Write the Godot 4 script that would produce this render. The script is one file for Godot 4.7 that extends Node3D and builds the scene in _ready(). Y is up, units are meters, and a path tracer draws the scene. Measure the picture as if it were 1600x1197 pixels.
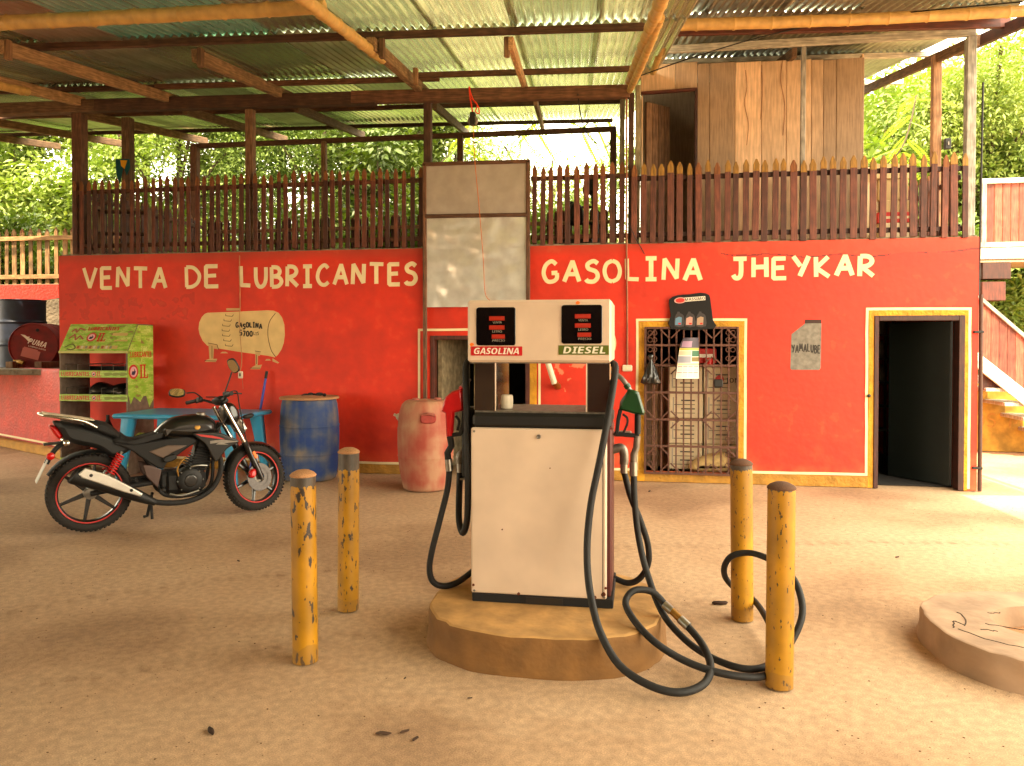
extends Node3D
# A petrol station yard in the shade of a tin roof. Units are metres, y is up, the long red wall faces +z and stands at z = -9.


class Shape:
	var v := PackedVector3Array()
	var n := PackedVector3Array()
	var u := PackedVector2Array()

	func tri(a: Vector3, b: Vector3, c: Vector3, na: Vector3, nb: Vector3, nc: Vector3, ua := Vector2.ZERO, ub := Vector2.ZERO, uc := Vector2.ZERO) -> void:
		var flip := (c - a).cross(b - a).dot(na + nb + nc) < 0.0
		v.append(a); n.append(na); u.append(ua)
		if flip:
			v.append(c); n.append(nc); u.append(uc)
			v.append(b); n.append(nb); u.append(ub)
		else:
			v.append(b); n.append(nb); u.append(ub)
			v.append(c); n.append(nc); u.append(uc)

	func quad(a: Vector3, b: Vector3, c: Vector3, d: Vector3, m: Vector3, r := Rect2(0, 0, 1, 1)) -> void:
		var p := r.position
		var e := r.end
		tri(a, b, c, m, m, m, p, Vector2(e.x, p.y), e)
		tri(a, c, d, m, m, m, p, e, Vector2(p.x, e.y))

	func box(at: Vector3, size: Vector3, bevel := 0.0, turn := Basis()) -> void:
		var h := size * 0.5
		var b := minf(bevel, minf(h.x, minf(h.y, h.z)) * 0.8)
		for axis in 3:
			var p := (axis + 1) % 3
			var q := (axis + 2) % 3
			for s in [-1.0, 1.0]:
				var m := Vector3.ZERO
				m[axis] = s
				var cs := []
				for k in [[-1, -1], [1, -1], [1, 1], [-1, 1]]:
					var c := Vector3.ZERO
					c[axis] = s * h[axis]
					c[p] = k[0] * (h[p] - b)
					c[q] = k[1] * (h[q] - b)
					cs.append(at + turn * c)
				quad(cs[0], cs[1], cs[2], cs[3], turn * m)
		if b <= 0.0:
			return
		for axis in 3:
			var p := (axis + 1) % 3
			var q := (axis + 2) % 3
			for sp in [-1.0, 1.0]:
				for sq in [-1.0, 1.0]:
					var m := Vector3.ZERO
					m[p] = sp
					m[q] = sq
					var cs := []
					for k in [[-1, 0], [1, 0], [1, 1], [-1, 1]]:
						var c := Vector3.ZERO
						c[axis] = k[0] * (h[axis] - b)
						c[p] = sp * (h[p] - (b if k[1] == 1 else 0.0))
						c[q] = sq * (h[q] - (b if k[1] == 0 else 0.0))
						cs.append(at + turn * c)
					quad(cs[0], cs[1], cs[2], cs[3], (turn * m).normalized())
		for sx in [-1.0, 1.0]:
			for sy in [-1.0, 1.0]:
				for sz in [-1.0, 1.0]:
					var s := Vector3(sx, sy, sz)
					var c := s * h
					var m := (turn * s).normalized()
					tri(at + turn * (c - Vector3(0, sy * b, sz * b)), at + turn * (c - Vector3(sx * b, 0, sz * b)), at + turn * (c - Vector3(sx * b, sy * b, 0)), m, m, m)

	# rows of points joined into a smooth skin
	func grid(rows: Array, closed: bool, us := PackedFloat32Array()) -> void:
		var k := rows.size()
		var w: int = rows[0].size()
		var norms := []
		var votes := 0.0
		for i in k:
			var mid := Vector3.ZERO
			for p in rows[i]:
				mid += p
			mid /= w
			var line := PackedVector3Array()
			for j in w:
				var jn := (j + 1) % w if closed else mini(j + 1, w - 1)
				var jp := (j - 1 + w) % w if closed else maxi(j - 1, 0)
				var a: Vector3 = rows[i][jn] - rows[i][jp]
				var b: Vector3 = rows[mini(i + 1, k - 1)][j] - rows[maxi(i - 1, 0)][j]
				if a.length_squared() < 1e-12:
					var i2 := 1 if i == 0 else i - 1
					a = rows[i2][jn] - rows[i2][jp]
				var m := a.cross(b).normalized()
				line.append(m)
				votes += m.dot(rows[i][j] - mid)
			norms.append(line)
		var flip := -1.0 if votes < 0.0 else 1.0
		for i in k - 1:
			for j in (w if closed else w - 1):
				var j2 := (j + 1) % w
				var u0 := float(j) / (w if closed else w - 1)
				var u1 := float(j + 1) / (w if closed else w - 1)
				var v0: float = us[i] if us.size() else float(i) / (k - 1)
				var v1: float = us[i + 1] if us.size() else float(i + 1) / (k - 1)
				var A: Vector3 = rows[i][j]
				var B: Vector3 = rows[i][j2]
				var C: Vector3 = rows[i + 1][j2]
				var D: Vector3 = rows[i + 1][j]
				if A.distance_squared_to(B) > 1e-14:
					tri(A, B, C, norms[i][j] * flip, norms[i][j2] * flip, norms[i + 1][j2] * flip, Vector2(u0, v0), Vector2(u1, v0), Vector2(u1, v1))
				if C.distance_squared_to(D) > 1e-14:
					tri(A, C, D, norms[i][j] * flip, norms[i + 1][j2] * flip, norms[i + 1][j] * flip, Vector2(u0, v0), Vector2(u1, v1), Vector2(u0, v1))

	func fan(ring: PackedVector3Array, m: Vector3) -> void:
		var mid := Vector3.ZERO
		for p in ring:
			mid += p
		mid /= ring.size()
		for j in ring.size():
			tri(mid, ring[j], ring[(j + 1) % ring.size()], m, m, m, Vector2(0.5, 0.5), Vector2(0.5, 0.5), Vector2(0.5, 0.5))

	# a round bar along points; radii is one number or one per point
	func tube(pts: PackedVector3Array, radii, sides := 8, squash := 1.0) -> void:
		var rows := []
		var up := Vector3.UP
		var last := Vector3.ZERO
		for i in pts.size():
			var d := (pts[mini(i + 1, pts.size() - 1)] - pts[maxi(i - 1, 0)]).normalized()
			if i == 0:
				up = Vector3.UP if absf(d.y) < 0.9 else Vector3.RIGHT
			var side := d.cross(up).normalized()
			up = side.cross(d).normalized()
			var r: float = radii[i] if radii is Array or radii is PackedFloat32Array else radii
			var row := PackedVector3Array()
			for j in sides:
				var a := TAU * j / sides
				row.append(pts[i] + (side * cos(a) + up * sin(a) * squash) * r)
			rows.append(row)
			last = d
		grid(rows, true)
		fan(rows[0], -(pts[1] - pts[0]).normalized())
		fan(rows[-1], last)

	# profile of (radius, height) turned round an axis; a point with x < 0 breaks the smoothing
	func lathe(profile: PackedVector2Array, sides := 24, xf := Transform3D()) -> void:
		var rows := []
		var us := PackedFloat32Array()
		var top := 0.0001
		for p in profile:
			if p.x >= 0.0:
				top = maxf(top, p.y)
		for p in profile:
			if p.x < 0.0:
				if rows.size() > 1:
					grid(rows, true, us)
				rows = []
				us = PackedFloat32Array()
				continue
			var row := PackedVector3Array()
			for j in sides:
				var a := TAU * j / sides
				row.append(xf * Vector3(p.x * cos(a), p.y, p.x * sin(a)))
			rows.append(row)
			us.append(p.y / top)
		if rows.size() > 1:
			grid(rows, true, us)

	static func inset(poly: PackedVector2Array, d: float) -> PackedVector2Array:
		var out := PackedVector2Array()
		var k := poly.size()
		for i in k:
			var a := (poly[i] - poly[(i - 1 + k) % k]).normalized()
			var b := (poly[(i + 1) % k] - poly[i]).normalized()
			var na := Vector2(-a.y, a.x)
			var nb := Vector2(-b.y, b.x)
			var m := (na + nb)
			m = m.normalized() if m.length() > 0.01 else na
			out.append(poly[i] + m * d / maxf(0.45, m.dot(na)))
		return out

	static func ccw(poly: PackedVector2Array) -> PackedVector2Array:
		var p := poly.duplicate()
		if Geometry2D.is_polygon_clockwise(p):
			p.reverse()
		return p

	static func cut(poly: PackedVector2Array, inner: PackedVector2Array) -> PackedInt32Array:
		var ids := Geometry2D.triangulate_polygon(inner)
		if ids.is_empty():
			ids = Geometry2D.triangulate_polygon(poly)
		if ids.is_empty():
			print("cannot cut ", poly)
		return ids

	# an outline in the xy plane with depth along z
	func prism(outline: PackedVector2Array, depth: float, xf := Transform3D(), bevel := 0.0) -> void:
		var poly := ccw(outline)
		var inner := inset(poly, bevel) if bevel > 0.0 else poly
		var ids := cut(poly, inner)
		var h := depth * 0.5
		for s in [-1.0, 1.0]:
			var m: Vector3 = (xf.basis * Vector3(0, 0, s)).normalized()
			for t in range(0, ids.size(), 3):
				var p0 := inner[ids[t]]
				var p1 := inner[ids[t + 1]]
				var p2 := inner[ids[t + 2]]
				tri(xf * Vector3(p0.x, p0.y, h * s), xf * Vector3(p1.x, p1.y, h * s), xf * Vector3(p2.x, p2.y, h * s), m, m, m, p0, p1, p2)
		var k := poly.size()
		for i in k:
			var a := poly[i]
			var b := poly[(i + 1) % k]
			var e := (b - a).normalized()
			var m: Vector3 = (xf.basis * Vector3(e.y, -e.x, 0)).normalized()
			var z := h - bevel
			quad(xf * Vector3(a.x, a.y, -z), xf * Vector3(b.x, b.y, -z), xf * Vector3(b.x, b.y, z), xf * Vector3(a.x, a.y, z), m)
			if bevel > 0.0:
				var c := inner[i]
				var d := inner[(i + 1) % k]
				for s in [-1.0, 1.0]:
					var m2: Vector3 = (m + xf.basis * Vector3(0, 0, s)).normalized()
					quad(xf * Vector3(a.x, a.y, z * s), xf * Vector3(b.x, b.y, z * s), xf * Vector3(d.x, d.y, h * s), xf * Vector3(c.x, c.y, h * s), m2)

	# an outline swollen to a rounded body of half thickness hw
	func pillow(outline: PackedVector2Array, hw: float, round_in: float, xf := Transform3D(), power := 1.0) -> void:
		var poly := ccw(outline)
		var rows := []
		for i in 9:
			var a := -PI / 2 + PI * i / 8.0
			var ring := inset(poly, round_in * pow(1.0 - cos(a), power))
			var row := PackedVector3Array()
			for p in ring:
				row.append(xf * Vector3(p.x, p.y, hw * sin(a)))
			rows.append(row)
		grid(rows, true)
		var last := inset(poly, round_in)
		var ids := cut(poly, last)
		for s in [-1.0, 1.0]:
			var m: Vector3 = (xf.basis * Vector3(0, 0, s)).normalized()
			for t in range(0, ids.size(), 3):
				var q := []
				for e in 3:
					q.append(xf * Vector3(last[ids[t + e]].x, last[ids[t + e]].y, hw * s))
				tri(q[0], q[1], q[2], m, m, m)

	func mesh(material: Material = null, onto: ArrayMesh = null) -> ArrayMesh:
		var am := onto if onto else ArrayMesh.new()
		var arr := []
		arr.resize(Mesh.ARRAY_MAX)
		arr[Mesh.ARRAY_VERTEX] = v
		arr[Mesh.ARRAY_NORMAL] = n
		arr[Mesh.ARRAY_TEX_UV] = u
		am.add_surface_from_arrays(Mesh.PRIMITIVE_TRIANGLES, arr)
		if material:
			am.surface_set_material(am.get_surface_count() - 1, material)
		return am


var rng := RandomNumberGenerator.new()
var used := {}
var tex := {}
var M := {}


func pts(text: String) -> PackedVector2Array:
	var out := PackedVector2Array()
	for w in text.split(" ", false):
		var c := w.split(",")
		out.append(Vector2(float(c[0]), float(c[1])))
	return out


func smooth(p: PackedVector3Array, steps := 6) -> PackedVector3Array:
	var out := PackedVector3Array()
	for i in p.size() - 1:
		var a := p[maxi(i - 1, 0)]
		var d := p[mini(i + 2, p.size() - 1)]
		for s in steps:
			out.append(p[i].cubic_interpolate(p[i + 1], a, d, float(s) / steps))
	out.append(p[-1])
	return out


func smooth2(p: PackedVector2Array, steps := 5, closed := false) -> PackedVector2Array:
	var out := PackedVector2Array()
	var k := p.size()
	for i in (k if closed else k - 1):
		var a := p[(i - 1 + k) % k] if closed else p[maxi(i - 1, 0)]
		var b := p[(i + 1) % k]
		var d := p[(i + 2) % k] if closed else p[mini(i + 2, k - 1)]
		for s in steps:
			out.append(p[i].cubic_interpolate(b, a, d, float(s) / steps))
	if not closed:
		out.append(p[-1])
	return out


func numbered(called: String) -> String:
	var k: int = used.get(called, 0)
	used[called] = k + 1
	return called if k == 0 else "%s_%03d" % [called, k]


func tag(o: Node3D, label: String, category: String, group := "") -> Node3D:
	o.set_meta("label", label)
	o.set_meta("category", category)
	if group:
		o.set_meta("group", group)
	return o


func thing(called: String, label: String, category: String, at := Vector3.ZERO, turn := 0.0, group := "") -> Node3D:
	var o := Node3D.new()
	o.name = numbered(called)
	add_child(o)
	o.position = at
	o.rotation.y = turn
	return tag(o, label, category, group)


func put(called: String, shape, material: Material, parent: Node = self, xf := Transform3D()) -> MeshInstance3D:
	var o := MeshInstance3D.new()
	o.name = numbered(called) if parent == self else called
	o.mesh = shape.mesh(material) if shape is Shape else shape
	if not shape is Shape and material:
		o.material_override = material
	parent.add_child(o, true)
	o.transform = xf
	return o


func structure(o: Node3D) -> Node3D:
	o.set_meta("kind", "structure")
	return o


func stuff(o: Node3D) -> Node3D:
	o.set_meta("kind", "stuff")
	return o


func boxed(called: String, at: Vector3, size: Vector3, material: Material, parent: Node = self, bevel := 0.004, turn := Vector3.ZERO) -> MeshInstance3D:
	var s := Shape.new()
	s.box(Vector3.ZERO, size, bevel)
	return put(called, s, material, parent, Transform3D(Basis.from_euler(turn), at))


func piped(called: String, p: PackedVector3Array, r, material: Material, parent: Node = self, sides := 8) -> MeshInstance3D:
	var s := Shape.new()
	s.tube(p, r, sides)
	return put(called, s, material, parent)


# a squared timber from a to b, its grain along its own y
func timber(called: String, a: Vector3, b: Vector3, w: float, h: float, kind: String, parent: Node) -> MeshInstance3D:
	var d := (b - a).normalized()
	var z := Vector3.UP if absf(d.y) < 0.8 else Vector3.BACK
	var x := d.cross(z).normalized()
	z = x.cross(d).normalized()
	var s := Shape.new()
	s.box(Vector3.ZERO, Vector3(w, a.distance_to(b), h), 0.006)
	var xf := Transform3D(Basis(x, d, z), (a + b) * 0.5)
	var up: Node = parent
	var back := Transform3D()
	while up != self:
		back = up.transform * back
		up = up.get_parent()
	return put(called, s, wood(kind), parent, back.affine_inverse() * xf)


func lettering(called: String, text: String, font: Font, width: float, height: float, at: Vector3, material: Material, parent: Node, turn := Basis(), depth := 0.002) -> MeshInstance3D:
	var t := TextMesh.new()
	t.text = text
	t.font = font
	t.font_size = 48
	t.pixel_size = 0.01
	t.depth = 0.02
	t.curve_step = 2.0
	var b := t.get_aabb()
	var sx := width / maxf(b.size.x, 0.01)
	var sy := height / maxf(b.size.y, 0.01)
	var mid := b.get_center()
	var basis_ := turn * Basis.from_scale(Vector3(sx, sy, depth / 0.02))
	return put(called, t, material, parent, Transform3D(basis_, at - basis_ * mid))


func ramp(cs: Array, at: Array, hard := false) -> Gradient:
	var g := Gradient.new()
	g.offsets = PackedFloat32Array(at)
	g.colors = PackedColorArray(cs)
	if hard:
		g.interpolation_mode = Gradient.GRADIENT_INTERPOLATE_CONSTANT
	return g


func noise(seed_: int, freq: float, lo: float, hi: float, octaves := 4, kind := FastNoiseLite.TYPE_SIMPLEX_SMOOTH, mid := -1.0) -> NoiseTexture2D:
	var f := FastNoiseLite.new()
	f.seed = seed_
	f.frequency = freq
	f.noise_type = kind
	f.fractal_octaves = octaves
	var t := NoiseTexture2D.new()
	t.width = 512
	t.height = 512
	t.seamless = true
	t.noise = f
	if mid < 0.0:
		t.color_ramp = ramp([Color(lo, lo, lo), Color(hi, hi, hi)], [0.15, 0.85])
	else:
		t.color_ramp = ramp([Color(lo, lo, lo), Color(lo, lo, lo), Color(hi, hi, hi), Color(hi, hi, hi)], [0.0, mid - 0.06, mid + 0.04, 1.0])
	return t


func mat(c: Color, rough := 0.8, pattern := "cloud", scale_ := Vector3.ONE, metal := 0.0, bump := 0.0, world := true, bump_tex := "rough") -> StandardMaterial3D:
	var m := StandardMaterial3D.new()
	m.albedo_color = c
	m.roughness = rough
	m.metallic = metal
	if pattern:
		m.albedo_texture = tex[pattern]
		m.uv1_triplanar = true
		m.uv1_world_triplanar = world
		m.uv1_scale = scale_
	if bump > 0.0:
		m.heightmap_enabled = true
		m.heightmap_texture = tex[bump_tex]
		m.heightmap_scale = bump
	return m


func plain(c: Color, rough := 0.6, metal := 0.0) -> StandardMaterial3D:
	return mat(c, rough, "", Vector3.ONE, metal)


var wood_turn := 0
func wood(kind: String) -> Material:
	wood_turn += 1
	var list: Array = M[kind]
	return list[(wood_turn * 7 + wood_turn / 3) % list.size()]


func woods(c: Color, rough := 0.85, fine := 1.0) -> Array:
	var out := []
	for k in 4:
		var t := c * (0.82 + 0.12 * k)
		t.a = 1.0
		var m := mat(t, rough, "grain", Vector3(4.0, 0.35, 4.0) * fine, 0.0, 0.06, false, "grain")
		m.uv1_offset = Vector3(k * 0.37, k * 0.61, k * 0.23)
		m.detail_enabled = true
		m.detail_blend_mode = BaseMaterial3D.BLEND_MODE_MUL
		m.detail_albedo = tex.cloud
		m.detail_uv_layer = BaseMaterial3D.DETAIL_UV_2
		m.uv2_triplanar = true
		m.uv2_world_triplanar = true
		m.uv2_scale = Vector3.ONE * 0.9
		out.append(m)
	return out


func _ready() -> void:
	rng.seed = 20240517
	# ---- camera
	var cam := Camera3D.new()
	cam.name = "camera"
	cam.position = Vector3(0, 1.6, 0)
	cam.rotation = Vector3(deg_to_rad(-1.0), deg_to_rad(9.45), 0)
	cam.near = 0.05
	cam.far = 600.0
	cam.set_frustum(0.05 * 1197.0 / 1200.0, Vector2(0, -41.5 / 1200.0 * 0.05), 0.05, 600.0)
	add_child(cam)
	# ---- sky, sun, exposure
	var sky_mat := ProceduralSkyMaterial.new()
	sky_mat.sky_top_color = Color(0.88, 0.84, 0.75)
	sky_mat.sky_horizon_color = Color(1.0, 0.95, 0.83)
	sky_mat.sky_curve = 0.2
	sky_mat.sky_energy_multiplier = 1.8
	sky_mat.ground_bottom_color = Color(0.42, 0.36, 0.28)
	sky_mat.ground_horizon_color = Color(0.7, 0.64, 0.54)
	var sky := Sky.new()
	sky.sky_material = sky_mat
	var env := Environment.new()
	env.background_mode = Environment.BG_SKY
	env.sky = sky
	env.tonemap_mode = Environment.TONE_MAPPER_LINEAR
	env.tonemap_exposure = 3.15
	env.sdfgi_enabled = true
	env.ssao_enabled = true
	env.ssil_enabled = true
	var world := WorldEnvironment.new()
	world.name = "world"
	world.environment = env
	add_child(world)
	var sun := DirectionalLight3D.new()
	sun.name = "sun"
	sun.light_color = Color(1.0, 0.9, 0.74)
	sun.light_energy = 1.6
	sun.light_angular_distance = 0.5
	sun.shadow_enabled = true
	sun.rotation_degrees = Vector3(-59, -4, 0)
	add_child(sun)

	textures()
	materials()
	ground()
	station()
	upper_floor()
	tin_canopy()
	hillside()
	right_stairs()
	dispenser()
	island_and_bollards()
	hoses_and_nozzles()
	motorcycle()
	barrels_and_rack()
	wall_items()
	upper_items()
	litter()
	added_house()
	trees()


func textures() -> void:
	tex.cloud = noise(1, 0.012, 0.8, 1.0, 5)
	tex.soft = noise(2, 0.008, 0.93, 1.0, 4)
	tex.earth = noise(12, 0.006, 0.8, 1.0, 6)
	tex.grain = noise(3, 0.02, 0.7, 1.0, 5)
	tex.fine_grain = noise(13, 0.025, 0.84, 1.0, 4)
	tex.rough = noise(4, 0.06, 0.0, 1.0, 5)
	tex.coarse = noise(5, 0.02, 0.0, 1.0, 4)
	tex.speck = noise(6, 0.13, 0.55, 1.0, 3, FastNoiseLite.TYPE_SIMPLEX_SMOOTH, 0.3)
	tex.blotch = noise(7, 0.008, 0.7, 1.0, 6)
	tex.gravel = noise(8, 0.2, 0.8, 1.0, 3)
	tex.metal = noise(9, 0.01, 0.75, 1.0, 5)


func materials() -> void:
	M.dirt = StandardMaterial3D.new()
	M.dirt.albedo_texture = yard_earth()
	M.dirt.roughness = 0.95
	M.dirt.detail_enabled = true
	M.dirt.detail_blend_mode = BaseMaterial3D.BLEND_MODE_MUL
	M.dirt.detail_albedo = tex.gravel
	M.dirt.detail_uv_layer = BaseMaterial3D.DETAIL_UV_2
	M.dirt.uv2_triplanar = true
	M.dirt.uv2_world_triplanar = true
	M.dirt.uv2_scale = Vector3.ONE * 1.1
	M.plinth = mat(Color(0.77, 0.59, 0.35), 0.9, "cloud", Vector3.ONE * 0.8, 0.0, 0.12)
	M.plinth_side_shaded = mat(Color(0.52, 0.36, 0.17), 0.85, "cloud", Vector3.ONE * 0.9, 0.0, 0.2)  # shade of the kerb side put into its colour, besides worn dirt
	M.concrete = mat(Color(0.5, 0.45, 0.38), 0.95, "cloud", Vector3.ONE * 0.5, 0.0, 1.0)
	M.cement = mat(Color(0.69, 0.57, 0.46), 0.92, "cloud", Vector3.ONE * 0.6, 0.0, 0.12)
	M.ochre = mat(Color(0.84, 0.6, 0.12), 0.75, "cloud", Vector3.ONE * 0.7, 0.0, 0.5)
	M.ochre_dull = mat(Color(0.72, 0.52, 0.2), 0.85, "cloud", Vector3.ONE * 0.7, 0.0, 0.5)
	M.cream = mat(Color(0.93, 0.86, 0.68), 0.7, "soft", Vector3.ONE * 0.8)
	M.red_plaster = mat(Color(0.8, 0.16, 0.08), 0.6, "cloud", Vector3.ONE * 0.6, 0.0, 0.5)
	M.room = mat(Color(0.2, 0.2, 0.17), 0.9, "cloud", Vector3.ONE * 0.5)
	M.room_pale = mat(Color(0.62, 0.55, 0.42), 0.9, "grain", Vector3.ONE * 0.7)
	M.dark_brown = woods(Color(0.45, 0.31, 0.225))
	M.frame_brown = woods(Color(0.36, 0.17, 0.12), 0.6)
	M.picket = woods(Color(0.42, 0.22, 0.15), 0.7)
	M.picket_right = woods(Color(0.46, 0.26, 0.2), 0.7)
	M.picket_light = woods(Color(0.72, 0.56, 0.38))
	M.raw_timber = woods(Color(0.8, 0.64, 0.46))
	M.old_timber = woods(Color(0.62, 0.47, 0.34))
	M.plank = woods(Color(0.83, 0.7, 0.56), 0.75, 0.6)
	for m in M.plank:
		m.albedo_texture = tex.fine_grain
		m.detail_albedo = tex.soft
	M.grey_post = woods(Color(0.6, 0.56, 0.44))
	M.white_timber = woods(Color(0.9, 0.88, 0.82), 0.7)
	M.pink_board = woods(Color(0.66, 0.34, 0.26), 0.7)
	M.bamboo = mat(Color(0.84, 0.69, 0.42), 0.45, "cloud", Vector3(1.2, 1.2, 1.2), 0.0, 0.0, false)
	M.tip = mat(Color(0.62, 0.46, 0.17), 0.7, "grain", Vector3(3, 0.5, 3))
	M.tip_worn = mat(Color(0.55, 0.34, 0.18), 0.8, "grain", Vector3(3, 0.5, 3))
	M.steel = plain(Color(0.62, 0.62, 0.6), 0.3, 1.0)
	M.chrome = plain(Color(0.85, 0.84, 0.82), 0.12, 1.0)
	M.dull_steel = mat(Color(0.55, 0.52, 0.48), 0.45, "cloud", Vector3.ONE * 3.0, 0.7)
	M.black_plastic = mat(Color(0.025, 0.022, 0.02), 0.6, "soft", Vector3.ONE * 3.0)
	M.black_gloss = plain(Color(0.03, 0.025, 0.025), 0.18)
	M.black_gloss.clearcoat_enabled = true
	M.black_gloss.clearcoat = 0.6
	M.black_matt = mat(Color(0.07, 0.06, 0.055), 0.75, "cloud", Vector3.ONE * 4.0)
	M.rubber = mat(Color(0.06, 0.05, 0.045), 0.68, "blotch", Vector3.ONE * 2.0, 0.0, 0.05)
	M.tyre = mat(Color(0.15, 0.125, 0.105), 0.85, "cloud", Vector3.ONE * 5.0, 0.0, 0.25)
	M.pump_white = mat(Color(0.84, 0.75, 0.66), 0.32, "soft", Vector3.ONE * 0.6)
	M.pump_side = plain(Color(0.3, 0.09, 0.07), 0.5)
	M.mirror_panel = plain(Color(0.55, 0.5, 0.46), 0.07, 0.95)
	M.screen = plain(Color(0.03, 0.02, 0.025), 0.12)
	M.led = plain(Color(0.5, 0.08, 0.03), 0.4)
	M.led.emission_enabled = true
	M.led.emission = Color(1.0, 0.25, 0.06)
	M.led.emission_energy_multiplier = 0.06
	M.sticker_red = plain(Color(0.72, 0.06, 0.08), 0.4)
	M.sticker_green = plain(Color(0.33, 0.38, 0.08), 0.4)
	M.print_white = plain(Color(0.9, 0.87, 0.8), 0.5)
	M.print_grey = plain(Color(0.6, 0.57, 0.52), 0.5)
	M.print_dark = plain(Color(0.12, 0.09, 0.06), 0.6)
	M.print_red = plain(Color(0.72, 0.13, 0.1), 0.5)
	M.orange = plain(Color(0.95, 0.45, 0.05), 0.5)
	M.nozzle_red = mat(Color(0.72, 0.04, 0.06), 0.35, "soft", Vector3.ONE * 4.0)
	M.nozzle_green = mat(Color(0.03, 0.23, 0.08), 0.35, "soft", Vector3.ONE * 4.0)
	M.blue_plastic = mat(Color(0.16, 0.3, 0.55), 0.5, "blotch", Vector3.ONE * 0.9)
	M.pink_plastic = mat(Color(0.7, 0.38, 0.3), 0.65, "blotch", Vector3.ONE * 0.9)
	M.dust = mat(Color(0.68, 0.5, 0.34), 0.95, "speck", Vector3.ONE * 2.0)
	M.drum_blue = mat(Color(0.13, 0.17, 0.26), 0.5, "cloud", Vector3.ONE * 1.1, 0.2)
	M.drum_red = mat(Color(0.5, 0.06, 0.05), 0.7, "blotch", Vector3.ONE * 1.0)
	M.table_blue = plain(Color(0.16, 0.55, 0.72), 0.4)
	M.brass = mat(Color(0.65, 0.48, 0.22), 0.4, "cloud", Vector3.ONE * 6.0, 0.8)
	M.card = mat(Color(0.72, 0.62, 0.45), 0.9, "soft", Vector3.ONE * 1.5)
	M.card_white = mat(Color(0.85, 0.78, 0.64), 0.8, "soft", Vector3.ONE * 1.5)
	M.glass_dark = plain(Color(0.05, 0.05, 0.05), 0.05)
	M.red_gloss = plain(Color(0.75, 0.05, 0.04), 0.3)
	M.rope_orange = plain(Color(0.85, 0.2, 0.05), 0.8)
	M.string = plain(Color(0.75, 0.4, 0.15), 0.8)
	M.wire = plain(Color(0.08, 0.07, 0.06), 0.6)
	M.pvc = mat(Color(0.85, 0.8, 0.7), 0.5, "soft", Vector3.ONE * 3.0)
	M.tin = mat(Color(0.92, 0.95, 0.88), 0.24, "metal", Vector3(0.6, 0.6, 0.25), 0.88, 0.0, false)
	M.sheet_metal = mat(Color(0.9, 0.9, 0.88), 0.28, "soft", Vector3.ONE * 1.3, 0.6)
	M.sheet_matt = mat(Color(0.68, 0.64, 0.6), 0.6, "soft", Vector3.ONE * 1.0, 0.2, 0.05, true, "coarse")
	M.grille = mat(Color(0.4, 0.25, 0.19), 0.6, "cloud", Vector3.ONE * 3.0, 0.2)


# packed earth: pale dust, darker damp blotches, faint wheel arcs, a paler apron round the island, oil marks
func yard_earth() -> ImageTexture:
	var w := 1500
	var h := 1125
	var a := FastNoiseLite.new()
	a.seed = 91
	a.frequency = 0.0045
	a.fractal_octaves = 6
	var b := FastNoiseLite.new()
	b.seed = 92
	b.frequency = 0.03
	b.fractal_octaves = 4
	var f := FastNoiseLite.new()
	f.seed = 93
	f.frequency = 0.17
	f.fractal_octaves = 2
	var im := Image.create(w, h, false, Image.FORMAT_RGB8)
	var base := Color(0.76, 0.62, 0.475)
	var damp := Color(0.57, 0.44, 0.32)
	var pale := Color(0.81, 0.685, 0.545)
	for j in h:
		var z := -9.6 + (j + 0.5) * 0.01
		for i in w:
			var x := -9.0 + (i + 0.5) * 0.01
			var n := a.get_noise_2d(i, j)
			var m := b.get_noise_2d(i * 1.1, j * 2.6)
			var g := f.get_noise_2d(i, j)
			var c := base.lerp(pale, clampf(n * 1.2 + 0.25, 0.0, 0.8)).lerp(damp, clampf(-n * 1.3 - 0.12, 0.0, 0.6))
			c = c.lerp(damp, clampf(m * 0.5 - 0.2, 0.0, 0.07))
			var d := Vector2((x + 0.35) / 1.35, (z + 4.1) / 0.95).length() + 0.3 * m
			c = c.lerp(pale, clampf((1.15 - d) * 1.6, 0.0, 0.55))
			for r in [6.55, 7.95, 9.9, 11.2]:
				var q := absf(Vector2(x - 3.4, z - 4.6).length() - r - 0.15 * n)
				if q < 0.11:
					c = c.lerp(damp, (0.26 + 0.5 * m) * (1.0 - q / 0.11) * (0.6 + 0.4 * signf(sin(atan2(z - 4.6, x - 3.4) * r * 60.0))))
			c = c * (1.0 + 0.1 * g)
			c.a = 1.0
			im.set_pixel(i, j, c)
	return ImageTexture.create_from_image(im)


func ground() -> void:
	var s := Shape.new()
	var xs := [-400.0, -120.0, -40.0, -20.0]
	var zs := [-400.0, -120.0, -40.0, -18.0]
	for i in 61:
		xs.append(-12.0 + i * 0.35)
	for i in 41:
		zs.append(-12.5 + i * 0.35)
	xs.append_array([20.0, 40.0, 120.0, 400.0])
	zs.append_array([14.0, 40.0, 120.0, 400.0])
	var f := FastNoiseLite.new()
	f.seed = 5
	f.frequency = 0.35
	var rows := []
	for z in zs:
		var row := PackedVector3Array()
		for x in xs:
			row.append(Vector3(x, -0.006 + 0.006 * f.get_noise_2d(x, z), z))
		rows.append(row)
	for i in rows.size() - 1:
		for j in xs.size() - 1:
			s.quad(rows[i][j], rows[i][j + 1], rows[i + 1][j + 1], rows[i + 1][j], Vector3.UP)
	for i in s.v.size():
		s.u[i] = Vector2((s.v[i].x + 9.0) / 15.0, (s.v[i].z + 9.6) / 11.25)
	structure(put("ground", s, M.dirt))


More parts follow.
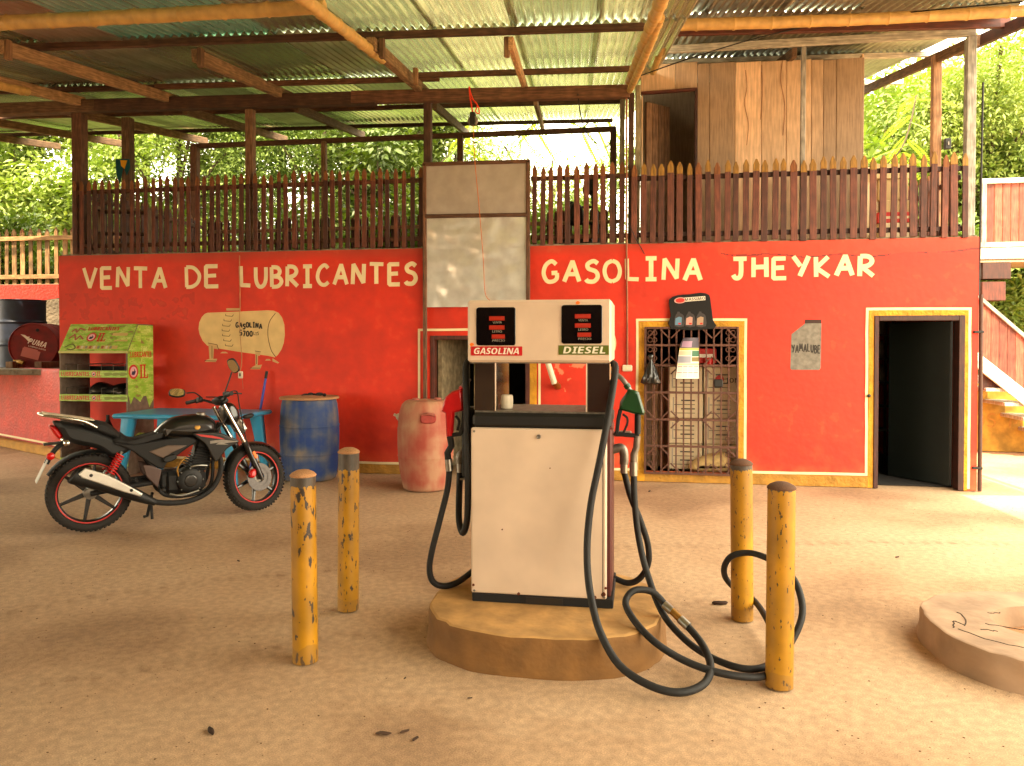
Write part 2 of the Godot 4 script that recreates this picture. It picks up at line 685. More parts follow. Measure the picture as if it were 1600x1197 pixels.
# a wall of thickness t in the plane z = front, from x0 to x1, with openings [x0, y0, x1, y1]
func wall_shape(x0: float, x1: float, y1: float, holes: Array, front: float, t: float, uv := Rect2(0, 0, 1, 1)) -> Shape:
	var s := Shape.new()
	var xs := [x0, x1]
	var ys := [0.0, y1]
	for h in holes:
		xs.append_array([h[0], h[2]])
		ys.append_array([h[1], h[3]])
	xs.sort()
	ys.sort()
	for i in xs.size() - 1:
		for j in ys.size() - 1:
			if xs[i + 1] - xs[i] < 0.001 or ys[j + 1] - ys[j] < 0.001:
				continue
			var cx: float = (xs[i] + xs[i + 1]) * 0.5
			var cy: float = (ys[j] + ys[j + 1]) * 0.5
			var open := false
			for h in holes:
				open = open or (cx > h[0] and cx < h[2] and cy > h[1] and cy < h[3])
			if open:
				continue
			var r := Rect2((xs[i] - uv.position.x) / uv.size.x, (ys[j] - uv.position.y) / uv.size.y, (xs[i + 1] - xs[i]) / uv.size.x, (ys[j + 1] - ys[j]) / uv.size.y)
			for z in [front, front - t]:
				s.quad(Vector3(xs[i], ys[j], z), Vector3(xs[i + 1], ys[j], z), Vector3(xs[i + 1], ys[j + 1], z), Vector3(xs[i], ys[j + 1], z), Vector3(0, 0, 1 if z == front else -1), r)
	var edges := [[x0, 0.0, x0, y1, -1, 0], [x1, 0.0, x1, y1, 1, 0], [x0, y1, x1, y1, 0, 1]]
	for h in holes:
		edges.append_array([[h[0], h[1], h[0], h[3], 1, 0], [h[2], h[1], h[2], h[3], -1, 0], [h[0], h[3], h[2], h[3], 0, -1]])
	for e in edges:
		s.quad(Vector3(e[0], e[1], front), Vector3(e[2], e[3], front), Vector3(e[2], e[3], front - t), Vector3(e[0], e[1], front - t), Vector3(e[4], e[5], 0), Rect2((e[0] - uv.position.x) / uv.size.x, (e[1] - uv.position.y) / uv.size.y, 0.001, (e[3] - e[1]) / uv.size.y + 0.001))
	return s


# the painted plaster: uneven red, a dusty foot, rubbed patches, a long crack, faint runs
func wall_paint() -> ImageTexture:
	var w := 1400
	var h := 345
	var a := FastNoiseLite.new()
	a.seed = 31
	a.frequency = 0.006
	a.fractal_octaves = 5
	var b := FastNoiseLite.new()
	b.seed = 32
	b.frequency = 0.035
	b.fractal_octaves = 4
	var im := Image.create(w, h, false, Image.FORMAT_RGB8)
	var red := Color(0.79, 0.165, 0.045)
	var dusty := Color(0.78, 0.44, 0.27)
	var chalk := Color(0.82, 0.5, 0.36)
	var grey := Color(0.5, 0.27, 0.2)
	for j in h:
		var y := 2.744 * (1.0 - (j + 0.5) / h)
		for i in w:
			var x := -7.54 + 11.14 * (i + 0.5) / w
			var n1 := a.get_noise_2d(i, j * 1.4)
			var n2 := b.get_noise_2d(i, j)
			var c := red * (1.0 + 0.13 * n1 + 0.07 * n2)
			var foot := clampf((0.62 + 0.35 * n1 + 0.2 * n2 - y) / 0.6, 0.0, 1.0)
			c = c.lerp(dusty, foot * foot * (0.85 if x > -1.2 else 0.55))
			var top := clampf((y - 2.62 + 0.05 * n2) / 0.1, 0.0, 1.0)
			c = c.lerp(grey, top * 0.35)
			if n2 > 0.34 and n1 > 0.05:
				c = c.lerp(chalk, clampf((n2 - 0.34) * 3.0, 0.0, 0.12))
			var d1 := Vector2((x + 0.82) / 0.2, (y - 1.3) / 0.42).length()
			if d1 < 1.0 and x < -0.4 and n2 + 0.5 * n1 > 0.12 + 0.25 * d1:
				c = c.lerp(Color(0.84, 0.6, 0.46), 0.7)
			if x > 0.9:
				var yc := 2.585 + 0.02 * sin(x * 2.1) + 0.012 * sin(x * 9.0 + 1.0) + 0.012 * n2
				if absf(y - yc) < 0.006 and n1 > -0.25:
					c = c * 0.45
				elif y > yc:
					c = c.lerp(Color(0.8, 0.3, 0.18), 0.25)
			if x < -5.6 and y > 1.9 and y < 2.25 and n2 > 0.18:
				c = c * 0.9
			c.a = 1.0
			im.set_pixel(i, j, c)
	return ImageTexture.create_from_image(im)


var GLYPH := {
	"V": "0,1 .34,0 .72,1", "E": ".55,1 0,1 0,0 .58,0;0,.52 .48,.54", "N": "0,0 .05,1 .6,.06 .64,1", "T": "0,1 .75,.97;.36,.97 .36,0", "A": "0,0 .4,1 .72,0;.14,.36 .6,.36",
	"D": "0,1 .02,0;~0,1 .36,.95 .62,.62 .56,.25 .3,.03 .0,0", "L": "0,1 .02,.03 .55,0", "U": "~0,1 .02,.35 .18,.03 .42,.05 .58,.35 .6,1",
	"B": "0,1 .02,0;~0,1 .34,.97 .48,.78 .36,.58 .02,.53;~.02,.53 .42,.48 .58,.26 .38,.03 .02,0", "R": "0,0 .02,1;~.02,1 .38,.97 .54,.76 .4,.54 .04,.45;.1,.46 .6,0",
	"I": "0,1 .5,1;.25,1 .25,0;0,0 .5,0", "C": "~.6,.84 .4,1 .12,.8 0,.4 .15,.08 .4,0 .62,.14", "S": "~.55,.88 .35,1 .08,.86 .12,.64 .45,.5 .55,.24 .38,.02 .1,.02 0,.12",
	"G": "~.6,.84 .38,1 .1,.8 0,.4 .15,.05 .4,0 .62,.14 .64,.42;.66,.43 .38,.42", "O": "~.36,1 .1,.85 0,.5 .12,.12 .36,0;~.36,0 .62,.14 .72,.5 .6,.87 .36,1",
	"J": "0,1 .62,1;~.36,1 .36,.25 .26,.03 .1,.02 0,.18", "H": "0,1 0,0;.58,1 .6,0;0,.5 .58,.52", "Y": "0,1 .33,.5;.7,1 .3,0", "K": "0,1 .02,0;.55,1 .02,.45 .6,0", "M": "0,0 .1,1 .38,.3 .66,1 .78,0",
	"5": "~.5,1 .1,1 .06,.58 .4,.6 .52,.3 .3,.02 0,.1", "7": "0,1 .52,1 .2,0", "0": "~.28,1 .06,.8 0,.5 .08,.15 .28,0;~.28,0 .5,.15 .56,.5 .5,.85 .28,1",
}


# hand-painted capitals: every stroke a rounded ribbon, every letter one mesh
func painted_word(called: String, text: String, x0: float, x1: float, y0: float, y1: float, slope: float, brush: float, z: float, m: Material, parent: Node) -> void:
	var total := 0.0
	var widths := []
	for ch in text:
		var most := 0.35
		if ch != " ":
			most = 0.0
			for part in GLYPH[ch].replace("~", "").replace(";", " ").split(" ", false):
				most = maxf(most, float(part.split(",")[0]))
		widths.append(most)
		total += most + 0.32
	total -= 0.32
	var h := y1 - y0
	var k := (x1 - x0) / total
	var x := x0
	for i in text.length():
		if text[i] != " ":
			var s := Shape.new()
			var lift := 0.0
			var wob := rng.randf_range(-0.012, 0.012)
			for stroke in GLYPH[text[i]].split(";"):
				var curve: bool = stroke.begins_with("~")
				var line := PackedVector2Array()
				for p in pts(stroke.trim_prefix("~")):
					line.append(Vector2(x + p.x * k, y0 + p.y * h + (x - x0) * slope + wob))
				if curve:
					line = smooth2(line, 5)
				for poly in Geometry2D.offset_polyline(line, brush * rng.randf_range(0.92, 1.06), Geometry2D.JOIN_ROUND, Geometry2D.END_ROUND):
					if not Geometry2D.is_polygon_clockwise(poly):
						s.prism(poly, 0.002, Transform3D(Basis(), Vector3(0, 0, z + 0.0022 + lift)))
				lift += 0.0006
			put(called, s, m, parent)
		x += (widths[i] + 0.32) * k


# a painted line that wavers a little
func painted_line(line: PackedVector2Array, width: float, z: float, m: Material, parent: Node) -> void:
	var p := PackedVector2Array()
	for i in line.size() - 1:
		var n := maxi(2, int(line[i].distance_to(line[i + 1]) / 0.25))
		for s in n:
			p.append(line[i].lerp(line[i + 1], float(s) / n) + Vector2(rng.randf_range(-0.003, 0.003), rng.randf_range(-0.003, 0.003)))
	p.append(line[-1])
	var s := Shape.new()
	for poly in Geometry2D.offset_polyline(p, width * 0.5, Geometry2D.JOIN_MITER, Geometry2D.END_BUTT):
		if not Geometry2D.is_polygon_clockwise(poly):
			s.prism(poly, 0.002, Transform3D(Basis(), Vector3(0, 0, z)))
	put("painted_border", s, m, parent)


func station() -> void:
	var b := thing("petrol_station", "long red painted station building with cream lettering and three doorways", "building", Vector3.ZERO)
	var paint := StandardMaterial3D.new()
	paint.albedo_texture = wall_paint()
	paint.roughness = 0.62
	paint.heightmap_enabled = true
	# the wall's own uv runs once over its face; the image has y downwards
	paint.uv1_scale = Vector3(1, -1, 1)
	paint.uv1_offset = Vector3(0, 1, 0)
	var relief := FastNoiseLite.new()
	relief.seed = 36
	relief.frequency = 0.07
	relief.fractal_octaves = 4
	paint.heightmap_texture = ImageTexture.create_from_image(relief.get_image(1400, 345))
	paint.heightmap_scale = 0.2
	var doors := [[-2.5, 0.0, -1.285, 1.69], [0.06, 0.1, 1.1, 1.78], [2.545, 0.0, 3.465, 1.9]]
	put("front_wall", wall_shape(-7.54, 3.6, 2.744, doors, -9.0, 0.15, Rect2(-7.54, 0, 11.14, 2.744)), paint, b)
	# rooms behind the doorways, closed on every side
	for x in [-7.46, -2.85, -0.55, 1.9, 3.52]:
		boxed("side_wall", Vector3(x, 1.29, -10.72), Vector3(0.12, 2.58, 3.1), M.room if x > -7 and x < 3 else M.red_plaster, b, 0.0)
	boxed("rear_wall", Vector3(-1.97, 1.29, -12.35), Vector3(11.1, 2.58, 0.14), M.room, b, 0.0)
	boxed("floor_slab", Vector3(-1.97, 2.662, -10.79), Vector3(11.1, 0.155, 3.26), M.concrete, b, 0.0)
	# mortar lip along the top of the wall
	var lip := Shape.new()
	var row0 := PackedVector2Array()
	for i in 60:
		row0.append(Vector2(-7.52 + 11.1 * i / 59.0, 2.756 + rng.randf_range(-0.004, 0.012)))
	row0.append(Vector2(3.58, 2.735))
	row0.append(Vector2(-7.52, 2.735))
	lip.prism(row0, 0.14, Transform3D(Basis(), Vector3(0, 0, -9.075)))
	put("mortar_lip", lip, M.concrete, b)
	# ochre skirting and door surrounds, 3 mm proud
	for r in [[-7.54, -2.66, 0.0, 0.118], [-1.14, -0.03, 0.0, 0.118], [-0.03, 0.06, 0.0, 1.85], [0.06, 1.1, 0.0, 0.1], [1.1, 1.166, 0.0, 1.85], [1.166, 2.49, 0.0, 0.125], [2.49, 2.545, 0.0, 1.96], [3.465, 3.505, 0.0, 1.96], [-1.285, -1.2, 0.0, 1.69]]:
		boxed("ochre_band", Vector3((r[0] + r[1]) * 0.5, (r[2] + r[3]) * 0.5, -8.9985), Vector3(r[1] - r[0], r[3] - r[2], 0.009), M.ochre if r[3] > 1.0 else M.ochre_dull, b, 0.002)
	boxed("ochre_band", Vector3(0.58, 1.815, -8.9985), Vector3(1.04, 0.07, 0.009), M.ochre, b, 0.002)
	boxed("ochre_band", Vector3(3.005, 1.93, -8.9985), Vector3(0.92, 0.06, 0.009), M.ochre, b, 0.002)
	# cream borders
	painted_line(pts("-7.5,.134 -2.64,.13 -2.64,1.762 -1.17,1.757 -1.17,.128 -.03,.135 -.03,1.868 1.178,1.862 1.178,.14 2.47,.144 2.47,1.975 3.515,1.972 3.515,.02"), 0.028, -8.9935, M.cream, b)
	# the lettering
	painted_word("painted_letter", "VENTA", -7.17, -6.0, 2.318, 2.575, 0.0, 0.025, -9.0, M.cream, b)
	painted_word("painted_letter", "DE", -5.71, -5.27, 2.315, 2.57, 0.0, 0.025, -9.0, M.cream, b)
	painted_word("painted_letter", "LUBRICANTES", -4.96, -2.68, 2.315, 2.56, 0.0, 0.025, -9.0, M.cream, b)
	painted_word("painted_letter", "GASOLINA", -1.12, 0.68, 2.325, 2.565, 0.0, 0.025, -9.0, M.cream, b)
	painted_word("painted_letter", "JHEYKAR", 1.04, 2.53, 2.335, 2.555, 0.004, 0.0255, -9.0, M.cream, b)
	mural_tank(b)
	mural_can(b)
	# a pale round painted shape that the pump head half hides
	var oval := Shape.new()
	var ring := PackedVector2Array()
	for i in 30:
		ring.append(Vector2(-0.42 + 0.15 * cos(TAU * i / 30), 1.6 + 0.19 * sin(TAU * i / 30)))
	oval.prism(ring, 0.003, Transform3D(Basis(), Vector3(0, 0, -8.9985)))
	put("painted_oval", oval, M.cream, b)
	# left doorway: jamb, dark corridor, pale side wall
	boxed("door_frame", Vector3(-2.475, 0.845, -9.06), Vector3(0.05, 1.69, 0.14), wood("frame_brown"), b)
	boxed("door_frame", Vector3(-1.31, 0.845, -9.06), Vector3(0.05, 1.69, 0.14), wood("frame_brown"), b)
	boxed("door_frame", Vector3(-1.89, 1.665, -9.06), Vector3(1.115, 0.05, 0.14), wood("frame_brown"), b)
	boxed("corridor_wall", Vector3(-2.38, 0.83, -9.75), Vector3(0.05, 1.62, 1.1), M.room_pale, b, 0.0, Vector3(0, -0.1, 0))
	# right doorway: brown frame, green door leaf standing open inside
	boxed("door_frame", Vector3(2.568, 0.95, -9.06), Vector3(0.046, 1.9, 0.16), wood("frame_brown"), b)
	boxed("door_frame", Vector3(3.435, 0.95, -9.06), Vector3(0.06, 1.9, 0.16), wood("frame_brown"), b)
	boxed("door_frame", Vector3(2.998, 1.872, -9.06), Vector3(0.814, 0.056, 0.16), wood("frame_brown"), b)
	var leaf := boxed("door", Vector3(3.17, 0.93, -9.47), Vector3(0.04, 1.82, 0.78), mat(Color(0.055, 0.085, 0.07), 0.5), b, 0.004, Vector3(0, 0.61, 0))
	boxed("room_floor_shade", Vector3(2.7, 0.006, -10.7), Vector3(1.5, 0.012, 3.0), mat(Color(0.12, 0.1, 0.085), 0.9), b, 0.0)  # dark slab: shade of the unlit room put into the floor colour
	var latch := Shape.new()
	latch.lathe(pts("0,0 .018,0 .018,.03 0,.03"), 10, Transform3D(Basis.from_euler(Vector3(PI / 2, 0, 0)), Vector3(2.49, 1.02, -8.99)))
	put("latch", latch, M.wire, b)


func mural_tank(b: Node3D) -> void:
	var z := -8.9985
	var body := Shape.new()
	body.prism(pts("-5.42,1.985 -5.2,1.99 -4.9,2.0 -4.6,2.01 -4.52,2.005 -4.46,1.98 -4.41,1.92 -4.38,1.83 -4.375,1.7 -4.39,1.6 -4.42,1.52 -4.47,1.45 -4.51,1.42 -4.6,1.44 -5.0,1.49 -5.36,1.545 -5.43,1.57 -5.49,1.63 -5.53,1.71 -5.545,1.78 -5.535,1.86 -5.5,1.93 -5.46,1.97"), 0.003, Transform3D(Basis(), Vector3(0, 0, z)))
	put("painted_tank", body, mat(Color(0.87, 0.74, 0.5), 0.75, "soft"), b)
	var leg_paint := mat(Color(0.8, 0.64, 0.42), 0.75, "soft")
	for l in ["-5.41,1.6 -5.29,1.58 -5.27,1.52 -5.335,1.53 -5.345,1.4 -5.29,1.4 -5.31,1.36 -5.46,1.36 -5.44,1.385 -5.395,1.4", "-4.77,1.5 -4.7,1.49 -4.71,1.44 -4.735,1.44 -4.74,1.32 -4.68,1.33 -4.71,1.27 -4.84,1.27 -4.81,1.3 -4.77,1.32"]:
		var foot := Shape.new()
		foot.prism(pts(l), 0.003, Transform3D(Basis(), Vector3(0, 0, z + 0.0015)))
		put("painted_leg", foot, leg_paint, b)
	for l in ["-5.25,1.47 -5.14,1.47 -5.17,1.49 -5.22,1.49", "-4.64,1.38 -4.56,1.38 -4.58,1.4 -4.62,1.4", "-4.54,1.41 -4.45,1.355 -4.47,1.345 -4.54,1.37"]:
		var foot := Shape.new()
		foot.prism(pts(l), 0.003, Transform3D(Basis(), Vector3(0, 0, z + 0.0015)))
		put("painted_foot", foot, leg_paint, b)
	var hatch := Shape.new()
	hatch.prism(pts("-5.16,2.04 -4.98,2.04 -4.98,2.01 -5.16,2.01"), 0.003, Transform3D(Basis(), Vector3(0, 0, z + 0.0015)))
	put("painted_hatch", hatch, leg_paint, b)
	var ink := Shape.new()
	for line in ["~-4.5,1.97 -4.58,1.86 -4.6,1.7 -4.56,1.52 -4.5,1.43", "-5.16,2.012 -4.98,2.012"]:
		var l := pts(line.trim_prefix("~"))
		if line.begins_with("~"):
			l = smooth2(l)
		for poly in Geometry2D.offset_polyline(l, 0.004):
			ink.prism(poly, 0.002, Transform3D(Basis(), Vector3(0, 0, z + 0.0016)))
	for k in 7:
		var x := -5.17 - 0.05 * sin(k * 0.5)
		var y := 1.945 - k * 0.063
		for poly in Geometry2D.offset_polyline(PackedVector2Array([Vector2(x + 0.0, y + 0.02), Vector2(x, y), Vector2(x + 0.09, y - 0.008), Vector2(x + 0.105, y + 0.012)]), 0.0035):
			ink.prism(poly, 0.002, Transform3D(Basis(), Vector3(0, 0, z + 0.0016)))
	for l in ["-5.36,1.56 -5.36,1.41", "-5.41,1.6 -5.29,1.58 -5.27,1.52", "-4.755,1.45 -4.755,1.34", "-4.77,1.5 -4.7,1.49", "-5.46,1.375 -5.31,1.372", "-4.84,1.285 -4.71,1.285"]:
		for poly in Geometry2D.offset_polyline(pts(l), 0.0035):
			ink.prism(poly, 0.002, Transform3D(Basis(), Vector3(0, 0, z + 0.0036)))
	stuff(put("painted_outline", ink, mat(Color(0.3, 0.2, 0.1), 0.8, "soft"), b))
	painted_word("painted_letter", "GASOLINA", -5.03, -4.68, 1.79, 1.85, 0.0, 0.008, z + 0.001, M.print_dark, b)
	painted_word("painted_letter", "5700", -4.98, -4.81, 1.69, 1.755, 0.0, 0.008, z + 0.001, M.print_dark, b)
	painted_word("painted_letter", "LTS", -4.79, -4.725, 1.695, 1.735, 0.0, 0.003, z + 0.001, M.print_dark, b)


func mural_can(b: Node3D) -> void:
	var can := Shape.new()
	can.prism(pts("1.665,1.315 1.68,1.3 1.972,1.3 1.988,1.32 1.993,1.82 1.82,1.82 1.675,1.7 1.668,1.5"), 0.003, Transform3D(Basis(), Vector3(0, 0, -8.9985)))
	put("painted_can", can, mat(Color(0.5, 0.48, 0.44), 0.75, "cloud", Vector3.ONE * 2.0), b)
	var cap := Shape.new()
	cap.prism(pts("1.815,1.82 1.993,1.82 1.99,1.86 1.818,1.862"), 0.003, Transform3D(Basis(), Vector3(0, 0, -8.998)))
	put("painted_cap", cap, mat(Color(0.22, 0.12, 0.09), 0.75, "soft"), b)
	painted_word("painted_letter", "YAMALUBE", 1.678, 1.98, 1.5, 1.585, 0.0, 0.006, -8.998, M.print_dark, b)


# a picket with a pointed tip of another colour; body and tip are two surfaces of one mesh
func picket_mesh(w: float, h: float, tip_from: float, body: Material, tip: Material) -> ArrayMesh:
	var s := Shape.new()
	s.box(Vector3(0, tip_from * 0.5, 0), Vector3(w, tip_from, 0.018), 0.003)
	var t := Shape.new()
	t.prism(PackedVector2Array([Vector2(-w / 2, tip_from), Vector2(w / 2, tip_from), Vector2(w / 2, maxf(h - w * 0.95, tip_from + 0.004)), Vector2(w * 0.12, h), Vector2(-w * 0.12, h), Vector2(-w / 2, maxf(h - w * 0.95, tip_from + 0.004))]), 0.018, Transform3D(), 0.003)
	return t.mesh(tip, s.mesh(body))


func pickets(f: Node3D, a: Vector3, b: Vector3, step: float, w: float, h: float, tip_from: float, kind: String, tip: Material) -> void:
	var n := int(a.distance_to(b) / step)
	var turn := atan2(-(b - a).z, (b - a).x)
	var kinds := []
	for k in 4:
		kinds.append(picket_mesh(w, h, tip_from, M[kind][k], tip if k < 3 else M.tip_worn))
	for i in n + 1:
		var p := a.lerp(b, float(i) / n) + Vector3(rng.randf_range(-0.008, 0.008), rng.randf_range(-0.015, 0.015), rng.randf_range(-0.003, 0.003))
		var sc := Vector3(rng.randf_range(0.86, 1.12), rng.randf_range(0.985, 1.015), 1)
		put("picket", kinds[rng.randi() % 4], null, f, Transform3D(Basis.from_euler(Vector3(0, turn, rng.randf_range(-0.012, 0.012))) * Basis.from_scale(sc), p))


func upper_floor() -> void:
	var f := thing("picket_fence", "dark brown picket fence above the sign for lubricants, left of the sheet metal hoist", "fence")
	pickets(f, Vector3(-7.3, 2.765, -9.01), Vector3(-2.62, 2.765, -9.01), 0.1015, 0.056, 0.955, 0.83, "picket", M.tip_worn)
	for y in [3.575, 2.87]:
		timber("rail", Vector3(-7.32, y, -9.05), Vector3(-2.58, y, -9.05), 0.03, 0.055, "dark_brown", f)
	f = thing("picket_fence", "short run of brown pickets between the sheet metal hoist and the cabin corner post", "fence")
	pickets(f, Vector3(-1.24, 2.765, -9.01), Vector3(-0.22, 2.765, -9.01), 0.1015, 0.06, 0.92, 0.78, "picket_right", M.tip_worn)
	for y in [3.545, 2.85]:
		timber("rail", Vector3(-1.28, y, -9.05), Vector3(-0.12, y, -9.05), 0.03, 0.055, "dark_brown", f)
	f = thing("picket_fence", "red brown picket fence with ochre tips in front of the plank cabin", "fence")
	pickets(f, Vector3(-0.07, 2.76, -8.99), Vector3(3.45, 2.745, -8.99), 0.1035, 0.067, 0.905, 0.77, "picket_right", M.tip)
	for y in [3.5, 2.85]:
		timber("rail", Vector3(-0.1, y, -9.03), Vector3(3.47, y - 0.01, -9.03), 0.03, 0.055, "frame_brown", f)
	f = thing("picket_fence", "rear picket fence of the upper floor, seen through the front pickets", "fence")
	pickets(f, Vector3(-7.3, 2.765, -12.2), Vector3(-0.3, 2.765, -12.2), 0.112, 0.062, 0.93, 0.9, "picket", M.tip_worn)
	for y in [3.5, 2.9]:
		timber("rail", Vector3(-7.32, y, -12.16), Vector3(-0.25, y, -12.16), 0.03, 0.06, "old_timber", f)
	f = thing("picket_fence", "side picket fence of the upper floor running back from the left corner post", "fence")
	pickets(f, Vector3(-7.36, 2.765, -9.2), Vector3(-7.36, 2.765, -12.1), 0.112, 0.06, 0.95, 0.9, "picket", M.tip_worn)
	for y in [3.56, 2.88]:
		timber("rail", Vector3(-7.33, y, -9.15), Vector3(-7.33, y, -12.15), 0.03, 0.055, "dark_brown", f)
	f = thing("picket_fence", "short brown picket fence behind the cartons at the right end of the upper floor", "fence")
	pickets(f, Vector3(3.42, 2.765, -9.2), Vector3(3.42, 2.765, -11.6), 0.112, 0.06, 0.86, 0.8, "picket_right", M.tip_worn)
	for y in [3.42, 2.88]:
		timber("rail", Vector3(3.46, y, -9.15), Vector3(3.46, y, -11.65), 0.03, 0.055, "frame_brown", f)
	f = thing("picket_fence", "pale unpainted picket fence on the retaining wall at the far left", "fence")
	pickets(f, Vector3(-13.6, 2.61, -11.75), Vector3(-8.6, 2.61, -11.75), 0.158, 0.082, 0.97, 0.9, "picket_light", M.picket_light[1])
	for y in [3.4, 2.74]:
		timber("rail", Vector3(-13.6, y, -11.71), Vector3(-8.6, y, -11.71), 0.03, 0.075, "picket_light", f)
	cabin()
	hoist()


func cabin() -> void:
	var c := thing("plank_cabin", "unpainted plank cabin on the upper floor with a half open plank door", "cabin")
	# vertical planks, each its own board
	var x := 0.0
	var cuts := [0.0, 0.42, 0.685, 0.83, 1.133, 1.44, 1.728, 2.014, 2.15, 2.296, 2.61]
	for i in cuts.size() - 1:
		var low := 4.68 if cuts[i + 1] < 0.7 else 2.75
		var top := 5.04 - 0.02 * i * 0.4 + rng.randf_range(-0.012, 0.012)
		timber("plank", Vector3((cuts[i] + cuts[i + 1]) * 0.5, low, -9.7 - rng.randf_range(0.0, 0.008)), Vector3((cuts[i] + cuts[i + 1]) * 0.5, top, -9.7), cuts[i + 1] - cuts[i] - 0.003, 0.022, "plank", c)
	for i in 8:
		timber("plank", Vector3(2.6, 2.75, -9.86 - i * 0.28), Vector3(2.6, 5.03 + i * 0.035, -9.86 - i * 0.28), 0.022, 0.274, "plank", c)
		timber("plank", Vector3(0.02, 2.75, -9.86 - i * 0.28), Vector3(0.02, 5.03 + i * 0.035, -9.86 - i * 0.28), 0.022, 0.274, "plank", c)
	boxed("rear_boards", Vector3(1.3, 4.15, -12.06), Vector3(2.6, 2.8, 0.03), wood("plank"), c, 0.0)
	timber("door_frame", Vector3(0.668, 2.75, -9.685), Vector3(0.668, 4.7, -9.685), 0.035, 0.05, "frame_brown", c)
	timber("door_frame", Vector3(0.0, 4.685, -9.685), Vector3(0.685, 4.7, -9.685), 0.05, 0.035, "frame_brown", c)
	var d := boxed("door", Vector3(0.21, 3.68, -9.93), Vector3(0.4, 1.86, 0.012), wood("frame_brown"), c, 0.002, Vector3(0, 0.75, 0))
	for i in 4:
		boxed("plank", Vector3(-0.15 + i * 0.1, 0, 0.014), Vector3(0.096, 1.86, 0.014), wood("old_timber"), d, 0.003)
	# cracks that split some boards
	for l in ["1.25,4.9 1.27,4.7 1.24,4.5 1.29,4.25 1.27,4.0", "1.68,5.0 1.66,4.75 1.71,4.45 1.69,4.1", "1.44,4.95 1.45,4.6 1.43,4.3"]:
		var s := Shape.new()
		for poly in Geometry2D.offset_polyline(smooth2(pts(l), 4), 0.0024):
			s.prism(poly, 0.004, Transform3D(Basis(), Vector3(0, 0, -9.686)))
		put("crack", s, mat(Color(0.58, 0.34, 0.17), 0.9), c)


func hoist() -> void:
	var h := thing("sheet_metal_hoist", "tall sheet metal hoist shaft standing above the left doorway", "hoist")
	var frame := [[Vector3(-2.545, 0.03, -8.93), Vector3(-2.545, 3.74, -8.93)], [Vector3(-1.295, 2.02, -8.93), Vector3(-1.295, 3.73, -8.93)], [Vector3(-2.57, 3.735, -8.93), Vector3(-1.27, 3.725, -8.93)], [Vector3(-2.53, 3.115, -8.92), Vector3(-1.3, 3.1, -8.92)]]
	for e in frame:
		timber("frame_timber", e[0], e[1], 0.045, 0.045, "dark_brown", h)
	var f := FastNoiseLite.new()
	f.seed = 77
	f.frequency = 1.6
	f.fractal_octaves = 3
	var k := 0
	for r in [[3.125, 3.715, M.sheet_matt, 0.006], [2.72, 3.09, M.sheet_metal, 0.012], [2.03, 2.735, M.sheet_metal, 0.014]]:
		var rows := []
		for j in 15:
			var row := PackedVector3Array()
			for i in 26:
				var px := lerpf(-2.525, -1.315, i / 25.0)
				var py := lerpf(r[0], r[1], j / 14.0)
				var edge := minf(minf(i, 25 - i), 3.0) / 3.0
				row.append(Vector3(px, py, -8.925 - k * 0.004 + r[3] * 1.7 * f.get_noise_2d(px * 1.3, py * 1.6) * edge))
			rows.append(row)
		var s := Shape.new()
		s.grid(rows, false)
		put("metal_sheet", s, r[2], h)
		k += 1
	# pulley and ropes under the roof beam
	var p := thing("pulley_block", "small pulley on bright orange cord tied to the roof beam above the hoist", "pulley")
	piped("cord", smooth(PackedVector3Array([Vector3(-1.95, 4.56, -8.72), Vector3(-1.94, 4.45, -8.7), Vector3(-1.92, 4.33, -8.7), Vector3(-1.905, 4.24, -8.7)])), 0.009, M.rope_orange, p)
	piped("cord", smooth(PackedVector3Array([Vector3(-1.96, 4.56, -8.74), Vector3(-1.9, 4.4, -8.69), Vector3(-1.84, 4.32, -8.68), Vector3(-1.83, 4.24, -8.69), Vector3(-1.87, 4.26, -8.68), Vector3(-1.85, 4.34, -8.68), Vector3(-1.93, 4.42, -8.69)])), 0.007, M.rope_orange, p)
	var w := Shape.new()
	w.lathe(pts("0,-.018 .03,-.018 -1,0 .03,-.018 .06,-.02 .06,-.008 .045,0 .06,.008 .06,.02 .03,.018 -1,0 .03,.018 0,.018"), 16, Transform3D(Basis.from_euler(Vector3(PI / 2, 0, 0.3)), Vector3(-1.905, 4.16, -8.7)))
	put("wheel", w, M.dull_steel, p)
	boxed("cheek", Vector3(-1.905, 4.18, -8.672), Vector3(0.06, 0.15, 0.008), M.wire, p)
	boxed("cheek", Vector3(-1.905, 4.18, -8.728), Vector3(0.06, 0.15, 0.008), M.wire, p)
	var c := piped("hoist_string", smooth(PackedVector3Array([Vector3(-1.9, 4.12, -8.7), Vector3(-1.89, 3.7, -8.74), Vector3(-1.855, 3.2, -8.8), Vector3(-1.82, 2.6, -8.87), Vector3(-1.8, 2.2, -8.88), Vector3(-1.74, 2.1, -8.88)])), 0.004, M.string)
	tag(c, "thin orange string hanging from the pulley down the metal sheets", "string")
	c = piped("hoist_string", PackedVector3Array([Vector3(-1.85, 4.14, -8.7), Vector3(-1.845, 3.9, -8.72), Vector3(-1.83, 3.76, -8.76), Vector3(-1.93, 3.79, -8.8)]), 0.003, M.wire)
	tag(c, "short dark string looped from the pulley to the top of the metal sheets", "string")


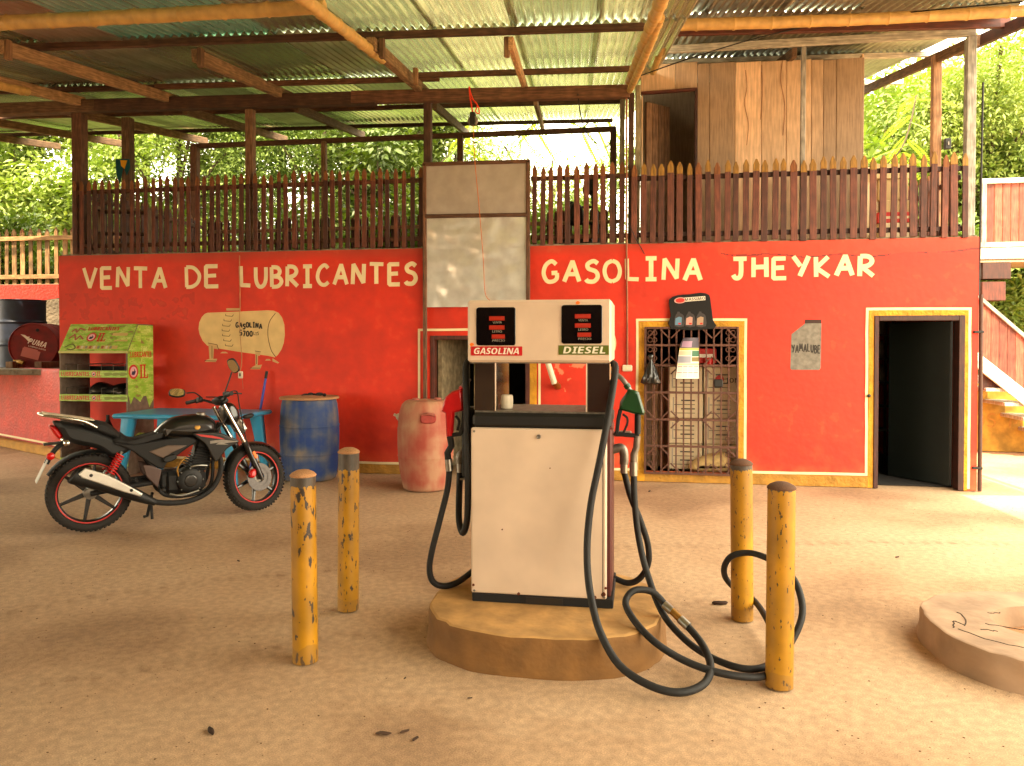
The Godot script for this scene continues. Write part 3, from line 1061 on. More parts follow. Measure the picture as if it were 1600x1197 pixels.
func upper_items() -> void:
	# cabin side: cartons and sacks behind the right fence
	var g := "cartons piled behind the right fence"
	var data := [["carton", Vector3(3.12, 2.745, -10.3), Vector3(0.42, 0.34, 0.3), 0.1, "white printed carton at the bottom of the pile behind the right fence", M.card_white], ["carton", Vector3(3.1, 3.086, -10.3), Vector3(0.4, 0.13, 0.3), 0.0, "red and white carton, second from the bottom behind the right fence", M.print_red], ["carton", Vector3(3.12, 3.217, -10.32), Vector3(0.36, 0.15, 0.28), 0.2, "low brown carton lying on the red one behind the right fence", M.card], ["carton", Vector3(3.1, 3.368, -10.32), Vector3(0.34, 0.26, 0.28), -0.1, "taller brown carton near the top of the pile behind the right fence", M.card], ["carton", Vector3(3.05, 3.63, -10.3), Vector3(0.42, 0.18, 0.3), 0.15, "brown carton on top of the pile, level with the picket tips", M.card]]
	for d in data:
		var t := thing(d[0], d[4], "carton", d[1], d[3], g)
		boxed("box", Vector3(0, d[2].y / 2, 0), d[2], d[5], t, 0.006)
		boxed("tape", Vector3(0, d[2].y + 0.0005, 0), Vector3(d[2].x * 0.98, 0.002, 0.05), M.card_white, t, 0.0)
		if d[5] == M.card_white:
			for k in 3:
				boxed("print", Vector3(-0.12 + k * 0.12, 0.1, d[2].z / 2 + 0.001), Vector3(0.07, 0.05, 0.002), M.print_dark, t, 0.0)
		elif d[5] == M.print_red:
			boxed("print", Vector3(0, 0.065, d[2].z / 2 + 0.001), Vector3(0.36, 0.03, 0.002), M.card_white, t, 0.0)
	var sack := Shape.new()
	sack.pillow(smooth2(pts("-.1,0 .1,0 .12,.4 .11,.82 .0,.86 -.1,.82 -.12,.4"), 3, true), 0.08, 0.05)
	tag(put("sack", sack, M.card_white, self, Transform3D(Basis(), Vector3(2.83, 2.95, -10.3))), "tall white printed sack standing beside the cartons at the cabin's right edge", "sack")
	# a dark exercise machine at the middle fence
	var e := thing("exercise_machine", "dark exercise machine standing behind the short picket fence", "exercise machine", Vector3(-0.95, 2.745, -11.4))
	piped("frame", PackedVector3Array([Vector3(-0.35, 0.05, 0), Vector3(-0.1, 0.55, 0), Vector3(-0.05, 0.95, 0)]), 0.03, M.black_matt, e)
	piped("frame", PackedVector3Array([Vector3(0.32, 0.03, 0), Vector3(0.3, 0.7, 0), Vector3(0.26, 1.28, 0)]), 0.045, M.black_matt, e)
	piped("crossbar", PackedVector3Array([Vector3(-0.3, 0.42, 0), Vector3(0.32, 0.42, 0)]), 0.025, M.black_matt, e)
	piped("crossbar", PackedVector3Array([Vector3(-0.15, 0.62, 0), Vector3(0.32, 0.62, 0)]), 0.022, M.black_matt, e)
	piped("crossbar", PackedVector3Array([Vector3(-0.1, 0.86, 0), Vector3(0.32, 0.86, 0)]), 0.02, M.black_matt, e)
	boxed("foot", Vector3(0, 0.04, 0), Vector3(0.9, 0.07, 0.4), M.black_matt, e, 0.01)
	boxed("weight_stack", Vector3(0.1, 0.25, 0), Vector3(0.3, 0.3, 0.16), M.black_matt, e, 0.01)
	var seat := Shape.new()
	seat.pillow(smooth2(pts("-.14,0 .1,0 .12,.2 .04,.3 -.1,.26"), 4, true), 0.1, 0.06, Transform3D(Basis(), Vector3(0.0, 0.62, 0)))
	put("seat", seat, M.black_matt, e)
	var head := Shape.new()
	head.pillow(smooth2(pts("-.08,0 .12,0 .14,.18 .02,.24 -.07,.16"), 4, true), 0.08, 0.05, Transform3D(Basis(), Vector3(0.2, 1.06, 0)))
	put("console", head, M.black_matt, e)
	# cloth pinned to the side post on the left
	var s := Shape.new()
	s.prism(pts("-.1,.22 .1,.22 .11,.1 .06,-.02 .01,.1 -.04,-.16 -.09,-.02"), 0.008, Transform3D())
	var cl := thing("teal_cloth", "teal and yellow cloth tied to the left side post above the pickets", "cloth", Vector3(-7.55, 4.1, -10.3), 0.2)
	put("cloth", s, plain(Color(0.02, 0.3, 0.33), 0.9), cl)
	var s2 := Shape.new()
	s2.prism(pts("-.03,.2 .07,.2 .03,.07 -.02,.12"), 0.012, Transform3D())
	put("yellow_patch", s2, plain(Color(0.85, 0.62, 0.1), 0.9), cl)
	# old furniture leaning at the left corner of the upper floor
	var o := thing("old_shelf", "old dark wooden shelf standing behind the left corner of the picket fence", "shelf", Vector3(-7.0, 2.745, -9.6), 0.3)
	for y in [0.06, 0.36, 0.66]:
		boxed("shelf", Vector3(0, y, 0), Vector3(0.62, 0.02, 0.26), wood("old_timber"), o)
	for x in [-0.32, 0.32]:
		boxed("side_panel", Vector3(x, 0.36, 0), Vector3(0.022, 0.72, 0.28), wood("old_timber"), o)
	var meter := thing("switch_box", "small dark switch box on the post behind the right fence", "switch box", Vector3(3.68, 4.02, -10.12))
	boxed("case", Vector3.ZERO, Vector3(0.07, 0.13, 0.06), M.wire, meter, 0.006)
	boxed("lever", Vector3(0, 0.0, 0.036), Vector3(0.015, 0.04, 0.012), M.dull_steel, meter, 0.002)


var roof: Node3D


# place in the roof's own frame: a runs right along the purlins, b uphill away from the yard, h off the rafters' top
func on_roof(a: float, b: float, h: float) -> Vector3:
	return roof.transform * Vector3(a, h, -b)


func wavy_sheet(width: float, length: float, sag: float) -> Shape:
	var s := Shape.new()
	var waves := int(round(width / 0.083))
	var rows := []
	for r in 4:
		var t := r / 3.0
		var row := PackedVector3Array()
		for i in waves * 8 + 1:
			row.append(Vector3(width * i / (waves * 8.0) - width / 2, 0.018 * sin(TAU * i / 8.0) - sag * 4.0 * t * (1.0 - t), -length * t))
		rows.append(row)
	s.grid(rows, false)
	return s


func bamboo(called: String, a: Vector3, b: Vector3, r: float, parent: Node, bow := 0.03) -> void:
	var n := maxi(8, int(a.distance_to(b) / 0.09))
	var p := PackedVector3Array()
	var rr := []
	for i in n + 1:
		var t := float(i) / n
		p.append(a.lerp(b, t) + Vector3(0, -bow * sin(PI * t) + rng.randf_range(-0.003, 0.003), 0))
		rr.append(r * (1.0 - 0.12 * t))
	var q := PackedVector3Array()
	var qr := []
	for i in n + 1:
		if i % 4 == 2 and i < n:
			var d := (p[i + 1] - p[i]).normalized()
			for e in [[-0.018, 1.0], [-0.004, 1.13], [0.004, 1.13], [0.018, 1.0]]:
				q.append(p[i] + d * e[0])
				qr.append(rr[i] * e[1])
		else:
			q.append(p[i])
			qr.append(rr[i])
	var xf: Transform3D = parent.transform.affine_inverse()
	for i in q.size():
		q[i] = xf * q[i]
	var s := Shape.new()
	s.tube(q, qr, 10)
	put(called, s, M.bamboo, parent)


var clear_tints := []


func roof_sheets(edges: Array, from: float, to: float, flare: float, tints: Array, special: Material) -> void:
	for i in edges.size() - 1:
		var length: float = edges[i + 1] - edges[i] + 0.16
		var kinds := [wavy_sheet(0.828, length, 0.012).mesh(), wavy_sheet(0.828, length, 0.0).mesh()]
		for c in 24:
			var a := from + 0.76 * c
			if flare == 0.0 and i == 6 and a > -10.4 and a < -8.2:
				continue  # sheets left out, out of view, so sun falls on the red band
			if a + 0.3 > to + flare * edges[i]:
				continue
			var m: Material = tints[rng.randi() % 5]
			if flare == 0.0 and a > -1.5 and i > 2:
				m = clear_tints[rng.randi() % 2]
			if flare == 0.0 and i == 4 and (c == 11 or c == 12):
				m = special
			if flare > 0.0:
				m = tints[4] if rng.randf() < 0.6 else tints[2]
			put("roof_sheet", kinds[rng.randi() % 2], m, roof, Transform3D(Basis.from_euler(Vector3(0.006 + rng.randf_range(-0.003, 0.003), rng.randf_range(-0.004, 0.004), rng.randf_range(-0.004, 0.004))), Vector3(a, 0.092 + 0.004 * (c % 2) + rng.randf_range(-0.004, 0.006), -edges[i])))


func tin_canopy() -> void:
	roof = thing("tin_roof", "wide corrugated tin roof on bamboo and timber rafters over the whole yard", "roof")
	var r1 := Vector3(-0.085, 0.156, -0.984).normalized()
	var r2 := Vector3(-r1.z, 0, r1.x).normalized()
	var up := r2.cross(r1).normalized()
	roof.transform = Transform3D(Basis(r2, up, -r1), Vector3(-1.481, 4.722, -8.9))
	# corrugated sheets, every one its own piece
	var tints := []
	for k in 5:
		var m: StandardMaterial3D = M.tin.duplicate()
		m.albedo_color = [Color(0.92, 0.95, 0.86), Color(0.84, 0.92, 0.8), Color(0.88, 0.9, 0.84), Color(0.95, 0.97, 0.9), Color(0.82, 0.84, 0.78)][k]
		m.roughness = [0.22, 0.27, 0.34, 0.2, 0.4][k]
		m.uv1_offset = Vector3(k * 0.3, 0, k * 0.17)
		tints.append(m)
	var teal := mat(Color(0.74, 0.95, 0.88), 0.25, "metal", Vector3(0.6, 0.6, 0.25), 0.7, 0.0, false)
	teal.backlight_enabled = true
	teal.backlight = Color(0.03, 0.08, 0.07)
	# paler sheets that let some daylight through
	for k in 2:
		var m := mat([Color(0.96, 0.98, 0.9), Color(0.9, 0.95, 0.86)][k], 0.22, "metal", Vector3(0.6, 0.6, 0.25), 0.7, 0.0, false)
		m.backlight_enabled = true
		m.backlight = [Color(0.36, 0.36, 0.29), Color(0.28, 0.29, 0.23)][k]
		clear_tints.append(m)
	roof_sheets([-12.6, -10.5, -8.4, -6.3, -4.15, -1.95, 0.35, 2.6, 4.85], -11.6, 1.75, 0.0, tints, teal)
	# purlins under the sheets
	for b in [-12.4, -10.3, -8.3, -6.2, -4.2]:
		timber("purlin", on_roof(-11.7, b, 0.035), on_roof(1.3, b, 0.035), 0.05, 0.06, "raw_timber", roof)
	for e in [[-11.6, -3.2, -1.98], [-3.3, 1.35, -1.96], [-11.6, -4.4, 0.33], [-4.5, -0.9, 0.3], [-1.2, 1.4, 0.02], [-11.6, -2.0, 2.5], [-2.1, 1.4, 2.45], [-11.6, -3.6, 4.72], [-3.7, 1.4, 4.62]]:
		timber("purlin", on_roof(e[0], e[2], 0.035), on_roof(e[1], e[2] + rng.randf_range(-0.05, 0.05), 0.035), 0.05, 0.062, "dark_brown", roof)
	# rafters under the purlins
	for e in [[-5.68, -10.3, -1.0], [-8.4, -10.3, -1.0], [-1.15, -10.3, -6.0]]:
		timber("rafter", on_roof(e[0], e[1], -0.055), on_roof(e[0], e[2], -0.055), 0.07, 0.1, "raw_timber", roof)
	for e in [[-4.45, -2.45, 1.0, 0.075], [-2.92, -1.85, 0.95, 0.075], [-1.13, -2.1, 0.8, 0.085], [0.14, -1.95, 0.75, 0.05], [-5.7, -1.2, 0.7, 0.08], [-7.25, -1.2, 0.7, 0.08], [-4.8, 1.6, 5.6, 0.07], [-3.17, 1.6, 5.2, 0.07], [-1.22, 1.7, 5.2, 0.06], [0.2, 1.5, 4.8, 0.05], [-6.4, 1.4, 5.6, 0.07], [-8.2, 1.4, 6.0, 0.08], [-9.7, 1.4, 6.0, 0.08]]:
		timber("rafter", on_roof(e[0], e[1], -0.065), on_roof(e[0] - 0.02, e[2], -0.06), e[3], 0.12, "raw_timber" if e[2] < 2.0 else "old_timber", roof)
	# short blocks nailed where rafters meet
	for e in [[-2.86, -1.85], [-1.05, -2.0], [-1.02, -0.6], [0.1, -1.9], [-4.4, -2.4], [1.38, -0.9]]:
		var o := on_roof(e[0], e[1], -0.05)
		timber("block", o + Vector3(0, 0.05, 0), o - Vector3(0, 0.13, 0), 0.05, 0.06, "old_timber", roof)
	bamboo("bamboo_pole", on_roof(-10.5, -3.02, -0.03), on_roof(-1.2, -3.2, -0.03), 0.062, roof)
	bamboo("bamboo_pole", on_roof(-1.2, -9.0, -0.13), on_roof(-1.15, -1.6, -0.1), 0.055, roof)
	bamboo("bamboo_pole", on_roof(-5.75, -9.0, -0.13), on_roof(-5.7, -0.4, -0.1), 0.06, roof)
	bamboo("bamboo_pole", on_roof(1.3, -9.0, -0.13), on_roof(1.36, 0.15, -0.1), 0.055, roof)
	bamboo("bamboo_pole", on_roof(1.38, -3.0, -0.14), on_roof(1.36, 0.4, -0.2), 0.04, roof)
	# beams
	timber("beam", Vector3(-12.0, 4.78, -9.06), Vector3(-7.0, 4.69, -9.07), 0.14, 0.15, "old_timber", roof)
	timber("beam", Vector3(-7.25, 4.7, -9.06), Vector3(-3.2, 4.6, -9.07), 0.12, 0.155, "dark_brown", roof)
	timber("beam", Vector3(-3.5, 4.615, -9.05), Vector3(-0.12, 4.515, -9.07), 0.11, 0.145, "dark_brown", roof)
	timber("beam", Vector3(-7.62, 4.985, -12.2), Vector3(-0.38, 4.955, -12.2), 0.07, 0.08, "dark_brown", roof)
	# posts
	for e in [[-7.31, -9.12, 4.62, 0.14, "dark_brown"], [-4.885, -9.12, 4.56, 0.1, "old_timber"], [-2.56, -9.12, 4.53, 0.09, "dark_brown"], [-7.53, -10.4, 4.95, 0.13, "old_timber"], [-7.53, -12.14, 4.95, 0.12, "dark_brown"], [-5.19, -12.14, 4.95, 0.08, "old_timber"], [-2.87, -12.14, 4.95, 0.09, "dark_brown"], [-0.41, -12.14, 4.96, 0.1, "dark_brown"], [-0.215, -9.12, 4.48, 0.06, "grey_post"], [-0.11, -9.08, 4.5, 0.065, "dark_brown"], [-0.035, -9.12, 4.6, 0.062, "grey_post"]]:
		timber("post", Vector3(e[0], 2.74, e[1]), Vector3(e[0] + rng.randf_range(-0.01, 0.01), e[2], e[1]), e[3], e[3], e[4], roof)
	# the right bay of the roof stands a step higher
	var place := roof.transform.translated(Vector3(0, 0.3, 0))
	roof = thing("tin_roof", "higher tin roof on a white beam over the plank cabin at the right", "roof")
	roof.transform = place
	roof_sheets([-12.4, -10.2, -7.9, -5.6, -3.3, -1.0, 1.2, 3.4], 1.68, 5.5, 0.11, tints, tints[2])
	for b in [-12.2, -10.0, -7.8, -5.5, -3.2]:
		timber("purlin", on_roof(1.3, b, 0.035), on_roof(5.2, b, 0.035), 0.05, 0.06, "raw_timber", roof)
	timber("purlin", on_roof(1.5, -0.66, 0.0), on_roof(5.25, -0.55, 0.0), 0.05, 0.1, "frame_brown", roof)
	for e in [[1.3, 5.5, 1.15], [1.3, 5.7, 3.2]]:
		timber("purlin", on_roof(e[0], e[2], 0.035), on_roof(e[1], e[2], 0.035), 0.05, 0.062, "white_timber" if e[2] > 1.0 else "dark_brown", roof)
	for e in [[5.22, -10.0, 0.5, 0.07], [5.16, -0.1, 3.5, 0.06], [3.3, 0.3, 3.3, 0.06], [1.42, -10.0, -1.0, 0.06], [3.3, -10.0, -4.0, 0.07], [1.42, 1.0, 3.3, 0.05]]:
		timber("rafter", on_roof(e[0], e[1], -0.065), on_roof(e[0], e[2], -0.06), e[3], 0.12, "frame_brown" if e[0] > 5.2 else "old_timber", roof)
	bamboo("bamboo_pole", on_roof(1.6, -8.0, -0.1), on_roof(1.67, -1.0, -0.1), 0.045, roof)
	bamboo("bamboo_pole", on_roof(1.4, -1.1, -0.035), on_roof(5.6, -1.27, -0.035), 0.06, roof)
	bamboo("bamboo_pole", on_roof(1.67, -0.95, -0.1), on_roof(1.64, 0.1, -0.28), 0.04, roof, 0.0)
	timber("beam", Vector3(0.06, 4.968, -9.05), Vector3(3.56, 4.945, -9.04), 0.05, 0.085, "white_timber", roof)
	for e in [[1.795, -9.1, 4.92, 0.05, "white_timber"], [3.515, -9.06, 4.9, 0.095, "white_timber"], [3.575, -10.2, 5.12, 0.1, "old_timber"], [2.7, -11.9, 5.3, 0.1, "white_timber"]]:
		timber("post", Vector3(e[0], 2.74, e[1]), Vector3(e[0] + rng.randf_range(-0.01, 0.01), e[2], e[1]), e[3], e[3], e[4], roof)
	# loose wires
	var w := piped("electric_wire", smooth(PackedVector3Array([Vector3(-0.05, 4.52, -8.6), Vector3(0.535, 4.66, -8.5), Vector3(1.325, 4.85, -8.5), Vector3(2.2, 4.93, -8.4), Vector3(3.2, 4.5, -7.2)])), 0.007, M.wire)
	tag(w, "black wire sagging under the bamboo purlin in front of the plank cabin", "wire")
	w = piped("electric_wire", smooth(PackedVector3Array([Vector3(-0.72, 4.5, -9.0), Vector3(-0.7, 4.3, -9.3), Vector3(-0.62, 4.15, -9.6), Vector3(-0.42, 4.1, -9.9), Vector3(-0.3, 4.3, -9.6)])), 0.007, M.wire)
	tag(w, "black wire looping down from the beam beside the cabin's left corner", "wire")


func height_at(x: float, z: float) -> float:
	var back := clampf((-12.43 - z) / 1.6, 0.0, 1.0)
	var base := 1.0 if x > 3.7 else 2.3
	return lerpf(base, 2.45, back) + maxf(0.0, -16.0 - z) * 0.16


func hillside() -> void:
	var s := Shape.new()
	var f := FastNoiseLite.new()
	f.seed = 8
	f.frequency = 0.2
	var rows := []
	var zs := [-12.43, -12.44, -12.8, -13.3, -14.0, -15.0, -16.5, -18.5, -22.0, -27.0, -35.0, -50.0, -75.0]
	for k in zs.size():
		var row := PackedVector3Array()
		for i in 60:
			var x := -60.0 + i * 2.0
			row.append(Vector3(x, -0.3 if k == 0 else height_at(x, zs[k]) + 0.12 * f.get_noise_2d(x, zs[k]), zs[k]))
		rows.append(row)
	s.grid(rows, false)
	structure(put("hillside", s, mat(Color(0.42, 0.36, 0.2), 0.95, "cloud", Vector3.ONE * 0.4, 0.0, 2.0)))
	# retaining wall with its ledge at the far left
	var w := thing("retaining_wall", "stepped red and bare concrete retaining wall at the far left of the yard", "wall")
	var a := Vector3(-7.3, 0, -9.25)
	var b := Vector3(-13.2, 0, -12.44)
	var d := (b - a).normalized()
	var n := Vector3(-d.z, 0, d.x)
	n = n if n.z > 0 else -n
	var turn := Basis(-d, Vector3.UP, n)
	var face := Shape.new()
	face.box(Vector3(-3.4, 0.61, -0.1), Vector3(6.8, 1.22, 0.2), 0.02)
	put("lower_wall", face, M.red_plaster, w, Transform3D(turn, a))
	boxed("ledge", Vector3(-10.4, 1.17, -11.2), Vector3(6.2, 0.09, 2.4), M.concrete, w, 0.01)
	boxed("kerb", Vector3(-10.2, 0.05, -10.72), Vector3(6.9, 0.13, 0.12), M.ochre_dull, w, 0.02, Vector3(0, atan2(-(a - b).z, (a - b).x), 0))
	var line := Shape.new()
	line.box(Vector3(-3.4, 0.14, 0.003), Vector3(6.8, 0.028, 0.004))
	put("painted_border", line, M.cream, w, Transform3D(turn, a))
	boxed("upper_wall", Vector3(-10.4, 1.9, -11.75), Vector3(6.0, 1.42, 0.2), M.concrete, w, 0.02)
	var band := Shape.new()
	band.prism(pts("-13.3,2.6 -8.2,2.6 -8.7,2.5 -9.4,2.42 -10.3,2.3 -13.3,2.2"), 0.006, Transform3D(Basis(), Vector3(0, 0, -11.648)))
	put("red_band", band, M.red_plaster, w)


func right_stairs() -> void:
	var p := thing("stair_landing", "white edged landing with a red brown board railing above the right stairs", "landing")
	boxed("deck", Vector3(5.6, 2.84, -12.1), Vector3(2.0, 0.16, 1.0), M.white_timber[2], p, 0.01)
	boxed("soffit", Vector3(5.6, 2.735, -12.1), Vector3(1.96, 0.03, 0.96), M.plank[1], p, 0.0)
	for y in [3.84, 2.96]:
		timber("rail", Vector3(4.66, y, -11.62), Vector3(6.6, y, -11.62), 0.05, 0.07, "white_timber", p)
	timber("post", Vector3(4.7, 2.92, -11.62), Vector3(4.7, 3.86, -11.62), 0.06, 0.06, "white_timber", p)
	for i in 18:
		timber("board", Vector3(4.79 + i * 0.104, 2.99, -11.64), Vector3(4.79 + i * 0.104, 3.81, -11.64), 0.101, 0.016, "pink_board", p)
	boxed("bracket", Vector3(4.87, 2.6, -11.75), Vector3(0.36, 0.22, 0.3), wood("frame_brown"), p)
	boxed("bracket", Vector3(4.84, 2.32, -11.75), Vector3(0.3, 0.26, 0.28), wood("frame_brown"), p)
	var s := thing("stairs", "wooden stairs descending to the right beside the station, with sloping board railing", "stairs")
	var dir := Vector3(1, -0.86, 0).normalized()
	# sloping boards, each cut to the slope
	for i in 16:
		var x := 4.6 + i * 0.105
		var top := 2.13 - 0.93 * (x - 4.744)
		var bottom := 1.32 - 0.85 * (x - 4.752)
		var bd := Shape.new()
		bd.prism(PackedVector2Array([Vector2(x, bottom), Vector2(x + 0.102, bottom - 0.087), Vector2(x + 0.102, top - 0.095), Vector2(x, top)]), 0.016, Transform3D(Basis(), Vector3(0, 0, -11.62)), 0.002)
		put("board", bd, wood("pink_board"), s)
	timber("handrail", Vector3(4.55, 2.32, -11.6), Vector3(6.3, 0.69, -11.6), 0.06, 0.05, "white_timber", s)
	timber("stringer", Vector3(4.55, 1.42, -11.58), Vector3(6.3, -0.06, -11.58), 0.05, 0.17, "white_timber", s)
	timber("stringer", Vector3(4.55, 1.36, -12.4), Vector3(6.3, -0.12, -12.4), 0.05, 0.17, "white_timber", s)
	for i in 6:
		boxed("tread", Vector3(4.9 + i * 0.24, 0.95 - i * 0.2, -12.0), Vector3(0.3, 0.05, 0.8), M.white_timber[1], s, 0.006)
	boxed("block", Vector3(4.86, 1.12, -11.72), Vector3(0.26, 0.34, 0.1), wood("frame_brown"), s)
	var y := thing("low_yellow_wall", "low yellow wall under the right stairs with faint scrawled letters", "wall", Vector3(5.6, 0, -12.36))
	boxed("wall", Vector3(0, 0.5, 0), Vector3(3.8, 1.0, 0.12), mat(Color(0.75, 0.58, 0.22), 0.9, "blotch", Vector3.ONE * 0.8), y, 0.01)
	painted_word("painted_letter", "OS", -0.72, -0.44, 0.36, 0.55, 0.0, 0.014, 0.06, M.ochre_dull, y)
	painted_word("painted_letter", "ME", -0.24, 0.1, 0.36, 0.55, 0.0, 0.014, 0.06, M.ochre_dull, y)
	var pipe := thing("drain_pipe", "thin brown pipe clamped to the right end of the red wall", "pipe", Vector3(3.63, 0, -9.0))
	piped("pipe", PackedVector3Array([Vector3(0, 0, 0), Vector3(0.0, 1.1, 0), Vector3(-0.005, 2.12, 0)]), 0.022, mat(Color(0.32, 0.19, 0.14), 0.6), pipe)
	for h in [0.25, 1.72]:
		boxed("clamp", Vector3(-0.03, h, 0), Vector3(0.1, 0.025, 0.06), M.wire, pipe, 0.004)
	piped("thin_pipe", PackedVector3Array([Vector3(-0.02, 2.12, -0.02), Vector3(-0.01, 3.2, -0.02), Vector3(0, 4.4, -0.02)]), 0.011, M.wire, pipe)


func island_and_bollards() -> void:
	for e in [[Vector3(-0.5, 0, -4.2), 0.635, 0.585, "oval concrete island that the fuel dispenser stands on", false], [Vector3(2.2, 0, -4.3), 0.7, 0.58, "cracked round concrete island with a sand filled hole at the right edge", true]]:
		var t := thing("concrete_island", e[3], "island", e[0], 0.0, "concrete islands in the yard")
		if e[4]:
			t.scale = Vector3(1, 0.8, 1)
		var edge := FastNoiseLite.new()
		edge.seed = 21
		edge.frequency = 0.05
		edge.fractal_octaves = 4
		var ring := func(k: float, y: float) -> PackedVector3Array:
			var row := PackedVector3Array()
			for i in 56:
				var a := TAU * i / 56.0
				var c := cos(a)
				var q := sin(a)
				var chip := edge.get_noise_2d(c * 60.0, q * 60.0 + y * 90.0) * (0.014 if y < 0.17 else 0.02)
				row.append(Vector3(signf(c) * pow(absf(c), 0.8) * (e[1] + k + chip), y, signf(q) * pow(absf(q), 0.8) * (e[2] + k + chip)))
			return row
		var side := Shape.new()
		side.grid([ring.call(0.015, -0.05), ring.call(0.006, 0.03), ring.call(0.0, 0.1), ring.call(-0.002, 0.165), ring.call(-0.008, 0.183)], true)
		put("side", side, M.plinth_side_shaded if not e[4] else M.cement, t)
		var top := Shape.new()
		if e[4]:
			var hole := []
			for y in [0.19, 0.185, 0.03]:
				var row := PackedVector3Array()
				for i in 56:
					var a := TAU * i / 56.0
					row.append(Vector3(-0.04 + 0.34 * cos(a), y, -0.03 + 0.28 * sin(a)))
				hole.append(row)
			top.grid([ring.call(-0.008, 0.183), ring.call(-0.02, 0.19), hole[0]], true)
			var inner := Shape.new()
			inner.grid([hole[0], hole[1], hole[2]], true)
			put("hole_rim", inner, M.cement, t)
			var sand := Shape.new()
			var rows := []
			for k in 5:
				var row := PackedVector3Array()
				for i in 40:
					var a := TAU * i / 40.0
					row.append(Vector3(-0.04 + 0.345 * k / 4.0 * cos(a), 0.1 - 0.05 * k / 4.0 + rng.randf_range(-0.006, 0.006), -0.03 + 0.285 * k / 4.0 * sin(a)))
				rows.append(row)
			sand.grid(rows, true)
			put("sand", sand, M.dust, t)
			for l in ["-.62,.1 -.58,.0 -.55,.06 -.5,-.08 -.52,-.14", "-.6,.12 -.5,.26 -.36,.35 -.2,.44 -.02,.5", "-.44,.02 -.32,.06 -.22,.09", "-.5,.1 -.42,.12", "-.35,-.16 -.28,-.17"]:
				var cr := Shape.new()
				var jag := PackedVector2Array()
				for p in smooth2(pts(l), 5):
					jag.append(p + Vector2(rng.randf_range(-0.008, 0.008), rng.randf_range(-0.008, 0.008)))
				for poly in Geometry2D.offset_polyline(jag, 0.003):
					cr.prism(poly, 0.003, Transform3D(Basis.from_euler(Vector3(PI / 2, 0, 0)), Vector3(0, 0.1905, 0)))
				put("crack", cr, mat(Color(0.24, 0.17, 0.11), 1.0), t)
		else:
			top.grid([ring.call(-0.008, 0.183), ring.call(-0.02, 0.19)], true)
			top.fan(ring.call(-0.02, 0.19), Vector3.UP)
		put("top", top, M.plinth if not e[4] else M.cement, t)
	var spots := [[-1.658, -3.62, 0.935, 0.05, 0.32, "front left yellow bollard, heavily chipped with a grey worn top"], [-1.727, -4.37, 0.945, 0.1, 0.26, "rear left yellow bollard with a wide bare grey band under its dusty cap"], [0.647, -3.72, 0.925, 0.005, 0.12, "front right yellow bollard with a black hose looped behind it"], [0.591, -4.59, 0.9, 0.03, 0.1, "rear right yellow bollard that the black hose is wound round"]]
	for k in spots.size():
		var e: Array = spots[k]
		var t := thing("bollard", e[5], "bollard", Vector3(e[0], 0, e[1]), 0.0, "yellow bollards round the fuel dispenser")
		t.rotation.z = [0.009, -0.008, -0.006, 0.011][k]
		var im := Image.create(160, 400, false, Image.FORMAT_RGB8)
		var f := FastNoiseLite.new()
		f.seed = 40 + k
		f.frequency = 0.045 + 0.02 * k
		f.fractal_octaves = 4
		var g := FastNoiseLite.new()
		g.seed = 50 + k
		g.frequency = 0.012
		for j in 400:
			var y: float = e[2] * (j + 0.5) / 400.0
			var from_top: float = e[2] - y
			for i in 160:
				# wraps round the pipe
				var a := TAU * i / 160.0
				var px := cos(a) * 25.0
				var pz := sin(a) * 25.0
				var n := f.get_noise_3d(px * 1.5, j * 0.45, pz * 1.5)
				var m := g.get_noise_3d(px, j * 0.8, pz)
				var c := Color(0.71, 0.5, 0.02) * (0.9 + 0.2 * m)
				var bare: float = e[4] * exp(-from_top * 3.2) + 0.13 * exp(-y * 9.0) + 0.05
				if from_top < e[3] + 0.018 * n:
					c = Color(0.3, 0.26, 0.22) * (0.9 + 0.3 * n)
				elif n > 0.47 + 0.03 * k - bare:
					c = Color(0.2, 0.16, 0.12)
				elif n > 0.42 + 0.03 * k - bare:
					c = Color(0.6, 0.4, 0.07)
				if y < 0.07 + 0.05 * m:
					c = c.lerp(Color(0.5, 0.36, 0.22), 0.45)
				c.a = 1.0
				im.set_pixel(i, j, c)
		var paint := StandardMaterial3D.new()
		paint.albedo_texture = ImageTexture.create_from_image(im)
		paint.roughness = 0.48
		var s := Shape.new()
		s.lathe(PackedVector2Array([Vector2(0.063, 0.0), Vector2(0.063, e[2] * 0.3), Vector2(0.063, e[2] * 0.7), Vector2(0.0625, e[2])]), 28)
		put("pipe", s, paint, t)
		var cap := Shape.new()
		var y0: float = e[2]
		cap.lathe(PackedVector2Array([Vector2(0.062, y0 - 0.004), Vector2(0.066, y0), Vector2(0.0655, y0 + 0.005), Vector2(0.055, y0 + 0.016), Vector2(0.03, y0 + 0.028), Vector2(0.0, y0 + 0.032)]), 28)
		put("cap", cap, M.dust if k < 2 else mat(Color(0.36, 0.24, 0.16), 0.9, "speck", Vector3.ONE * 3.0), t)


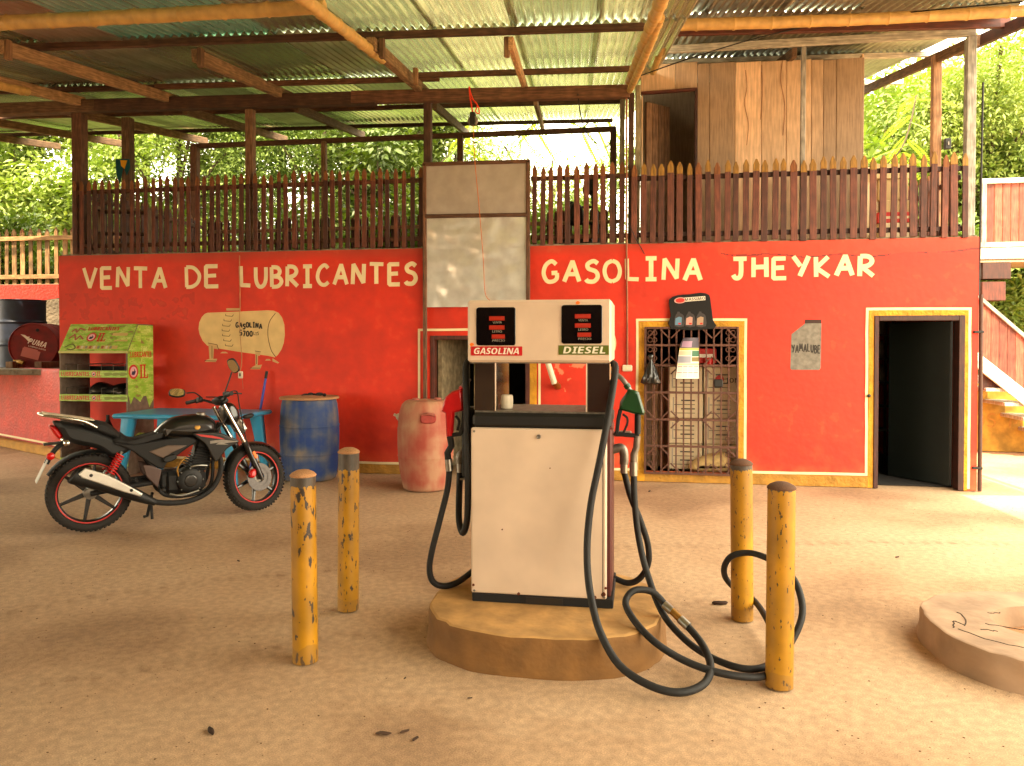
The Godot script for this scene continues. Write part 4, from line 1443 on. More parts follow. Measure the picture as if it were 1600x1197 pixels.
func pump_screen(x: float, y: float, t: Node3D) -> void:
	var s := Shape.new()
	var o := PackedVector2Array()
	for c in [[1, 1, 0], [-1, 1, 1], [-1, -1, 2], [1, -1, 3]]:
		for k in 5:
			var a: float = (c[2] + k / 4.0) * PI / 2
			o.append(Vector2(c[0] * 0.094 + 0.014 * cos(a), c[1] * 0.089 + 0.014 * sin(a)))
	s.prism(o, 0.006, Transform3D(), 0.002)
	var d := put("display", s, M.screen, t, Transform3D(Basis(), Vector3(x, y, 0.253)))
	for r in 3:
		var yy := 0.043 - r * 0.049
		var xx := 0.006 + (0.008 if r == 2 else 0.0)
		var bar := Shape.new()
		bar.box(Vector3.ZERO, Vector3(0.084 if r < 2 else 0.072, 0.023, 0.002))
		var led := put("digit_row", bar, M.led, d, Transform3D(Basis(), Vector3(xx, yy, 0.0042)))
		led.name = "digit_row"
		lettering("printed_label", ["VENTA", "LITRO", "PRECIO"][r], font_plain, [0.05, 0.052, 0.068][r], 0.011, Vector3(xx + 0.002, yy - 0.0215, 0.0042), M.print_grey, d)


var font_plain: SystemFont
var font_bold: SystemFont
var font_serif: SystemFont


func system_font(called: String, weight := 400) -> SystemFont:
	var f := SystemFont.new()
	f.font_names = PackedStringArray([called])
	f.font_weight = weight
	return f


func dispenser() -> void:
	font_plain = system_font("Droid Sans")
	font_bold = system_font("Droid Sans", 700)
	font_serif = system_font("Droid Serif", 700)
	var t := thing("fuel_dispenser", "white double fuel dispenser for gasolina and diesel on the oval island", "fuel dispenser", Vector3(-0.523, 0.19, -4.33))
	# base plate, then the cabinet with its front door panel
	var base := Shape.new()
	base.box(Vector3(0.005, 0.024, 0.0), Vector3(0.765, 0.048, 0.5), 0.004)
	put("base_frame", base, M.black_matt, t)
	boxed("foot_plate", Vector3(0.02, 0.022, 0.252), Vector3(0.2, 0.036, 0.004), M.rusty if M.has("rusty") else M.print_dark, t, 0.0)
	boxed("cabinet", Vector3(0.0, 0.5, -0.012), Vector3(0.748, 0.9, 0.45), M.pump_side, t, 0.006)
	boxed("front_panel", Vector3(-0.015, 0.498, 0.234), Vector3(0.736, 0.905, 0.034), M.pump_white, t, 0.008)
	boxed("side_panel", Vector3(0.371, 0.5, -0.02), Vector3(0.012, 0.88, 0.36), M.pump_side, t, 0.003)
	boxed("side_panel", Vector3(-0.371, 0.5, -0.02), Vector3(0.012, 0.88, 0.36), M.pump_white, t, 0.003)
	boxed("panel_seam", Vector3(0.333, 0.498, 0.2515), Vector3(0.004, 0.88, 0.002), M.print_dark, t, 0.0)
	for e in [[-0.365, 0.06], [0.34, 0.06], [-0.365, 0.93], [0.34, 0.93]]:
		var screw := Shape.new()
		screw.lathe(pts("0,.003 .006,.002 .007,0"), 10, Transform3D(Basis.from_euler(Vector3(PI / 2, 0, 0)), Vector3(e[0], e[1], 0.2505)))
		put("screw", screw, M.dull_steel, t)
	for e in [[0.335, 0.075, 0.014], [0.29, 0.058, 0.01], [0.347, 0.11, 0.008], [-0.37, 0.09, 0.008], [-0.21, 0.4, 0.005], [0.05, 0.74, 0.004], [-0.12, 0.055, 0.009]]:
		var rust := Shape.new()
		rust.prism(smooth2(pts("1,.1 .3,.8 -.5,.5 -.9,-.2 -.2,-.8 .6,-.6"), 2, true), 0.06)
		put("rust_spot", rust, mat(Color(0.42, 0.2, 0.09), 0.9), t, Transform3D(Basis.from_scale(Vector3(e[2], e[2] * 1.2, 0.02)), Vector3(e[0], e[1], 0.2512)))
	var lock := Shape.new()
	lock.lathe(pts("0,0 .012,0 -1,0 .012,0 .012,.008 .009,.011 -1,0 .009,.011 .006,.007 0,.007"), 16, Transform3D(Basis.from_euler(Vector3(PI / 2, 0, 0)), Vector3(-0.01, 0.908, 0.251)))
	put("lock", lock, M.dull_steel, t)
	boxed("black_band", Vector3(0.0, 0.992, 0.002), Vector3(0.752, 0.08, 0.5), M.black_plastic, t, 0.018)
	boxed("tray", Vector3(0.0, 1.036, 0.0), Vector3(0.73, 0.012, 0.46), M.dull_steel, t, 0.003)
	# mirror clad columns either side of the open window
	boxed("column", Vector3(-0.312, 1.172, 0.0), Vector3(0.116, 0.264, 0.46), M.mirror_panel, t, 0.004)
	boxed("column", Vector3(0.308, 1.172, 0.0), Vector3(0.124, 0.264, 0.46), M.mirror_panel, t, 0.004)
	for x in [-0.251, 0.243]:
		boxed("column_edge", Vector3(x, 1.172, 0.226), Vector3(0.006, 0.262, 0.012), M.pump_white, t, 0.002)
	# the head with its two displays
	var head := boxed("head", Vector3(-0.013, 1.474, 0.0), Vector3(0.778, 0.336, 0.5), M.pump_white, t, 0.012)
	boxed("underside", Vector3(0, -0.171, 0), Vector3(0.74, 0.006, 0.46), M.dull_steel, head, 0.0)
	pump_screen(-0.244, 1.5, t)
	pump_screen(0.219, 1.509, t)
	var g := Basis(Vector3(1, 0, 0), Vector3(0.22, 1, 0), Vector3(0, 0, 1))
	var st := boxed("sticker", Vector3(-0.241, 1.367, 0.2515), Vector3(0.282, 0.05, 0.003), M.sticker_red, t, 0.0)
	lettering("printed_word", "GASOLINA", font_bold, 0.25, 0.034, Vector3(0.002, 0, 0.0025), M.print_white, st, g)
	st = boxed("sticker", Vector3(0.229, 1.373, 0.2515), Vector3(0.266, 0.05, 0.003), M.sticker_green, t, 0.0)
	lettering("printed_word", "DIESEL", font_bold, 0.222, 0.036, Vector3(0.006, 0, 0.0025), M.print_white, st, g)
	for p in [Vector3(0.198, 1.623, 0.2505), Vector3(-0.377, 1.402, 0.2505)]:
		var dot := Shape.new()
		dot.prism(smooth2(pts(".012,0 .006,.008 -.004,.009 -.012,0 -.004,-.009 .006,-.006"), 3, true), 0.002)
		put("orange_dot", dot, M.orange, t, Transform3D(Basis(), p))
	# hangers, holsters and swivels on both sides
	boxed("holster", Vector3(-0.435, 0.845, 0.03), Vector3(0.075, 0.4, 0.13), M.black_plastic, t, 0.012)
	boxed("holster_foot", Vector3(-0.43, 0.64, 0.03), Vector3(0.1, 0.012, 0.15), M.dull_steel, t, 0.002)
	boxed("holster", Vector3(0.43, 0.9, -0.03), Vector3(0.1, 0.025, 0.1), M.dull_steel, t, 0.008)
	for e in [[Vector3(0.37, 0.81, -0.02), Vector3(0.42, 0.82, -0.02), Vector3(0.437, 0.79, -0.02), Vector3(0.437, 0.73, -0.02)], [Vector3(-0.37, 0.78, 0.03), Vector3(-0.44, 0.79, 0.04), Vector3(-0.485, 0.77, 0.05), Vector3(-0.491, 0.72, 0.05)]]:
		piped("swivel", smooth(PackedVector3Array(e), 5), 0.026, M.dull_steel, t, 10)
		var end: Vector3 = e[3]
		piped("ferrule", PackedVector3Array([end, end + Vector3(0.0, -0.05, 0)]), 0.021, M.steel, t, 10)
	var cup := thing("plastic_pot", "small cream plastic pot standing in the dispenser's open window", "pot", Vector3(-0.735, 1.232, -4.24))
	var cs := Shape.new()
	cs.lathe(pts("0,0 .03,0 .034,.006 .036,.04 .034,.072 .028,.078 -1,0 .028,.078 .02,.074 0,.072"), 20)
	put("pot", cs, M.pvc, cup)


func nozzle(called: String, label: String, z: float, body: String, spout: PackedVector3Array, guard: String, lever: String, swivel: PackedVector3Array, m: Material) -> Node3D:
	var t := thing(called, label, "fuel nozzle")
	var b := Shape.new()
	b.pillow(pts(body), 0.03, 0.014, Transform3D(Basis(), Vector3(0, 0, z)), 0.7)
	put("body", b, m, t)
	piped("spout", smooth(spout), 0.014, M.dull_steel, t, 10)
	var collar := spout[0].lerp(spout[1], 0.35)
	piped("collar", PackedVector3Array([collar, spout[0].lerp(spout[1], 0.75)]), 0.019, m, t, 10)
	var gu := Shape.new()
	for poly in Geometry2D.offset_polyline(pts(guard), 0.011, Geometry2D.JOIN_ROUND, Geometry2D.END_ROUND):
		gu.prism(poly, 0.03, Transform3D(Basis(), Vector3(0, 0, z)), 0.004)
	put("guard", gu, M.black_plastic, t)
	var le := Shape.new()
	for poly in Geometry2D.offset_polyline(smooth2(pts(lever)), 0.006, Geometry2D.JOIN_ROUND, Geometry2D.END_ROUND):
		le.prism(poly, 0.02, Transform3D(Basis(), Vector3(0, 0, z)), 0.002)
	put("trigger", le, M.black_matt, t)
	piped("swivel", swivel, 0.019, M.black_matt if z > -4.25 else M.dull_steel, t, 10)
	return t


func hoses_and_nozzles() -> void:
	var green := nozzle("fuel_nozzle", "green fuel nozzle hung on the right side of the dispenser, with a long looped hose", -4.27, "-.058,1.352 -.003,1.332 .03,1.222 .023,1.203 -.026,1.209 -.113,1.233 -.106,1.279", PackedVector3Array([Vector3(-0.05, 1.335, -4.27), Vector3(-0.082, 1.385, -4.27), Vector3(-0.108, 1.413, -4.28), Vector3(-0.15, 1.44, -4.3)]), "-.104,1.233 -.116,1.18 -.124,1.1 -.074,1.094 -.012,1.092 -.01,1.21", "-.092,1.208 -.068,1.188 -.067,1.156 -.088,1.106", PackedVector3Array([Vector3(-0.012, 1.09, -4.27), Vector3(-0.018, 1.023, -4.27), Vector3(-0.032, 0.985, -4.27), Vector3(-0.033, 0.92, -4.27)]), M.nozzle_green)
	piped("grip", PackedVector3Array([Vector3(-0.01, 1.21, -4.27), Vector3(-0.011, 1.1, -4.27)]), 0.018, M.black_plastic, green, 10)
	piped("ferrule", PackedVector3Array([Vector3(-0.033, 0.945, -4.27), Vector3(-0.032, 0.87, -4.27)]), 0.022, M.steel, green, 12)
	# from the nozzle down to the ground, once round the bollards, back to the island and the coupling
	var long_hose := [Vector3(-0.032, 0.89, -4.27), Vector3(-0.024, 0.709, -4.25), Vector3(-0.003, 0.541, -4.22), Vector3(0.038, 0.38, -4.16), Vector3(0.117, 0.21, -4.02), Vector3(0.225, 0.111, -3.93), Vector3(0.339, 0.063, -3.85), Vector3(0.466, 0.05, -3.77), Vector3(0.57, 0.045, -3.79), Vector3(0.65, 0.06, -3.86), Vector3(0.74, 0.13, -3.93), Vector3(0.805, 0.25, -4.0), Vector3(0.8, 0.358, -4.12), Vector3(0.755, 0.402, -4.27), Vector3(0.686, 0.42, -4.38), Vector3(0.606, 0.42, -4.46), Vector3(0.52, 0.39, -4.49)]
	var back_hose := [Vector3(0.485, 0.31, -4.55), Vector3(0.51, 0.2, -4.68), Vector3(0.59, 0.11, -4.74), Vector3(0.66, 0.1, -4.62), Vector3(0.69, 0.09, -4.35), Vector3(0.7, 0.06, -4.05), Vector3(0.66, 0.035, -3.87), Vector3(0.58, 0.04, -3.72), Vector3(0.46, 0.055, -3.66), Vector3(0.321, 0.075, -3.66), Vector3(0.19, 0.105, -3.7), Vector3(0.065, 0.167, -3.74), Vector3(-0.03, 0.227, -3.85), Vector3(-0.068, 0.28, -3.94), Vector3(-0.022, 0.325, -3.99), Vector3(0.07, 0.31, -4.02), Vector3(0.138, 0.25, -4.0)]
	var all := PackedVector3Array(long_hose)
	all.append_array(PackedVector3Array(back_hose))
	piped("hose", smooth(all, 5), 0.0175, M.rubber, green, 12)
	piped("coupling", PackedVector3Array([Vector3(0.128, 0.257, -4.003), Vector3(0.165, 0.232, -3.98)]), 0.023, M.steel, green, 12)
	piped("coupling", PackedVector3Array([Vector3(0.165, 0.232, -3.98), Vector3(0.21, 0.2, -3.95)]), 0.019, M.brass, green, 12)
	piped("coupling", PackedVector3Array([Vector3(0.205, 0.203, -3.952), Vector3(0.245, 0.176, -3.925)]), 0.023, M.steel, green, 12)
	piped("hose", smooth(PackedVector3Array([Vector3(0.237, 0.181, -3.93), Vector3(0.305, 0.128, -3.83), Vector3(0.333, 0.08, -3.69), Vector3(0.29, 0.05, -3.56), Vector3(0.18, 0.035, -3.49), Vector3(0.048, 0.053, -3.5), Vector3(-0.089, 0.106, -3.57), Vector3(-0.183, 0.222, -3.66), Vector3(-0.232, 0.341, -3.77), Vector3(-0.256, 0.462, -3.85), Vector3(-0.26, 0.611, -3.9), Vector3(-0.244, 0.781, -3.94), Vector3(-0.216, 0.927, -3.97), Vector3(-0.178, 1.122, -4.0), Vector3(-0.138, 1.37, -4.1), Vector3(-0.13, 1.47, -4.2), Vector3(-0.15, 1.49, -4.28)]), 5), 0.0185, M.rubber, green, 12)
	var c := piped("fuel_hose", smooth(PackedVector3Array([Vector3(-0.086, 0.88, -4.35), Vector3(-0.05, 0.739, -4.36), Vector3(0.004, 0.603, -4.38), Vector3(0.047, 0.462, -4.4), Vector3(0.051, 0.347, -4.42), Vector3(0.005, 0.25, -4.45), Vector3(-0.068, 0.212, -4.47), Vector3(-0.17, 0.24, -4.5)]), 6), 0.0175, M.rubber, self, 12)
	tag(c, "short black hose from the right elbow of the dispenser curving back to its foot", "hose", "hoses of the fuel dispenser")
	var red := nozzle("fuel_nozzle", "red fuel nozzle hanging in its holster on the left side of the dispenser", -4.2, "-1.08,1.296 -1.04,1.329 -.98,1.348 -.965,1.222 -1.025,1.208 -1.034,1.076 -1.073,1.071 -1.079,1.202 -1.103,1.216", PackedVector3Array([Vector3(-0.995, 1.325, -4.2), Vector3(-0.973, 1.362, -4.2), Vector3(-0.945, 1.4, -4.22)]), "-1.06,1.08 -.99,1.09 -.975,1.15 -.97,1.21", "-1.02,1.19 -1.0,1.16 -1.01,1.11", PackedVector3Array([Vector3(-1.053, 1.075, -4.2), Vector3(-1.045, 1.021, -4.2), Vector3(-1.068, 0.98, -4.2), Vector3(-1.062, 0.93, -4.2)]), M.nozzle_red)
	piped("ferrule", PackedVector3Array([Vector3(-1.062, 0.945, -4.2), Vector3(-1.056, 0.88, -4.2)]), 0.022, M.steel, red, 12)
	piped("hose", smooth(PackedVector3Array([Vector3(-1.056, 0.9, -4.2), Vector3(-1.069, 0.774, -4.2), Vector3(-1.105, 0.614, -4.18), Vector3(-1.15, 0.433, -4.17), Vector3(-1.168, 0.321, -4.18), Vector3(-1.152, 0.246, -4.2), Vector3(-1.106, 0.212, -4.24), Vector3(-1.046, 0.212, -4.3), Vector3(-0.99, 0.24, -4.38), Vector3(-0.9, 0.31, -4.47)]), 6), 0.0175, M.rubber, red, 12)
	c = piped("fuel_hose", smooth(PackedVector3Array([Vector3(-0.93, 1.5, -4.28), Vector3(-0.968, 1.48, -4.24), Vector3(-0.952, 1.3, -4.17), Vector3(-0.934, 1.02, -4.12), Vector3(-0.932, 0.77, -4.12), Vector3(-0.942, 0.617, -4.14), Vector3(-0.972, 0.54, -4.17), Vector3(-1.005, 0.59, -4.22), Vector3(-1.016, 0.711, -4.26), Vector3(-1.014, 0.87, -4.28)]), 6), 0.0185, M.rubber, self, 12)
	tag(c, "black hose hanging in a long U down the left edge of the dispenser", "hose", "hoses of the fuel dispenser")


func flat(s: Shape, outline: String, hw: float, z := 0.0, round_in := 0.02, bend := true) -> void:
	var p := pts(outline)
	s.pillow(smooth2(p, 4, true) if bend else p, hw, round_in, Transform3D(Basis(), Vector3(0, 0, z)))


func ring_shape(r: float, section: float, squash: float, at: Vector3, sides := 40, n := 10) -> Shape:
	var s := Shape.new()
	var rows := []
	for i in sides + 1:
		var a := TAU * i / sides
		var c := Vector3(cos(a), sin(a), 0)
		var row := PackedVector3Array()
		for j in n:
			var b := TAU * j / n
			row.append(at + c * (r + section * cos(b)) + Vector3(0, 0, section * squash * sin(b)))
		rows.append(row)
	s.grid(rows, true)
	return s


func bike_wheel(t: Node3D, at: Vector3, outer: float, half: float, xf: Transform3D) -> void:
	var tyre := Shape.new()
	var rows := []
	var prof := pts("-.7,.0 -.95,.022 -1,.045 -.86,.062 -.5,.073 0,.077 .5,.073 .86,.062 1,.045 .95,.022 .7,0")
	for i in 49:
		var a := TAU * i / 48
		var row := PackedVector3Array()
		for p in prof:
			var r := outer - 0.077 + p.y
			row.append(at + Vector3(cos(a) * r, sin(a) * r, p.x * half))
		rows.append(row)
	tyre.grid(rows, true)
	var w := put("wheel", tyre, M.tyre, t, xf)
	w.name = "wheel"
	# tread blocks stand proud of the tyre
	var tread := Shape.new()
	for i in 56:
		for s in [-1.0, 1.0]:
			var a: float = TAU * (i + (0.25 if s > 0 else 0.0)) / 56
			var turn := Basis(Vector3(0, 0, 1), a - PI / 2) * Basis(Vector3(0, 1, 0), s * 0.5)
			tread.box(at + Vector3(cos(a), sin(a), 0) * (outer - 0.006) + Vector3(0, 0, s * half * 0.5), Vector3(0.018, 0.012, half * 0.85), 0.003, turn)
	stuff(put("tread", tread, M.tyre, w))
	var rim := Shape.new()
	var ri := outer - 0.077
	for s in [-1.0, 1.0]:
		rim.lathe(PackedVector2Array([Vector2(ri + 0.008, 0.0), Vector2(ri + 0.006, half * 0.72), Vector2(ri - 0.01, half * 0.74), Vector2(ri - 0.016, half * 0.3), Vector2(ri - 0.018, 0)]), 40, Transform3D(Basis.from_euler(Vector3(s * PI / 2, 0, 0)), at))
	put("rim", rim, M.black_gloss, w)
	for s in [-1.0, 1.0]:
		put("red_stripe", ring_shape(ri + 0.001, 0.006, 0.5, at + Vector3(0, 0, s * half * 0.73)), M.print_red, w)
	for k in 6:
		var a := TAU * k / 6.0 + 0.35
		var sp := Shape.new()
		sp.prism(PackedVector2Array([Vector2(0.03, -0.02), Vector2(ri, -0.011), Vector2(ri, 0.011), Vector2(0.03, 0.02)]), 0.032, Transform3D(Basis(Vector3(0, 0, 1), a), at), 0.006)
		put("spoke", sp, M.black_gloss, w)
	var hub := Shape.new()
	hub.lathe(PackedVector2Array([Vector2(0, -half * 1.1), Vector2(0.05, -half * 1.1), Vector2(-1, 0), Vector2(0.05, -half * 1.1), Vector2(0.055, 0), Vector2(0.05, half * 1.1), Vector2(-1, 0), Vector2(0.05, half * 1.1), Vector2(0.02, half * 1.2), Vector2(0, half * 1.2)]), 24, Transform3D(Basis.from_euler(Vector3(PI / 2, 0, 0)), at))
	put("hub", hub, M.dull_steel, w)


func motorcycle() -> void:
	var t := thing("motorcycle", "black motorcycle with red rim stripes parked on its side stand before the red wall", "motorcycle", Vector3(-4.59, 0.0, -5.877), deg_to_rad(44.1))
	var flip := Transform3D()
	bike_wheel(t, Vector3(-0.045, 0.328, 0), 0.328, 0.062, flip)
	# everything that turns with the handlebar
	var axis := Vector3(-0.46, 0.887, 0).normalized()
	var turn := Basis(axis, deg_to_rad(20))
	var pivot := Vector3(1.03, 0.92, 0)
	var steer := Transform3D(turn, pivot - turn * pivot + Vector3(0.0, 0.0, 0.0))
	bike_wheel(t, Vector3(1.345, 0.318, 0), 0.312, 0.05, steer)
	for z in [-0.085, 0.085]:
		piped("fork_tube", PackedVector3Array([Vector3(1.02, 1.02, z), Vector3(1.215, 0.64, z)]), 0.02, M.chrome, t, 12).transform = steer
		piped("fork_leg", PackedVector3Array([Vector3(1.205, 0.66, z), Vector3(1.235, 0.6, z), Vector3(1.33, 0.38, z), Vector3(1.362, 0.3, z)]), [0.029, 0.031, 0.028, 0.024], M.black_gloss, t, 12).transform = steer
	var amber := boxed("fork_reflector", Vector3(1.27, 0.53, 0.118), Vector3(0.03, 0.07, 0.012), M.orange, t, 0.003)
	amber.transform = steer * Transform3D(Basis(Vector3(0, 0, 1), 0.45), Vector3(1.285, 0.53, 0.118))
	var fe := Shape.new()
	var rows := []
	for i in 13:
		var a := deg_to_rad(lerpf(28, 165, i / 12.0))
		var row := PackedVector3Array()
		for j in 9:
			var b := lerpf(-1.0, 1.0, j / 8.0)
			var r := 0.345 - 0.03 * b * b
			row.append(Vector3(1.345 + cos(a) * r, 0.318 + sin(a) * r, b * 0.068))
		rows.append(row)
	fe.grid(rows, false)
	put("front_fender", fe, M.black_gloss, t, steer)
	var disc := Shape.new()
	disc.lathe(pts("0.05,.074 .13,.074 -1,0 .13,.074 .132,.077 .13,.08 -1,0 .13,.08 .09,.08 -1,0 .088,.076 .05,.076"), 32, Transform3D(Basis.from_euler(Vector3(PI / 2, 0, 0)), Vector3(1.345, 0.318, 0)))
	put("brake_disc", disc, mat(Color(0.3, 0.28, 0.27), 0.35, "cloud", Vector3.ONE * 6.0, 0.8), t, steer)
	var cal := Shape.new()
	flat(cal, "1.235,.385 1.285,.4 1.295,.345 1.26,.315 1.225,.335", 0.03, 0.09)
	put("brake_caliper", cal, M.red_gloss, t, steer)
	# head lamp and its cowl
	var cowl := Shape.new()
	flat(cowl, "1.05,1.02 1.13,1.04 1.2,.95 1.19,.86 1.12,.83 1.06,.9", 0.09, 0.0, 0.045)
	put("head_cowl", cowl, M.black_gloss, t, steer)
	var lamp := Shape.new()
	flat(lamp, "1.12,.93 1.2,.92 1.26,.83 1.255,.75 1.22,.74 1.15,.82", 0.085, 0.0, 0.05)
	put("headlight", lamp, plain(Color(0.6, 0.58, 0.54), 0.1, 0.5), t, steer)
	for z in [-0.17, 0.17]:
		var ind := Shape.new()
		flat(ind, "1.16,.9 1.24,.92 1.27,.9 1.24,.875 1.17,.87", 0.025, z)
		put("turn_signal", ind, M.black_plastic, t, steer)
	# handlebar, grips, levers, mirrors
	piped("handlebar", smooth(PackedVector3Array([Vector3(0.93, 1.09, -0.36), Vector3(0.97, 1.1, -0.22), Vector3(1.02, 1.06, -0.1), Vector3(1.02, 1.05, 0.0), Vector3(1.02, 1.06, 0.1), Vector3(0.97, 1.1, 0.22), Vector3(0.93, 1.09, 0.36)])), 0.012, M.black_matt, t).transform = steer
	for z in [-1.0, 1.0]:
		piped("grip", PackedVector3Array([Vector3(0.955, 1.097, 0.26 * z), Vector3(0.925, 1.09, 0.38 * z)]), 0.018, M.rubber, t, 10).transform = steer
		piped("lever", smooth(PackedVector3Array([Vector3(0.99, 1.1, 0.22 * z), Vector3(1.04, 1.1, 0.28 * z), Vector3(1.02, 1.085, 0.38 * z)])), 0.007, M.wire, t, 6).transform = steer
		boxed("switch_housing", Vector3(0, 0, 0), Vector3(0.05, 0.05, 0.06), M.black_plastic, t, 0.01).transform = steer * Transform3D(Basis(), Vector3(0.968, 1.1, 0.225 * z))
	var stems := [[Vector3(0.97, 1.12, 0.2), Vector3(1.0, 1.22, 0.23), Vector3(1.03, 1.3, 0.24)], [Vector3(0.97, 1.12, -0.2), Vector3(0.93, 1.17, -0.24), Vector3(0.86, 1.17, -0.26)]]
	var faces := [[Vector3(1.045, 1.36, 0.25), Vector3(-0.7, -0.3, 0.65), 0.35], [Vector3(0.775, 1.175, -0.27), Vector3(-0.5, 0.28, 0.8), 1.45]]
	for k in 2:
		piped("mirror_stem", smooth(PackedVector3Array(stems[k])), 0.007, M.wire, t, 8).transform = steer
		var fz: Vector3 = (faces[k][1] as Vector3).normalized()
		var fx := Vector3.UP.cross(fz).normalized()
		var bas := Basis(fx, fz.cross(fx), fz) * Basis(Vector3(0, 0, 1), faces[k][2])
		var shell := Shape.new()
		shell.pillow(smooth2(pts(".032,.062 -.027,.066 -.045,0 -.027,-.066 .032,-.062 .045,0"), 4, true), 0.018, 0.02)
		var mo := put("mirror", shell, M.black_plastic, t, steer * Transform3D(bas, faces[k][0]))
		var gl := Shape.new()
		gl.prism(smooth2(pts(".025,.052 -.022,.056 -.037,0 -.022,-.056 .025,-.052 .037,0"), 4, true), 0.004)
		put("mirror_glass", gl, plain(Color(0.9, 0.85, 0.72), 0.06, 1.0), mo, Transform3D(Basis(), Vector3(0, 0, 0.0185)))
	var dash := Shape.new()
	flat(dash, ".98,1.08 1.06,1.11 1.1,1.05 1.02,1.02", 0.07, 0.0)
	put("dashboard", dash, M.black_plastic, t, steer)
	# tank, shrouds and seats
	var tank := Shape.new()
	tank.pillow(smooth2(pts(".46,.79 .5,.86 .56,.91 .64,.94 .8,.955 .92,.93 .99,.86 .98,.77 .85,.72 .6,.74"), 4, true), 0.13, 0.085, Transform3D(), 0.8)
	put("fuel_tank", tank, M.black_gloss, t)
	var fill := Shape.new()
	fill.lathe(pts("0,0 .035,0 .04,-.008 .04,-.03"), 20, Transform3D(Basis(), Vector3(0.86, 0.965, 0)))
	put("tank_cap", fill, M.dull_steel, t)
	var em := Shape.new()
	em.lathe(pts("0,0 .022,0 .026,-.003 .026,-.008"), 20, Transform3D(Basis.from_euler(Vector3(PI / 2 - 0.25, 0, 0)), Vector3(0.8, 0.845, 0.133)))
	put("tank_badge", em, M.brass, t)
	for z in [-1.0, 1.0]:
		var sh := Shape.new()
		flat(sh, ".76,.79 .95,.79 1.06,.75 1.16,.69 1.05,.63 .96,.52 .91,.58 .86,.68", 0.018, 0.145 * z, 0.014)
		put("tank_shroud", sh, M.black_gloss, t)
		var fl := Shape.new()
		fl.prism(pts(".78,.785 .92,.762 1.0,.735 1.03,.72 .93,.738 .82,.762"), 0.003, Transform3D(Basis(), Vector3(0, 0, 0.1645 * z)))
		put("red_flash", fl, M.print_red, t)
		fl = Shape.new()
		fl.prism(pts(".9,.715 1.0,.72 1.15,.692 1.02,.685 1.06,.67 .95,.68 .98,.695 .9,.69"), 0.003, Transform3D(Basis(), Vector3(0, 0, 0.1645 * z)))
		put("silver_flash", fl, M.dull_steel, t)
		var sp := Shape.new()
		flat(sp, ".12,.75 .25,.68 .37,.58 .5,.49 .56,.55 .72,.66 .8,.72 .72,.76 .5,.75 .3,.73", 0.02, 0.105 * z, 0.014)
		put("side_cover", sp, M.black_matt, t)
		sp = Shape.new()
		flat(sp, ".4,.655 .55,.7 .71,.684 .58,.63 .52,.58", 0.012, 0.128 * z, 0.01, false)
		put("grey_panel", sp, mat(Color(0.36, 0.28, 0.22), 0.5, "soft"), t)
		sp = Shape.new()
		flat(sp, ".346,.548 .42,.53 .5,.489 .467,.33 .372,.44", 0.012, 0.128 * z, 0.01, false)
		put("grey_panel", sp, mat(Color(0.32, 0.23, 0.2), 0.5, "soft"), t)
		sp = Shape.new()
		flat(sp, ".52,.6 .6,.62 .62,.58 .56,.55 .51,.56", 0.02, 0.14 * z, 0.012)
		put("air_cover", sp, M.black_plastic, t)
	var seat := Shape.new()
	seat.pillow(smooth2(pts(".1,.78 .18,.83 .24,.79 .32,.78 .45,.81 .53,.82 .54,.77 .4,.74 .24,.7 .12,.72"), 4, true), 0.125, 0.05, Transform3D(), 0.9)
	put("seat", seat, M.black_matt, t)
	seat = Shape.new()
	seat.pillow(smooth2(pts("-.1,.9 -.05,.945 .06,.93 .14,.87 .19,.81 .16,.77 .02,.83"), 4, true), 0.11, 0.035)
	put("pillion_seat", seat, M.black_matt, t)
	var tail := Shape.new()
	tail.pillow(smooth2(pts("-.31,.955 -.15,.925 .02,.86 .2,.76 .3,.7 .14,.61 0,.7 -.2,.77 -.27,.87"), 4, true), 0.1, 0.045)
	put("tail_cowl", tail, M.black_plastic, t)
	for z in [-1.0, 1.0]:
		piped("grab_rail", smooth(PackedVector3Array([Vector3(0.0, 0.89, 0.13 * z), Vector3(-0.1, 0.95, 0.13 * z), Vector3(-0.25, 0.985, 0.12 * z), Vector3(-0.38, 1.01, 0.08 * z), Vector3(-0.41, 1.02, 0.0)])), 0.013, M.chrome, t)
	var rack := Shape.new()
	rack.box(Vector3(-0.2, 0.985, 0), Vector3(0.38, 0.014, 0.19), 0.005, Basis(Vector3(0, 0, 1), -0.2))
	put("luggage_rack", rack, M.pvc, t)
	# tail lamp, signals and plate
	var tl := Shape.new()
	flat(tl, "-.34,.92 -.28,.9 -.24,.82 -.27,.8 -.31,.85", 0.05, 0.0)
	put("tail_light", tl, M.red_gloss, t)
	piped("plate_arm", smooth(PackedVector3Array([Vector3(-0.18, 0.78, 0), Vector3(-0.27, 0.74, 0), Vector3(-0.33, 0.66, 0), Vector3(-0.36, 0.6, 0)])), 0.02, M.black_plastic, t)
	boxed("plate_guard", Vector3(-0.31, 0.765, 0), Vector3(0.14, 0.015, 0.1), M.black_plastic, t, 0.004, Vector3(0, 0, 0.05))
	boxed("number_plate", Vector3(-0.395, 0.545, 0), Vector3(0.008, 0.2, 0.15), plain(Color(0.7, 0.7, 0.68), 0.35), t, 0.002, Vector3(0, 0, -0.42))
	var rf := Shape.new()
	rf.lathe(pts("0,.03 .026,.026 .032,.01 .03,0 0,0"), 16, Transform3D(Basis.from_euler(Vector3(PI / 2, 0, 0)), Vector3(-0.33, 0.663, 0.02)))
	put("red_reflector", rf, M.red_gloss, t)
	for z in [-0.13, 0.13]:
		var b := Shape.new()
		b.lathe(pts("0,-.03 .02,-.024 .03,0 .02,.024 0,.03"), 14, Transform3D(Basis(), Vector3(-0.22, 0.775, z)))
		put("rear_signal", b, M.chrome, t)
